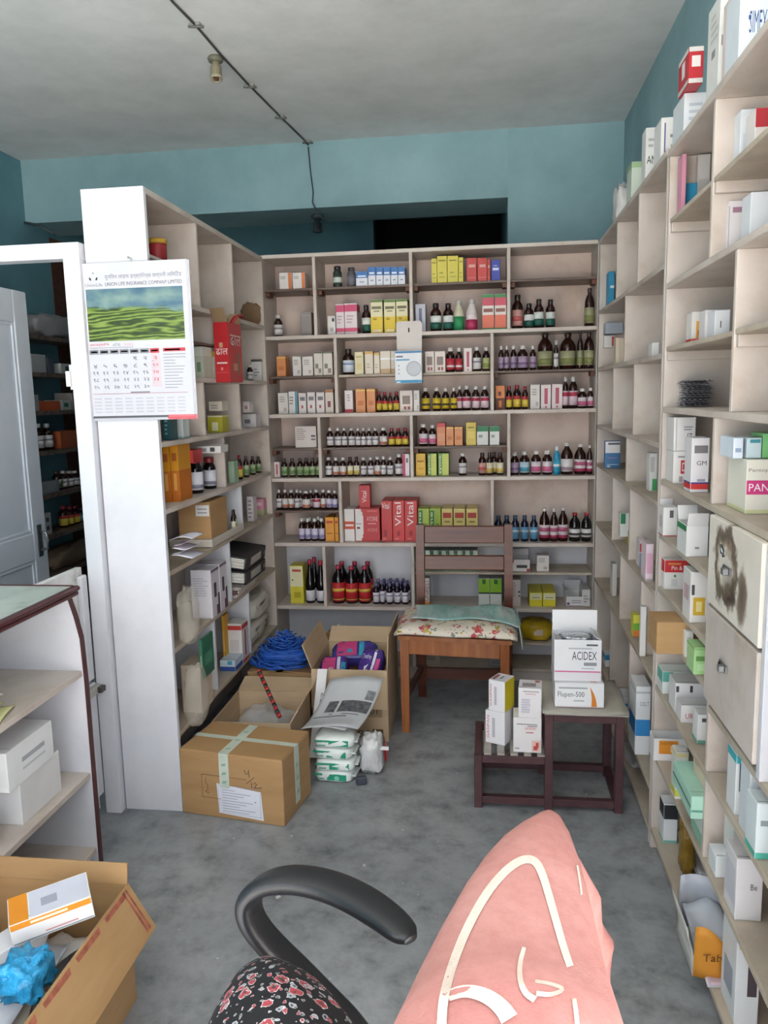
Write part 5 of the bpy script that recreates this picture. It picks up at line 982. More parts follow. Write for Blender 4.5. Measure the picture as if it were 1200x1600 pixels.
# ================================================================ wall calendar on the end post
def picture_mat():
    m = bpy.data.materials.new('terraced_hills_print'); m.use_nodes = True; nt = m.node_tree; N = nt.nodes; L = nt.links; b = N['Principled BSDF']; b.inputs['Roughness'].default_value = .35
    tc = N.new('ShaderNodeTexCoord'); sx = N.new('ShaderNodeSeparateXYZ'); L.new(tc.outputs['Generated'], sx.inputs[0])
    def math_(op, a, c=None, v=None):
        n = N.new('ShaderNodeMath'); n.operation = op; L.new(a, n.inputs[0])
        if c is not None: L.new(c, n.inputs[1])
        elif v is not None: n.inputs[1].default_value = v
        return n.outputs[0]
    n1 = N.new('ShaderNodeTexNoise'); n1.inputs['Scale'].default_value = 3.2; n1.inputs['Detail'].default_value = 5; L.new(tc.outputs['Generated'], n1.inputs['Vector'])
    mp = N.new('ShaderNodeMapping'); mp.inputs['Scale'].default_value = (1, 1, 3.2); mp.inputs['Rotation'].default_value = (0, R(17), 0); L.new(tc.outputs['Generated'], mp.inputs[0])
    wv = N.new('ShaderNodeTexWave'); wv.bands_direction = 'Z'; wv.inputs['Scale'].default_value = 1.1; wv.inputs['Distortion'].default_value = 16; wv.inputs['Detail'].default_value = 3; wv.inputs['Detail Scale'].default_value = 1.4; L.new(mp.outputs[0], wv.inputs['Vector'])
    hills = ramp(nt, wv.outputs['Fac'], [(.0, '2a3a1c'), (.3, '42571f'), (.55, '5a7228'), (.8, '6d8436'), (1, '7c8f4a')])
    sky = ramp(nt, n1.outputs['Fac'], [(.3, '35566e'), (.45, '4c6c7e'), (.55, '648082'), (.7, '7f9590')])
    hz = math_('ADD', sx.outputs['Z'], math_('MULTIPLY', n1.outputs['Fac'], v=.45)); hz = math_('ADD', hz, math_('MULTIPLY', sx.outputs['X'], v=.10))
    f = math_('MULTIPLY', math_('SUBTRACT', hz, v=.86), v=14)
    mx = N.new('ShaderNodeMix'); mx.data_type = 'RGBA'; mx.clamp_factor = True; L.new(f, mx.inputs[0]); L.new(hills, mx.inputs[6]); L.new(sky, mx.inputs[7]); L.new(mx.outputs[2], b.inputs['Base Color'])
    return m
cw, ch = .367, .496; ca = empty('wall_calendar', (-1.131, 2.499, 1.394)); tag(ca, 'wall calendar with terraced hill photograph hung on the white end post', 'calendar')
for k in range(3):
    b = MB(); b.box(-cw/2+.003*k, cw/2+.004*k, .0025*k, .0025*k+.0018, -.004*k, ch-.001*k, P('bfbfc7', .5, .02), .0004)
    if k: b.box(cw*.25, cw/2+.004*k-.001, .0025*k-.0004, .0025*k, -.004*k+.0005, .008, 'c84a52', .0001)
    pg = b.build('page', ca, (0, -.0075, 0))
    if k == 0: page = pg
b = MB(); Kk = P('55565c'); Rd = P('b83a46'); Gy = P('72747e'); yy = -.0004
def cq(u0, v0, u1, v1, m): b.quad(((u0-.5)*cw, yy, v0*ch), ((u1-.5)*cw, yy, v0*ch), ((u1-.5)*cw, yy, v1*ch), ((u0-.5)*cw, yy, v1*ch), m)
def ctx(t, u0, v0, u1, v1, m): b.text(t, ((u0-.5)*cw, yy-.0002, v0*ch), ((u1-u0)*cw, 0, 0), (0, 0, (v1-v0)*ch), m)
ctx('युनियन लाइफ इन्स्योरेन्स कम्पनी लिमिटेड', .25, .888, .955, .928, Gy); ctx('UNION LIFE INSURANCE COMPANY LIMITED', .25, .852, .955, .875, P('4f5159'))
ctx('UnionLife', .065, .852, .225, .872, Gy)
for dx, an in ((-.03, .5), (.03, -.5), (0, 0)):
    c0 = ((.145+dx-.5)*cw, yy-.0002, (.90+(.012 if dx == 0 else 0))*ch); rw, rh = (.003, .0055) if dx else (.0018, .0022)
    b.add([(c0[0]+rw*math.cos(t)*math.cos(an)-rh*math.sin(t)*math.sin(an), c0[1], c0[2]+(.012 if dx == 0 else 0)+rw*math.cos(t)*math.sin(an)+rh*math.sin(t)*math.cos(an)) for t in [i*.5236 for i in range(12)]], [tuple(range(12))], P('2a2a30'))
ctx('आश्विन', .06, .468, .25, .49, Rd); ctx('वि.सं.', .28, .468, .36, .488, Gy); ctx('2082', .385, .47, .475, .486, P('c79aa0'))
cq(.06, .458, .475, .461, Gy)
for i in range(7):
    u = .06+i*.094; c = Rd if i == 6 else P('7b7d84'); cq(u, .418, u+.085, .448, c); cq(u+.012, .428, u+.073, .438, P('c9c9d0'))
cq(.63, .2, .715, .415, P('c4b4bc')); dg = '०१२३४५६७८९'; n = 1
for rw in range(5):
    for cl in range(7):
        if (rw == 0 and cl < 4) or n > 30: continue
        t = ''.join(dg[int(q)] for q in str(n)); wd_ = .034*len(t) if len(t) == 1 else .05; u = .105+cl*.094
        ctx(t, u-wd_/2, .375-rw*.046, u+wd_/2, .398-rw*.046, Rd if cl == 6 else P('4a4c54')); cq(u-.04, .366-rw*.046, u-.012, .3685-rw*.046, P('c3c4cc')); n += 1
cq(.745, .425, .95, .447, Rd); cq(.76, .431, .9, .441, P('e8c9cc'))
rr = random.Random(2)
for i in range(12): cq(.745, .405-i*.0195, .745+rr.uniform(.1, .21), .4085-i*.0195, Gy)
cq(.06, .158, .95, .161, P('a05a62')); cq(.42, .163, .6, .171, Gy)
for i in range(9):
    for j in range(5): cq(.07+i*.098, .035+j*.022, .07+i*.098+.07, .044+j*.022, P('aeaeb8'))
cq(.0, .0, .76, .014, P('4f5056')); cq(.76, 0, 1, .016, P('d56a72'))
page.data = (lambda q: (q.add([tuple(v.co) for v in page.data.vertices], [tuple(f_.vertices) for f_ in page.data.polygons], P('bfbfc7', .5, .02)), q)[1])(b).mesh('page')
pm = MB(); pm.box(-.435*cw, .455*cw, -.0004, 0, .502*ch, .835*ch, picture_mat(), .0001).build('photograph', page, (0, 0, 0))
MB().lathe([(.0018, 0), (.0018, .02), (.004, .02), (.004, .022)], 8, STEEL).build('nail', ca, (.0, -.002, ch+.01)).rotation_euler = (R(90), 0, 0)
MB().sweep([(-.004, -.004, ch-.012), (0, -.004, ch+.012), (.004, -.004, ch-.012)], .0008, STEEL, 5).build('hook_wire', ca, (0, 0, 0))

# ================================================================ rack in the store room
rk = empty('store_rack', (-2.7, 4.9, 0)); tag(rk, 'dark plank rack of medicines seen through the open doorway', 'rack')
RZ = (1.84, 1.625, 1.40, 1.163, .905, .66, .42)
for z in RZ: MB().box(-2.793, -2.6, 4.0, 5.9, z-.025, z, DARKSH).build('plank', rk, world=True)
for y in (4.0, 5.875): MB().box(-2.793, -2.62, y, y+.025, 0, 2.1, BROWNW).build('upright', rk, world=True)
MB().box(-2.7995, -2.794, 4.97, 5.87, 0, 2.5, BROWNW).build('back_board', rk, world=True)
def stitem(px0, px1, pt, pb, z, dpt=.11, X=-2.635):
    y0 = at(px0, pb, X=X).y; y1 = at(px1, pb, X=X).y; zt = at(px0, pt, X=X).z; return X, y0, y1, max(zt-z, .03)
def stbox(px0, px1, pt, pb, z, col, label, pr=()):
    X, ya, yb, h = stitem(px0, px1, pt, pb, z); o = carton(.12, yb-ya-.002, h, col, list(pr)); o.location = (X-.06, ya, z+.0004); tag(o, label, 'box')
def stbot(style, px, wd, pt, pb, z, label):
    X, ya, yb, h = stitem(px-wd/2, px+wd/2, pt, pb, z); r = min((yb-ya)/2*.8, .035); o, _ = bottle(style, r, h); o.location = (X-.05, (ya+yb)/2, z+.0004); tag(o, label, 'bottle')
q = MB(); q.blob(.15, .5, .14, P('8f8d90', .7, .15, 8, bump=.5, bscale=18), 61, .16, nu=30); o = q.build('cloth_bundle', None, (-2.69, 4.72, 1.8404)); tag(o, 'grey cloth bundle on the top plank of the store rack', 'bundle')
stbox(51, 73, 553, 580, 1.625, 'b3b3b6', 'grey-white carton on the second plank of the store rack'); stbox(76, 85, 560, 581, 1.625, '5a5f6a', 'slate carton on the second plank of the store rack')
stbox(96, 121, 568, 583, 1.625, 'c6cbca', 'white carton with dark oval on the store rack', [('R', .25, .25, .75, .75, '2a5a50')])
stbox(52, 62, 617, 640, 1.40, 'a8a9ac', 'pale carton on the third plank of the store rack'); stbox(63, 95, 627, 641, 1.40, 'c0582f', 'orange carton lying on the third plank, store rack')
stbox(98, 112, 625, 640, 1.40, 'b9bcbb', 'white carton with green mark, third plank of store rack', [('R', .2, .3, .7, .7, '2f6a50')]); stbox(114, 128, 614, 640, 1.40, '9a958e', 'dull beige carton on the third plank of the store rack')
for i, x in enumerate((60, 73, 87)): stbot('amber', x, 13, 662, 702, 1.163, '%s dark bottle from left, fourth plank of store rack' % ORD[i])
stbox(96, 122, 674, 701, 1.163, 'a8552c', 'burnt orange carton on the fourth plank, store rack')
stbox(66, 94, 755, 768, .905, '8f9499', 'low grey carton on the fifth plank, store rack')
for i, x in enumerate((102, 111, 120, 129)): stbot('green' if i == 0 else 'amber', x, 10, 736, 766, .905, '%s dark bottle from left, fifth plank of store rack' % ORD[i])
stbox(70, 82, 803, 832, .66, 'a9acb0', 'white carton with dark prints, sixth plank of store rack', [('R', .3, .2, .7, .4, '4a4a50'), ('R', .3, .6, .7, .8, '4a4a50')])
for i, x in enumerate((112, 121, 130)): stbot('yellr' if i < 3 else 'blue', x, 10, 791, 825, .66, '%s yellow-labelled bottle from left, store rack' % ORD[i])
stbot('blue', 139, 9, 794, 823, .66, 'blue bottle at the end of the yellow-labelled row, store rack')
q = MB(); q.blob(.15, .6, .12, P('6b5a48', .8, .2, 9, bump=.5, bscale=20), 64, .2, nu=30); o = q.build('brown_sack', None, (-2.69, 4.75, .4204)); tag(o, 'brown paper sack on the lowest plank of the store rack', 'sack')

# ================================================================ cartons on the floor
TAPE = P('c6d0c2', .3, .12, 12); TAPEG = P('8fb09a', .3)
w_, d_, h_ = .392, .245, .238; r = empty('sealed_carton', (-.885, 2.470, 0), R(-9.2))
b = MB(); b.box(-w_/2, w_/2, 0, d_, 0, h_-.0015, CARD, .003); b.build('body', r, (0, 0, .0005))
for y0_, y1_ in ((.002, d_/2-.001), (d_/2+.001, d_-.002)): MB().box(-w_/2+.002, w_/2-.002, y0_, y1_, 0, .0035, CARD, .001).build('top_flap', r, (0, 0, h_-.0012))
b = MB(); zz = h_+.0026; b.box(-.042, -.005, -.0012, d_*.98, zz, zz+.0006, TAPE, .0001); b.box(-.042, -.005, -.0016, -.0006, .115, zz+.0006, TAPE, .0001)
b.box(-w_/2-.001, w_/2+.0012, d_*.5-.014, d_*.5+.012, zz+.0006, zz+.0011, TAPE, .0001); b.box(w_/2+.0004, w_/2+.0014, d_*.5-.02, d_*.5+.018, .03, zz+.001, TAPE, .0001)
for k in range(3): b.slab([(-.034, -.0017, .13+.032*k), (-.018, -.0017, .132+.032*k), (-.014, -.0017, .142+.032*k), (-.03, -.0017, .14+.032*k)], (0, -.0002, 0), TAPEG); b.slab([(-.034, .03+.07*k, zz+.0011), (-.018, .034+.07*k, zz+.0011), (-.014, .046+.07*k, zz+.0011), (-.03, .043+.07*k, zz+.0011)], (0, 0, .0002), TAPEG); b.slab([(w_/2+.0015, d_*.5-.01, .06+.05*k), (w_/2+.0015, d_*.5+.008, .064+.05*k), (w_/2+.0015, d_*.5+.01, .078+.05*k), (w_/2+.0015, d_*.5-.006, .074+.05*k)], (.0002, 0, 0), TAPEG)
b.build('packing_tape', r, (0, 0, 0))
b = MB(); b.quad((-.085, -.0010, .008), (.085, -.0010, .0), (.078, -.0010, .104), (-.09, -.0010, .117), P('dbdde6', .6))
gl = P('9aa0ae'); 
for k in range(9): b.box(-.07, -.07+.14*(.35+.6*((k*37) % 10)/10), -.0015, -.0011, .095-k*.0098, .0972-k*.0098, gl, .00005)
for q_ in ((-.084, .012, -.083, .112), (.074, .006, .075, .1), (-.084, .112, .074, .1125), (-.08, .01, .08, .0108)): b.box(q_[0], q_[2], -.0015, -.0011, q_[1], max(q_[3], q_[1]+.001), gl, .00005)
b.lathe([(.003, 0), (.003, .0003)], 10, P('2a2a33'), (.057, -.0016, .065))
b.build('dispatch_note', r, (.035, 0, .012))
b = MB(); mk = P('5b4636', .8); e = -.0009
b.sweep([(.055, e, .19), (.058, e, .178), (.066, e, .176), (.071, e, .19), (.071, e, .18), (.073, e, .165)], .0011, mk, 5); b.sweep([(.062, e, .142), (.09, e, .167)], .0011, mk, 5); b.sweep([(.08, e, .148), (.08, e, .128)], .0011, mk, 5)
b.sweep([(.088, e, .143), (.093, e, .149), (.099, e, .144), (.092, e, .133), (.088, e, .129), (.106, e, .130), (.118, e, .134)], .0011, mk, 5)
fr = P('8a5f3c', .8)
for a, c in (((-.112, .156), (-.112, .072)), ((-.112, .156), (.06, .156)), ((-.112, .072), (-.04, .072)), ((-.095, .146), (-.098, .128)), ((-.098, .128), (-.09, .118)), ((-.09, .118), (-.09, .1)), ((-.09, .1), (-.1, .094)), ((-.1, .094), (-.09, .087)), ((-.09, .087), (-.082, .094))): b.sweep([(a[0], e, a[1]), (c[0], e, c[1])], .0008, fr, 5)
b.build('marker_writing', r, (0, 0, 0))
tag(r, 'sealed brown carton with crossed tape and a dispatch note by the end post', 'carton')

open2 = open_box('open_carton', .31, .33, .222, CARDP, CARDIN, [], [('B', .10, 76), ('R', .07, 30)], (-.902, 2.775, .0003), 0, 'open pale carton behind the sealed one holding clear plastic', 'carton', .004)
PLAS = P('d3d8de', .08, .05, 20, bump=.9, bscale=24, alpha=.3)
q = MB(); q.blob(.22, .2, .2, PLAS, 71, .14, nu=34, nv=20, square=.6); o = q.build('clear_plastic_bag', None, (-.89, 2.94, .006)); tag(o, 'clear crumpled plastic bag inside the open pale carton', 'bag')
# striped stick
p0, p1 = at(405, 1050, Y=3.02), at(437, 1120, Y=2.86); r = empty('striped_stick', p1); ax = p0-p1
for k in range(14):
    MB().sweep([ax*(k/14), ax*((k+1)/14)], .0085, P('b5322e' if k % 2 == 0 else '34302f', .4), 10).build('stripe', r, (0, 0, 0))
MB().sweep([ax, ax*1.03], [.011, .009], P('c03a34', .4), 10).build('knob', r, (0, 0, 0)); tag(r, 'red and black striped stick leaning in the open carton', 'stick')
# lower closed carton with the blue string heap
o = open_box('open_carton', .3, .36, .25, CARD, CARDIN, [], [('L', .13, -87), ('R', .14, -87)], (-.91, 3.25, .0003), 0, 'brown carton with folded flaps under the blue string', 'carton', .004)
r = empty('string_heap', (-.915, 3.37, .2585)); rr = random.Random(9); BL = P('2f68c8', .45, .15, 30); b = MB()
for k in range(150):
    a0 = rr.uniform(0, 6.3); rad = rr.uniform(.02, .155); h0 = max(.006, .14*(1-(rad/.165)**2)*rr.uniform(.35, 1)); pts = []
    for i in range(6): a = a0+i*.35; q = rad+.014*math.sin(i*1.7+k); pts.append((max(-.16, q*math.cos(a)), q*math.sin(a)*.95, h0+.008*math.sin(i*2+k)))
    b.sweep(pts, (.0055, .0016), BL, 5)
b.blob(.22, .2, .08, P('2558b0', .6, .2, 20), 3, .1, nu=20)
o = b.build('string', r, (0, 0, 0)); tag(r, 'heap of bright blue plastic string on a brown carton', 'string')
# nappy carton
nap = open_box('open_carton', .325, .37, .312, CARDP, CARDIN, [('F', .6, .05, .75, .15, '5a4a38', '58', 2), ('F', .79, .03, .93, .17, '6a573f'), ('F', .83, .055, .89, .145, 'c6ad8d', 'S', 2), ('F', .72, .34, .92, .52, '9c8768'), ('F', .76, .38, .86, .48, '5a4a38', '10', 2)], [('F', .165, 174), ('R', .15, 3), ('L', .11, 20), ('B', .10, 60)], (-.582, 3.135, .0003), 0, 'open carton full of purple nappy packs beside the wooden chair', 'carton', .004)
def nappy(p, rot, sz, cols, txt, label, seed):
    r = MB(); r.blob(*sz, P(cols[0], .25, .1, 8, bump=.25, bscale=20), seed, .06, nu=30, nv=18, square=.5)
    top = sz[2]; 
    o = r.build('nappy_pack', None, p); o.rotation_euler = tuple(R(a) for a in rot)
    bvh = BVHTree.FromPolygons([Vector(v) for v in r.v], [list(f) for f in r.f])
    def patch(u0, v0, u1, v1, col, nm='printed_panel'):
        def fn(u, v):
            x, z = (u0+(u1-u0)*u)*sz[0]/2, (v0+(v1-v0)*v)*sz[1]/2
            h = bvh.ray_cast(Vector((x, z, 1)), Vector((0, 0, -1)))[0]; return (x, z, (h.z if h else sz[2]*.6)+.0008)
        q = MB(); q.surf(fn, 8, 8, P(col, .3)); q.build(nm, o, (0, 0, 0))
    patch(-.8, -.75, .1, .75, cols[1]); patch(.2, -.8, .42, .8, cols[2]); patch(-.35, -.5, -.05, -.1, cols[2]); patch(.5, -.6, .8, .3, cols[3])
    if txt:
        q = MB(); v, f = text_mesh(txt); V = []
        for a, c in v:
            x, y = (-.75+a*.8)*sz[0]/2, (.15+c*.4)*sz[1]/2; h = bvh.ray_cast(Vector((x, y, 1)), Vector((0, 0, -1)))[0]; V.append((x, y, (h.z if h else sz[2]*.6)+.0014))
        q.add(V, f, P('e3ddea')); q.build('lettering', o, (0, 0, 0))
    tag(o, label, 'pack', 'nappy packs in the open carton')
nappy((-.665, 3.245, .235), (28, 0, 6), (.125, .14, .075), ('4a2f86', 'c8447e', 'd6cfe0', '2f9ab8'), None, 'pink and purple nappy pack, left in the open carton', 81)
nappy((-.497, 3.25, .26), (38, 0, -10), (.105, .17, .075), ('43307f', '4a2f86', 'dcd6e4', 'd0508a'), 'Comfrey', 'purple nappy pack standing at the right of the carton', 83)
nappy((-.60, 3.405, .262), (24, 0, 6), (.2, .12, .075), ('3a3f8a', 'c8447e', '3f9fc0', '4a2f86'), None, 'purple and cyan nappy pack at the back of the carton', 85)
nappy((-.582, 3.315, .005), (0, 0, 0), (.27, .28, .205), ('43307f', 'c8447e', 'd6cfe0', '2f9ab8'), None, 'lowest nappy pack lying under the others', 87)
# wipes
for k in range(4):
    b = MB(); b.blob(.15, .115, .046, P('dfe6e2', .3, .04), 90+k, .05, nu=26, nv=12, square=.45)
    b.box(-.072, .03, -.0565, -.0555, .027, .035, '1f9270', .0003); b.box(-.02, .055, -.0572, -.0562, .010, .034, '1f9270', .0003); b.box(-.06, -.032, -.0576, -.0572, .013, .018, '5a9a86', .0001)
    q = [(.018+.01*math.cos(a*.5236), -.0576, .02+.009*math.sin(a*.5236)) for a in range(12)]; b.add(q, [tuple(range(12))], P('7cc4ac'))
    b.box(.055, .088, -.035, .035, .020, .026, 'cfd6d4', .001)
    o = b.build('wipes_pack', None, (-.585+.006*(k % 2), 2.815-.004*(k % 2), .0005+.0455*k), R(-4+5*(k % 2))); tag(o, ['green and white wipes pack at the bottom of the pile', 'green and white wipes pack second from the floor', 'green and white wipes pack third from the floor', 'green and white wipes pack on top under newspaper'][k], 'pack', 'wipes packs')
NEWS = P('b9bbbd', .75, .06, 8)
r = empty('newspaper', (-.565, 2.87, .19))
def sheet(u, v, dx=0, k=0): return ((u-.5)*.17+.02*(v-.5)+dx+.05*v, -.09+.24*v, .012+.006*k+.11*v*v+.012*math.sin(u*3.1))
for k, dx in enumerate((-.05, .0)):
    o = MB().surf(lambda u, v: sheet(u, v, dx, k), 10, 12, NEWS, .0012).build('folded_sheet', r, (0, 0, 0))
    b = MB()
    def patchn(u0, v0, u1, v1, m): b.surf(lambda u, v: tuple(Vector(sheet(u0+(u1-u0)*u, v0+(v1-v0)*v, dx, k))+Vector((0, 0, .0008))), 8, 4, m)
    patchn(.25, .4, .95, .62, P('55565a', .8, .5, 60)); patchn(.08, .28, .55, .31, P('6a6b6e')); patchn(.4, .34, .8, .36, P('6a6b6e')); patchn(.75, .65, .95, .8, P('7a7c80', .8, .4, 50))
    for i in range(5): patchn(.1+.1*(i % 2), .1+.03*i, .8, .11+.03*i, P('a3a5a8'))
    b.add([tuple(v.co) for v in o.data.vertices], [tuple(f_.vertices) for f_ in o.data.polygons], NEWS, True); o.data = b.mesh('folded_sheet')
tag(r, 'folded newspaper leaning on the wipes and nappy carton', 'newspaper')
b = MB(); pA, pB, pC, pD = at(457, 1128, Y=2.74), at(474, 1128, Y=2.76), at(481, 1064, Y=3.0), at(465, 1068, Y=3.0)
b.slab([(-.71, 2.90, .03), (-.672, 2.90, .03), (-.665, 3.09, .33), (-.705, 3.09, .33)], (0, .0016, -.001), P('dedede', .6)); b.text('E 72', (-.674, 2.985, .172), (.006, .05, .079), (-.014, 0, 0), P('7a7c84'))
o = b.build('paper_strip', None, None, world=True); tag(o, 'white paper strip marked E 72 standing in the open carton', 'paper')
q = MB(); q.blob(.09, .1, .15, P('cfcfce', .15, .1, 18, bump=.6, bscale=30), 95, .15, nu=28, nv=16); o = q.build('clear_plastic_bag', None, (-.452, 2.87, .0005)); tag(o, 'small clear plastic bag beside the wipes packs', 'bag')
MB().box(.035, .07, -.03, -.028, .1, .115, 'e3e1e0').build('paper_tag', o, (0, 0, 0))
b = MB(); b.box(-.06, .06, 0, .1, 0, .055, P('dcdde0', .4)); prints(b, .12, .1, .055, [('F', .68, 0, 1, 1, 'b8242c'), ('R', 0, 0, 1, 1, 'b8242c'), ('T', .68, 0, 1, 1, 'c0525a')]); o = b.build('medicine_box', None, (-.462, 2.945, .0004), R(14)); tag(o, 'white carton with red end on the floor by the nappy carton', 'box')
o = MB().box(-.02, .02, -.012, .012, 0, .03, P('3f4350', .5), .004).build('dark_packet', None, (-.478, 2.76, .0004), R(20)); tag(o, 'small dark packet on the floor next to the wipes', 'packet')
o = open_box('flat_carton', .3, .2, .27, CARD, CARDIN, [], [('F', .06, 30)], (-.66, 3.635, .0003), 0, 'brown carton against the back cabinet under small bottles', 'carton', .004)
MB().box(-.145, .145, .004, .196, -.004, 0, CARD).build('lid', o, (0, 0, .27))
p = at(529, 976, Y=3.72); o, _ = bottle('oliv', .017, .062); o.location = (p.x, 3.72, .2706); tag(o, 'small bottle standing behind the nappy carton', 'bottle')
o, _ = bottle('oliv', .017, .066); o.location = (p.x+.028, 3.74, .2880); o.rotation_euler = (0, R(90), R(10)); tag(o, 'small green-labelled bottle lying behind the nappy carton', 'bottle')
q = MB(); q.blob(.16, .22, .12, P('9a9eb0', .3, .2, 14, bump=.5, bscale=22), 99, .18); o = q.build('plastic_bag', None, (-1.17, 2.72, .0005)); tag(o, 'grey-violet plastic bag on the floor under the left cabinet', 'bag')

# ================================================================ wooden chair
ch_ = empty('wooden_chair', (-.13, 3.42, 0)); tag(ch_, 'varnished wooden chair with slatted back facing the camera', 'chair')
FL, FR_, BL_, BR = (-.357, 3.247), (.066, 3.2), (-.318, 3.63), (.092, 3.63)
def leg(p, top, q=None):
    x, y = p; b = MB(); x2, y2 = q or p; s_ = .019
    b.add([(x-s_*.85, y-s_*.85, 0), (x+s_*.85, y-s_*.85, 0), (x+s_*.85, y+s_*.85, 0), (x-s_*.85, y+s_*.85, 0), (x2-s_, y2-s_, top), (x2+s_, y2-s_, top), (x2+s_, y2+s_, top), (x2-s_, y2+s_, top)], [(3, 2, 1, 0), (4, 5, 6, 7), (0, 1, 5, 4), (1, 2, 6, 5), (2, 3, 7, 6), (3, 0, 4, 7)], CHAIRW2); b.build('leg', ch_, world=True)
leg(FL, .42); leg(FR_, .42)
for x, y in (BL_, BR):
    b = MB(); s_ = .019; st = [(0, y+.03), (.4, y), (.62, y+.008), (.845, y+.025)]
    for (za, ya), (zb, yb) in zip(st, st[1:]): b.add([(x-s_, ya-s_, za), (x+s_, ya-s_, za), (x+s_, ya+s_, za), (x-s_, ya+s_, za), (x-s_, yb-s_, zb), (x+s_, yb-s_, zb), (x+s_, yb+s_, zb), (x-s_, yb+s_, zb)], [(0, 1, 5, 4), (1, 2, 6, 5), (2, 3, 7, 6), (3, 0, 4, 7)]+([(3, 2, 1, 0)] if za == 0 else [])+([(4, 5, 6, 7)] if zb > .8 else []), CHAIRW)
    b.build('back_leg', ch_, world=True)
for za, zb, dy in ((.757, .838, .018), (.632, .70, .006)): MB().obox((BL_[0]+.019, BL_[1]+dy-.01, za), (BR[0]-BL_[0]-.038, 0, 0), (0, .02, 0), (0, .006, zb-za), CHAIRW, .004).build('back_slat', ch_, world=True)
b = MB(); b.slab([(FL[0]-.025, FL[1]-.028, .42), (FR_[0]+.028, FR_[1]-.028, .42), (BR[0]+.006, BR[1]-.02, .42), (BL_[0]-.006, BL_[1]-.02, .42)], (0, 0, .018), CHAIRW2); b.build('seat', ch_, world=True)
for a, c in ((FL, FR_), (FL, BL_), (FR_, BR), (BL_, BR)):
    a, c = Vector((*a, .385)), Vector((*c, .385)); t = (c-a).normalized(); MB().bar(a+t*.019, c-t*.019, .02, .066, CHAIRW2).build('apron', ch_, world=True)
for a, c in ((FL, BL_), (FR_, BR)):
    a, c = Vector((*a, .15)), Vector((*c, .15)); t = (c-a).normalized(); MB().bar(a+t*.017, c-t*.017+Vector((0, .016, 0)), .02, .03, CHAIRW).build('stretcher', ch_, world=True)
MB().bar((BL_[0]+.019, BL_[1]+.02, .12), (BR[0]-.019, BR[1]+.02, .12), .02, .055, CHAIRW).build('stretcher', ch_, world=True)
def flowers(name, base, petals, leaf, scale, accents):
    m = bpy.data.materials.new(name); m.use_nodes = True; nt = m.node_tree; N = nt.nodes; L = nt.links; b = N['Principled BSDF']; b.inputs['Roughness'].default_value = .85
    tc = N.new('ShaderNodeTexCoord'); col = None; rgb = N.new('ShaderNodeRGB'); rgb.outputs[0].default_value = (*lin(base), 1); col = rgb.outputs[0]
    nz = N.new('ShaderNodeTexNoise'); nz.inputs['Scale'].default_value = scale*6; nz.inputs['Detail'].default_value = 1; L.new(tc.outputs['Object'], nz.inputs['Vector'])
    for i, (sc_, thr, c1, c2, jit) in enumerate(accents):
        mp = N.new('ShaderNodeMapping'); mp.inputs['Location'].default_value = (i*3.7, i*1.9, i*.7); mp.inputs['Scale'].default_value = (sc_, sc_, sc_); L.new(tc.outputs['Object'], mp.inputs[0])
        ad = N.new('ShaderNodeVectorMath'); ad.operation = 'MULTIPLY_ADD'; ad.inputs[1].default_value = (jit*3,)*3; L.new(nz.outputs['Color'], ad.inputs[0]); L.new(mp.outputs[0], ad.inputs[2])
        vo = N.new('ShaderNodeTexVoronoi'); vo.inputs['Scale'].default_value = 1; L.new(ad.outputs[0], vo.inputs['Vector'])
        lt = N.new('ShaderNodeMath'); lt.operation = 'LESS_THAN'; lt.inputs[1].default_value = thr; L.new(vo.outputs['Distance'], lt.inputs[0])
        c = ramp(nt, vo.outputs['Distance'], [(0, c2), (thr*.35, c2), (thr*.5, c1), (thr*.86, c1), (thr*.95, 'd8cfcf')])
        mx = N.new('ShaderNodeMix'); mx.data_type = 'RGBA'; L.new(lt.outputs[0], mx.inputs[0]); L.new(col, mx.inputs[6]); L.new(c, mx.inputs[7]); col = mx.outputs[2]
    L.new(col, b.inputs['Base Color']); return m
CUSH = flowers('floral_cushion_cloth', 'd9cfbf', 0, 0, 9, [(15, .40, 'b94a48', 'd08a78', .3), (19, .28, 'b9a24a', '8a7a3a', .3), (30, .24, '77806e', '8f937e', .4)])
def cush(u, v):
    x = FL[0]-.04+(FR_[0]-FL[0]+.09)*u; y = FL[1]-.045+.36*v-.047*u*(1-v); e = min(u, 1-u, v, 1-v)
    return (x+.004*math.sin(v*9), y+.005*math.sin(u*11), .4535+.03*min(1, e*7)**.6+.004*math.sin(u*9+v*7)*min(1, e*7))
b = MB(); b.surf(cush, 24, 18, CUSH, .012); o = b.build('cushion', None, None, world=True); tag(o, 'cream floral cushion with red flowers on the wooden chair seat', 'cushion')
TOW = two_noise('checked_towel', [(.35, '7fb3a8'), (.5, 'a9cdc6'), (.6, 'c9d6d4'), (.7, '8fbab4')], 7, [(.4, 'd9c4cc'), (.6, 'ffffff')], 5, .5, .9, .3, 60, stretch=(1.6, .5, 1))
def tow(u, v):
    x = -.33+.46*u+.008*math.sin(v*5); y = 3.305+.285*v-.035*u; z = cush(min(1, max(0, (x-(FL[0]-.04))/(FR_[0]-FL[0]+.09))), min(1, max(0, (y-3.2)/.36)))[2]+.010+.003*math.sin(u*14+v*5)
    return (x, y, z+.004*v)
b = MB(); b.surf(tow, 26, 12, TOW, .003)
def towr(u, v): y = 3.22+.34*u; return (.126+.006*math.sin(u*6)*v+.012*v, y-.01*v, .476-.085*v*(1-.5*u)+.003*math.sin(u*17))
b.surf(towr, 12, 6, TOW, .003); o = b.build('towel', None, None, world=True); tag(o, 'pale teal checked towel spread over the floral cushion', 'towel')

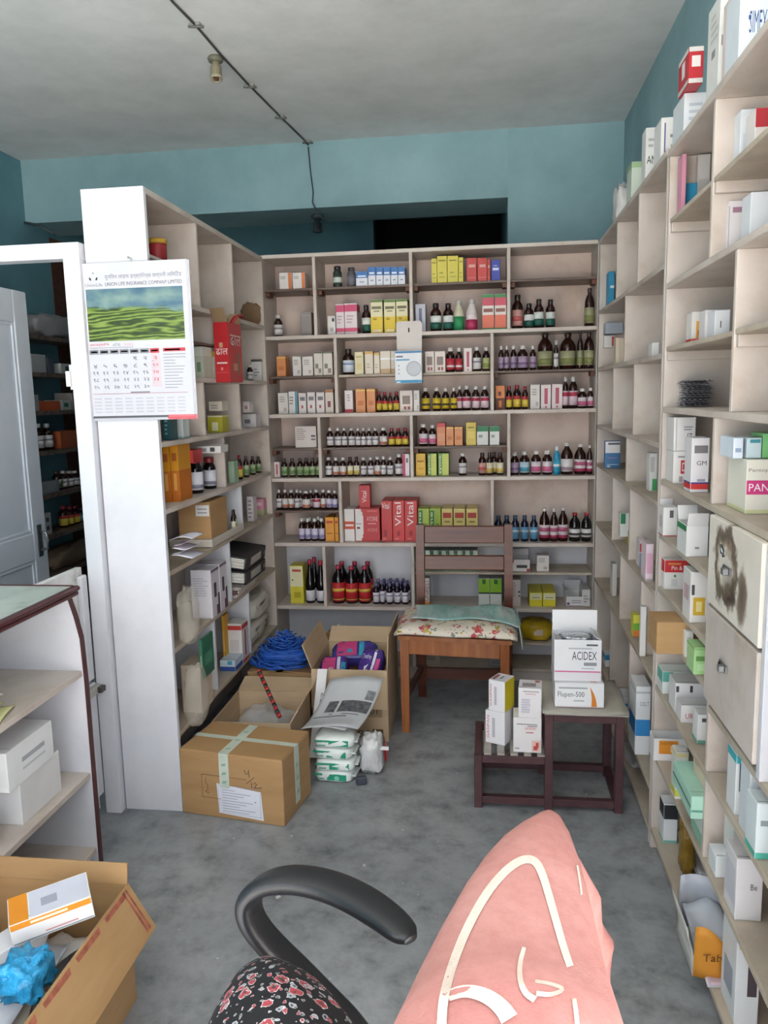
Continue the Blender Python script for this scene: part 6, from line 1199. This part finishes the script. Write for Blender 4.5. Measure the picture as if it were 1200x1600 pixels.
# ================================================================ two-step iron stool
sl = empty('step_stool', (.2, 2.78, 0)); tag(sl, 'maroon two-step iron stool with slatted lower step', 'stool')
def ang(a, c, w=.026): MB().bar(a, c, w, w, MAROON).build('frame_bar', sl, world=True)
sx = (-.038, .205, .442); ya, yb = 2.64, 2.91
for y in (ya, yb):
    for x, z in zip(sx, (.195, .352, .352)): MB().bar((x, y, 0), (x, y, z), .028, .028, MAROON).build('leg', sl, world=True)
    ang((sx[0]+.014, y, .182), (sx[1]-.014, y, .182)); ang((sx[1]+.014, y, .339), (sx[2]-.014, y, .339))
    ang((sx[0]+.014, y, .03 if y == ya else .03), (sx[1]-.014, y, .03)); ang((sx[1]+.014, y, .03), (sx[2]-.014, y, .03))
for x, z in ((sx[0], .182), (sx[1], .339), (sx[2], .339), (sx[0], .03), (sx[2], .03)): ang((x, ya+.014, z), (x, yb-.014, z))
for k in range(5):
    x = -.018+.046*k; MB().box(x, x+.026, ya-.008, yb+.008, .1952, .2012, P('a39c94', .6, .2, 20)).build('slat', sl, world=True)
MB().box(sx[1]-.016, sx[2]+.028, ya-.016, yb+.02, .3525, .3575, P('a8a49c', .7, .12, 8)).build('top_board', sl, world=True)
b = MB(); b.surf(lambda u, v: (.182+.29*u, 2.618+.33*v-.01*math.sin(u*4), .3612+.0012*math.sin(u*8+v*5)), 10, 10, P('b9b4a8', .75, .1, 10), .0012); o = b.build('card_sheet', None, None, world=True); tag(o, 'worn grey card sheet covering the upper stool step', 'sheet')
def onstool(px0, px1, pt, pb, z, d, col, pr, label, Y=None, rz=0):
    p = at(px0, pb, Z=z); Y = Y or p.y; a = at(px0, (pt+pb)/2, Y=Y).x; c = at(px1, (pt+pb)/2, Y=Y).x; h = at((px0+px1)/2, pt, Y=Y).z-z
    o = carton(c-a, d, h, col, pr); o.location = ((a+c)/2, Y, z+.0005); o.rotation_euler.z = R(rz); tag(o, label, 'box'); return h
yl = [('R', 0, 0, 1, 1, 'd3c22a'), ('F', .08, .15, .2, .85, 'b5323c', 'GASIPAN', 1), ('F', .35, .2, .5, .8, 'b3b0b8'), ('T', .1, .15, .3, .8, 'a8626a'), ('T', .5, .3, .6, .7, '77757c')]
h1 = onstool(757, 790, 1112, 1160, .2012, .08, 'dfdde0', [q for q in yl if q[:2] != ('R', 0)], 'white carton with red upright print, lower left on the stool', 2.71, -24)
h2 = onstool(802, 846, 1122, 1176, .2012, .09, 'e0dcdc', [('F', .4, .66, .8, .74, 'c2414a', 'GASIPAN'), ('F', .45, .56, .72, .6, 'c9888c'), ('F', .12, .8, .85, .83, g2), ('F', .5, .75, .85, .78, g2), ('F', .66, .04, .96, .36, 'e3b8b2'), ('F', .72, .08, .86, .2, 'b8493c'), ('F', .8, .14, .9, .3, 'b8493c'), ('F', .05, .1, .22, .13, g2)], 'white carton with red stomach picture, lower right on the stool', 2.65, -2)
onstool(762, 790, 1064, 1112, .2012+h1+.0006, .078, 'dfdde0', yl, 'white carton with yellow side, upper left on the stool', 2.71, -27)
onstool(810, 846, 1076, 1122, .2012+h2+.0006, .085, 'e0dcdd', [('F', .3, .78, .75, .84, 'c2616a', 'GASIPAN'), ('F', .2, .88, .9, .91, g2), ('F', .15, .2, .5, .65, 'cfccd4'), ('T', .15, .2, .75, .6, '9a8f94'), ('T', .7, .7, .9, .9, 'b8605a')]+lines('F', .12, .55, .15, .65, 6, 'b9b6c0'), 'white carton with fine print, upper right on the stool', 2.65, -5)
fx0, fx1 = at(867, 1085, Y=2.67).x, at(944, 1085, Y=2.67).x; fh = at(905, 1068, Y=2.67).z-.363
b = MB(); b.box(-(fx1-fx0)/2, (fx1-fx0)/2, 0, .13, 0, fh, P('e2e3e6', .4, .03)); prints(b, fx1-fx0, .13, fh, [('F', .06, .38, .6, .66, '55575e', 'Flupen-500'), ('F', .08, .78, .66, .84, 'a0a2a8'), ('F', .38, .26, .6, .32, 'b0b2b8'), ('T', .2, .45, .65, .55, 'c2a29a'), ('T', .72, .1, .86, .9, 'c78a72'), ('W', 0, .05, 'b9a0ae')])
W_ = fx1-fx0
q = [(W_*((.245+.02*math.sin(t*3.1)-.035*t if s < 0 else .355-.01*t-.13*t*t)), -.0012, fh*(.06+.8*t)) for s in (-1, 1) for t in ([i/8 for i in range(9)] if s < 0 else [1-i/8 for i in range(9)])]
b.add(q, [tuple(range(len(q)))[::-1]], P('d07a1c')); o = b.build('medicine_box', None, ((fx0+fx1)/2, 2.67, .363)); tag(o, 'white carton lettered Flupen-500 with orange curve on the stool', 'box')
za = .363+fh+.0006; h_ = at(905, 1000, Y=2.69).z-za; ax0, ax1 = at(866, 1020, Y=2.69).x, at(940, 1020, Y=2.69).x
acd = open_box('medicine_box', ax1-ax0, .11, h_, P('e1e1e4', .4, .03), P('a9a8a8', .5), [('F', .38, .52, .9, .72, '3c3e48', 'ACIDEX'), ('F', .63, .38, .9, .46, '8d8f97'), ('W', 0, .22, 'dcd9dd'), ('W', .22, .25, 'cf5f94'), ('F', .68, .86, .92, .9, '4a4c5a'), ('F', .3, .78, .8, .81, 'b0b2ba'), ('F', .58, .3, .85, .33, 'b9bbc2')], [('B', .075, 6), ('R', .03, -60)], ((ax0+ax1)/2, 2.69, za), 0, 'opened white carton lettered ACIDEX on top of the stool cartons', 'box')
q = MB(); q.blob((ax1-ax0)*.7, .07, .03, P('c9ccd0', .15, .2, 30, metal=.7, bump=.8, bscale=60), 7, .15); q.build('foil_strips', acd, (0, .055, h_-.025))

# ================================================================ carton of oddments at the counter foot
bl = open_box('open_carton', .345, .66, .305, CARD, CARDIN, [], [('B', .05, 10), ('L', .04, 0)], (-1.03, .985, .0003), 0, 'large open brown carton of oddments beside the counter', 'carton', .005)
q = MB(); a = R(150); ln = .125; w2 = .345/2; q.obox((w2, .003, .305), (0, .654, 0), (math.sin(a)*ln, 0, math.cos(a)*ln), (.0025, 0, .0043), CARD, .001)
ux, un = Vector((math.sin(a), 0, math.cos(a))), Vector((.5, 0, .866))
for k in range(5):
    p = Vector((w2, .03+.125*k, .305))+ux*.004+un*.0053; q.quad(p, p+Vector((0, .1, 0)), p+Vector((0, .094, 0))+ux*.013, p+ux*.011, P('9c5a46', .85, .3, 60))
for k in range(2): p = Vector((w2, .62+.012*k, .305))+ux*.004+un*.0053; q.quad(p, p+ux*.11, p+ux*.11+Vector((0, .01, 0)), p+Vector((0, .006, 0)), P('9c5a46', .85, .3, 60))
p = Vector((w2, .13, .305))+ux*.095+un*.0055; q.text('BEST', p, (0, .14, 0), -ux*.05, P('6b4f38', .8))
q.build('flap', bl, (0, 0, 0))
fill = MB(); fill.surf(lambda u, v: (-.165+.33*u, .012+.636*v, .15+.05*noise.noise(Vector((u*4, v*7, 1)))+.03*math.sin(u*7+v*5)), 24, 34, P('c6c4c6', .6, .15, 10), 0); 
r = empty('loose_papers', (-1.03, .985, .02)); 
rr = random.Random(21)
for k in range(16):
    ph = rr.uniform(0, 6); wv_, dl = rr.uniform(.1, .2), rr.uniform(.1, .18); hz_ = .14+.006*k
    o = MB().surf(lambda u, v: ((u-.5)*wv_, (v-.5)*dl, .02*math.sin(u*4+ph)*math.cos(v*4)), 8, 8, P(rr.choice(['d6d6da', 'c9cbd2', 'dcdcdc', 'bfc3cc', 'd3cdbf']), .6), .0008).build('sheet', r, (rr.uniform(-.05, .05), rr.uniform(.1, .56), hz_), rr.uniform(-1, 1)); o.rotation_euler.x = rr.uniform(-.25, .25)
fill.v = [(x, y, z-.02) for x, y, z in fill.v]; fill.build('paper_filling', r, (0, 0, 0)); tag(r, 'white leaflets and scraps filling the large open carton', 'papers')
pc = at(122, 1412, Z=.36); o = carton(.165, .085, .055, 'e3e1df', [('W', .72, 1, 'd98a24'), ('F', .25, .8, .7, .91, 'f0dcc0'), ('W', .06, .12, '7a8a94'), ('F', .4, .2, .8, .26, 'c9888c'), ('T', 0, 0, .24, 1, 'd98a24'), ('T', .26, .05, .98, .95, 'c3c6d2'), ('T', .4, .3, .6, .6, '9a9cab')]); o.location = (-.925, 1.44, .325); o.rotation_euler = (R(8), R(-6), R(33)); tag(o, 'white and orange carton lying on top of the open carton', 'box')
q = MB(); q.blob(.085, .1, .075, P('2f93c4', .25, .35, 30, bump=.9, bscale=45), 111, .26, nu=30, nv=18); o = q.build('blue_plastic_bag', None, (-.93, 1.335, .27)); tag(o, 'crumpled bright blue plastic bag in the open carton', 'bag')
q = MB(); q.blob(.12, .16, .09, P('c3cbd2', .12, .25, 16, metal=.6, bump=.8, bscale=30), 113, .2, nu=30, nv=18); o = q.build('foil_bag', None, (-1.08, 1.13, .272)); tag(o, 'shiny silver foil bag in the near part of the carton', 'bag')
for k, (x, y, rz) in enumerate(((-.94, 1.06, 20), (-1.08, 1.33, -30))):
    o = carton(.07, .13, .03, 'd9dade', [('T', .1, .1, .9, .16, '6a7486'), ('T', .2, .3, .7, .6, 'b3b6c0')]); o.location = (x, y, .275); o.rotation_euler = (R(4), R(-4), R(rz)); tag(o, ['small white carton near the blue bag in the carton', 'small white carton left of the blue bag'][k], 'box')

# ================================================================ office chair and sitter in the foreground
oc = empty('office_chair', (-.2, .62, 0)); tag(oc, 'black office chair with a curved loop armrest in the foreground', 'chair')
PAD = [(632, 1458, .80), (600, 1430, .803), (560, 1404, .806), (515, 1384, .808), (470, 1374, .808), (432, 1375, .804), (404, 1385, .795), (389, 1402, .778)]
STR = [(388, 1426, .755), (403, 1454, .725), (432, 1486, .69), (467, 1520, .65), (505, 1560, .605), (550, 1606, .55), (590, 1665, .475)]
pts = [at(x, y, Z=z) for x, y, z in PAD]+[at(x, y, Z=z) for x, y, z in STR]
secs = [(.020, .010), (.024, .0125), (.025, .0135), (.025, .0135), (.0245, .0135), (.024, .013), (.0235, .0125), (.023, .0125), (.022, .0125), (.021, .012), (.021, .012), (.022, .012), (.023, .012), (.024, .012), (.024, .012)]
pts = [pts[0]+(pts[0]-pts[1]).normalized()*.012]+pts; secs = [(.010, .006)]+secs
def smooth(P_, S_, n=3):
    for _ in range(n):
        A, B = [P_[0]], [S_[0]]
        for i in range(len(P_)-1):
            A += [P_[i].lerp(P_[i+1], .25), P_[i].lerp(P_[i+1], .75)]; q = lambda t: tuple(S_[i][k]*(1-t)+S_[i+1][k]*t for k in (0, 1)); B += [q(.25), q(.75)]
        P_, S_ = A+[P_[-1]], B+[S_[-1]]
    return P_, S_
pp, ss = smooth(pts, secs, 2)
MB().sweep(pp, ss, BLACKPL, 18, power=.7, side=(.37, .93, 0)).build('armrest', oc, world=True)
SC = Vector((-.22, .60, 0)); fd = Vector((-.86, .50, 0)).normalized(); sd = Vector((fd.y, -fd.x, 0))     # seat centre, facing, chair's right
def oc_pt(a, b_, z): return SC+fd*a+sd*b_+Vector((0, 0, z))
mir = [Vector(p)-sd*(2*(Vector(p)-SC).dot(sd)) for p in pp]
MB().sweep(mir, ss, BLACKPL, 18, power=.7, side=(.37, .93, 0)).build('armrest', oc, world=True)
b = MB(); b.sweep([oc_pt(-.3, 0, .50), oc_pt(-.27, 0, .5), oc_pt(-.1, 0, .5), oc_pt(.07, 0, .495), oc_pt(.11, 0, .485)], [(.17, .02), (.19, .035), (.2, .04), (.19, .036), (.17, .015)], P('202124', .8, .1, 20), 20, power=.6); b.build('seat', oc, world=True)
b = MB(); b.sweep([oc_pt(-.58, -.06, .56), oc_pt(-.585, -.06, .62), oc_pt(-.59, -.06, .7), oc_pt(-.595, -.06, .76)], [(.17, .02), (.2, .028), (.2, .028), (.15, .018)], P('202124', .8, .1, 20), 18, up=tuple(fd), power=.6); b.build('backrest', oc, world=True)
MB().bar(oc_pt(-.12, 0, .455), oc_pt(-.62, 0, .455), .06, .012, BLACKPL).bar(oc_pt(-.617, -.03, .45), oc_pt(-.622, -.03, .6), .06, .012, BLACKPL, up=tuple(fd)).build('back_bracket', oc, world=True)
MB().lathe([(.028, .1), (.028, .3), (.018, .3), (.018, .47)], 16, STEEL, tuple(oc_pt(0, 0, 0))).build('gas_column', oc, world=True)
MB().bar(oc_pt(-.02, -.25, .452), oc_pt(-.02, .25, .452), .05, .012, BLACKPL).build('arm_bracket', oc, world=True)
hub = MB().lathe([(.04, .07), (.045, .08), (.045, .12), (.035, .13)], 16, BLACKPL, tuple(oc_pt(0, 0, 0))).build('hub', oc, world=True)
for k in range(5):
    a = k*2*math.pi/5+.4; e = Vector((math.cos(a), math.sin(a), 0)); c = oc_pt(0, 0, 0)
    MB().sweep([c+e*.035+Vector((0, 0, .1)), c+e*.15+Vector((0, 0, .095)), c+e*.27+Vector((0, 0, .075))], [(.025, .018), (.02, .015), (.016, .011)], BLACKPL, 10).build('base_leg', oc, world=True)
    q = c+e*.265; MB().sweep([q+Vector((-e.y, e.x, 0))*-.022+Vector((0, 0, .028)), q+Vector((-e.y, e.x, 0))*.022+Vector((0, 0, .028))], .027, BLACKPL, 14).build('caster', oc, world=True)

# the sitter: one continuous figure from the waist down, right knee raised in pink knit, left thigh under a floral tunic
pe = empty('person', (-.05, .45, 0)); tag(pe, 'seated person in pink knit trousers and black floral tunic, knee raised', 'person')
KNIT = two_noise('pink_knit', [(.3, 'b87d76'), (.5, 'c48b84'), (.7, 'ce9992')], 5, [(.3, 'e9dedc'), (.6, 'ffffff')], 60, .5, .95, .14, 420, spec=.2)
ST = [(795, 1660, 160, .60), (797, 1600, 146, .665), (800, 1535, 132, .72), (806, 1472, 116, .775), (815, 1412, 97, .83), (826, 1360, 78, .885), (838, 1315, 58, .94), (849, 1283, 38, .985), (856, 1262, 21, 1.01), (858, 1250, 8, 1.022)]
pk = MB(); n = 28; rings = []
for i, (cx, cy, hw, Y) in enumerate(ST):
    c = at(cx, cy, Y=Y); dist = (c-Vector((0, 0, EYE))).length; a = hw*dist/FPX; lift = min(1, a/.05); ring = []
    for k in range(n):
        t = 2*math.pi*k/n; co, si = math.cos(t), math.sin(t)
        fold = 1+.035*math.sin(3*t+i*.55)+.025*math.sin(5*t-i*.8)
        z = a*(.62 if si > 0 else .85)*si*fold
        ring.append(Vector((c.x+a*co*fold, Y+z*.55, c.z-.02+z)))
    rings.append(ring)
hip = [Vector((-.02, .30, .71)), Vector((-.03, .40, .715)), Vector((.01, .50, .75))]
pre = []
for c, a, bz in ((hip[0], .17, .14), (hip[1], .15, .13), (hip[2], .125, .11)):
    pre.append([c+Vector((a*math.cos(2*math.pi*k/n), .3*bz*math.sin(2*math.pi*k/n), bz*math.sin(2*math.pi*k/n))) for k in range(n)])
rings = pre+rings; V = [v for r_ in rings for v in r_]; Fs = [(j*n+k, j*n+(k+1) % n, (j+1)*n+(k+1) % n, (j+1)*n+k) for j in range(len(rings)-1) for k in range(n)]
Fs = [f_[::-1] for f_ in Fs]+[tuple(range(n)), tuple(range((len(rings)-1)*n, len(rings)*n))[::-1]]
pk.add(V, Fs, KNIT, True)
# shin and foot of the raised leg, then the other leg
pk.sweep([(.085, .93, .86), (.10, .95, .80), (.112, .95, .745), (.115, .94, .64), (.11, .90, .48), (.10, .86, .36)], [(.03, .03), (.042, .042), (.046, .046), (.046, .046), (.042, .042), (.038, .038)], KNIT, 20)
pk.sweep([(.10, .86, .37), (.10, .86, .30), (.10, .90, .27), (.09, .98, .255)], [(.034, .034), (.036, .032), (.036, .028), (.03, .016)], P('b98a70', .6), 16)
pk.sweep([(-.08, .42, .66), (-.17, .60, .66), (-.26, .80, .66), (-.30, .87, .64), (-.315, .88, .55), (-.335, .885, .40), (-.345, .89, .28)], [(.07, .07), (.065, .065), (.055, .055), (.055, .055), (.05, .05), (.042, .042), (.036, .036)], KNIT, 20)
pk.sweep([(-.345, .89, .29), (-.35, .89, .05), (-.36, .93, .035), (-.40, 1.01, .02)], [(.034, .034), (.036, .036), (.04, .03), (.03, .018)], P('b98a70', .6), 16)
pk.sweep([(-.03, .33, .66), (-.03, .28, .74), (-.02, .2, .86), (-.02, .14, .98)], [(.15, .11), (.145, .105), (.14, .1), (.1, .07)], P('1c1a1e', .85), 20, up=(0, 1, 0))
body = pk.build('body', pe, world=True)
mesh_v = [Vector(v) for v in V]; bvh = BVHTree.FromPolygons(mesh_v, [list(f_) for f_ in Fs])
def on_cloth(x, y):
    d = (at(x, y, Y=1.0)-Vector((0, 0, EYE))).normalized(); h = bvh.ray_cast(Vector((0, 0, EYE)), d)
    return (h[0]-d*.0022, d) if h[0] else (None, d)
CREAMK = P('e6d3c4', .95, .06, 60, bump=.3, bscale=300, spec=.2)
def stripe(path, wd):
    pts = []
    for _ in range(2):                       # round the corners of the drawn line
        path = [path[0]]+[p_ for (xa, ya), (xb, yb) in zip(path, path[1:]) for p_ in ((xa*.75+xb*.25, ya*.75+yb*.25), (xa*.25+xb*.75, ya*.25+yb*.75))]+[path[-1]]
    for (xa, ya), (xb, yb) in zip(path, path[1:]):
        m = max(2, int(math.hypot(xb-xa, yb-ya)/12))
        pts += [(xa+(xb-xa)*i/m, ya+(yb-ya)*i/m) for i in range(m)]
    pts.append(path[-1]); L3 = []
    for i, (x, y) in enumerate(pts):
        xa, ya = pts[max(i-1, 0)]; xb, yb = pts[min(i+1, len(pts)-1)]; l = math.hypot(xb-xa, yb-ya) or 1; nx, ny = -(yb-ya)/l, (xb-xa)/l; w2 = (wd[0]+(wd[1]-wd[0])*i/len(pts))/2
        a, c = on_cloth(x+nx*w2, y+ny*w2)[0], on_cloth(x-nx*w2, y-ny*w2)[0]
        if a and c: L3.append((a, c))
    b = MB(); b.add([q for pr_ in L3 for q in pr_], [(2*i, 2*i+1, 2*i+3, 2*i+2) for i in range(len(L3)-1)], CREAMK, True); b.v = [tuple(v) for v in b.v]
    o = b.build('knitted_stripe', pe, world=True)
stripe([(690, 1600), (692, 1565), (700, 1530), (713, 1490), (732, 1445), (757, 1400), (782, 1368), (805, 1348), (824, 1341), (838, 1346), (848, 1366), (858, 1400), (870, 1442), (880, 1478), (891, 1510)], (15, 11))
stripe([(700, 1556), (722, 1548), (745, 1550), (768, 1560), (786, 1576), (796, 1592)], (16, 30))
stripe([(819, 1480), (812, 1505), (812, 1530), (820, 1552), (836, 1562)], (6, 11)); stripe([(836, 1533), (858, 1536), (884, 1545), (862, 1555), (838, 1552)], (5, 8)); stripe([(902, 1352), (906, 1375), (909, 1398)], (3, 3)); stripe([(897, 1560), (900, 1580), (902, 1600)], (7, 7))
TUN = flowers('black_floral_print', '17161a', 0, 0, 20, [(42, .36, 'a8434a', '4d3f42', .16), (60, .25, '9da1a8', '34363c', .2), (95, .2, '868d8c', '2a2c30', .25), (75, .2, 'b0525a', '8f343c', .25)])
KN = at(418, 1545, Z=.70)
def tun(u, v):
    """cloth over the left thigh: u across, v from knee back to the hip"""
    a = (u-.5)*math.pi*1.05; ax_ = KN.lerp(Vector((-.09, .47, .70)), v); dr_ = (Vector((-.09, .47, 0))-Vector((KN.x, KN.y, 0))).normalized(); sdv = Vector((-dr_.y, dr_.x, 0))
    rad = .035+.085*min(1, v*1.7)**.9; rz = .03+.05*min(1, v*3)**.7; k = 1+.05*math.sin(u*13+v*4)
    drop = max(0, abs(u-.5)-.32)*.28
    return ax_-sdv*math.sin(a)*rad*k*(1.45 if u > .5 else 1.1)+Vector((0, 0, math.cos(a)*rz*k-drop+.012*math.sin(v*9)))-dr_*(.02*(1-abs(2*u-1)))*(1-v)
b = MB(); b.surf(lambda u, v: tun(u, v), 34, 26, TUN, .003)
b.v = [tuple(v) for v in b.v]; b.build('tunic', pe, world=True)
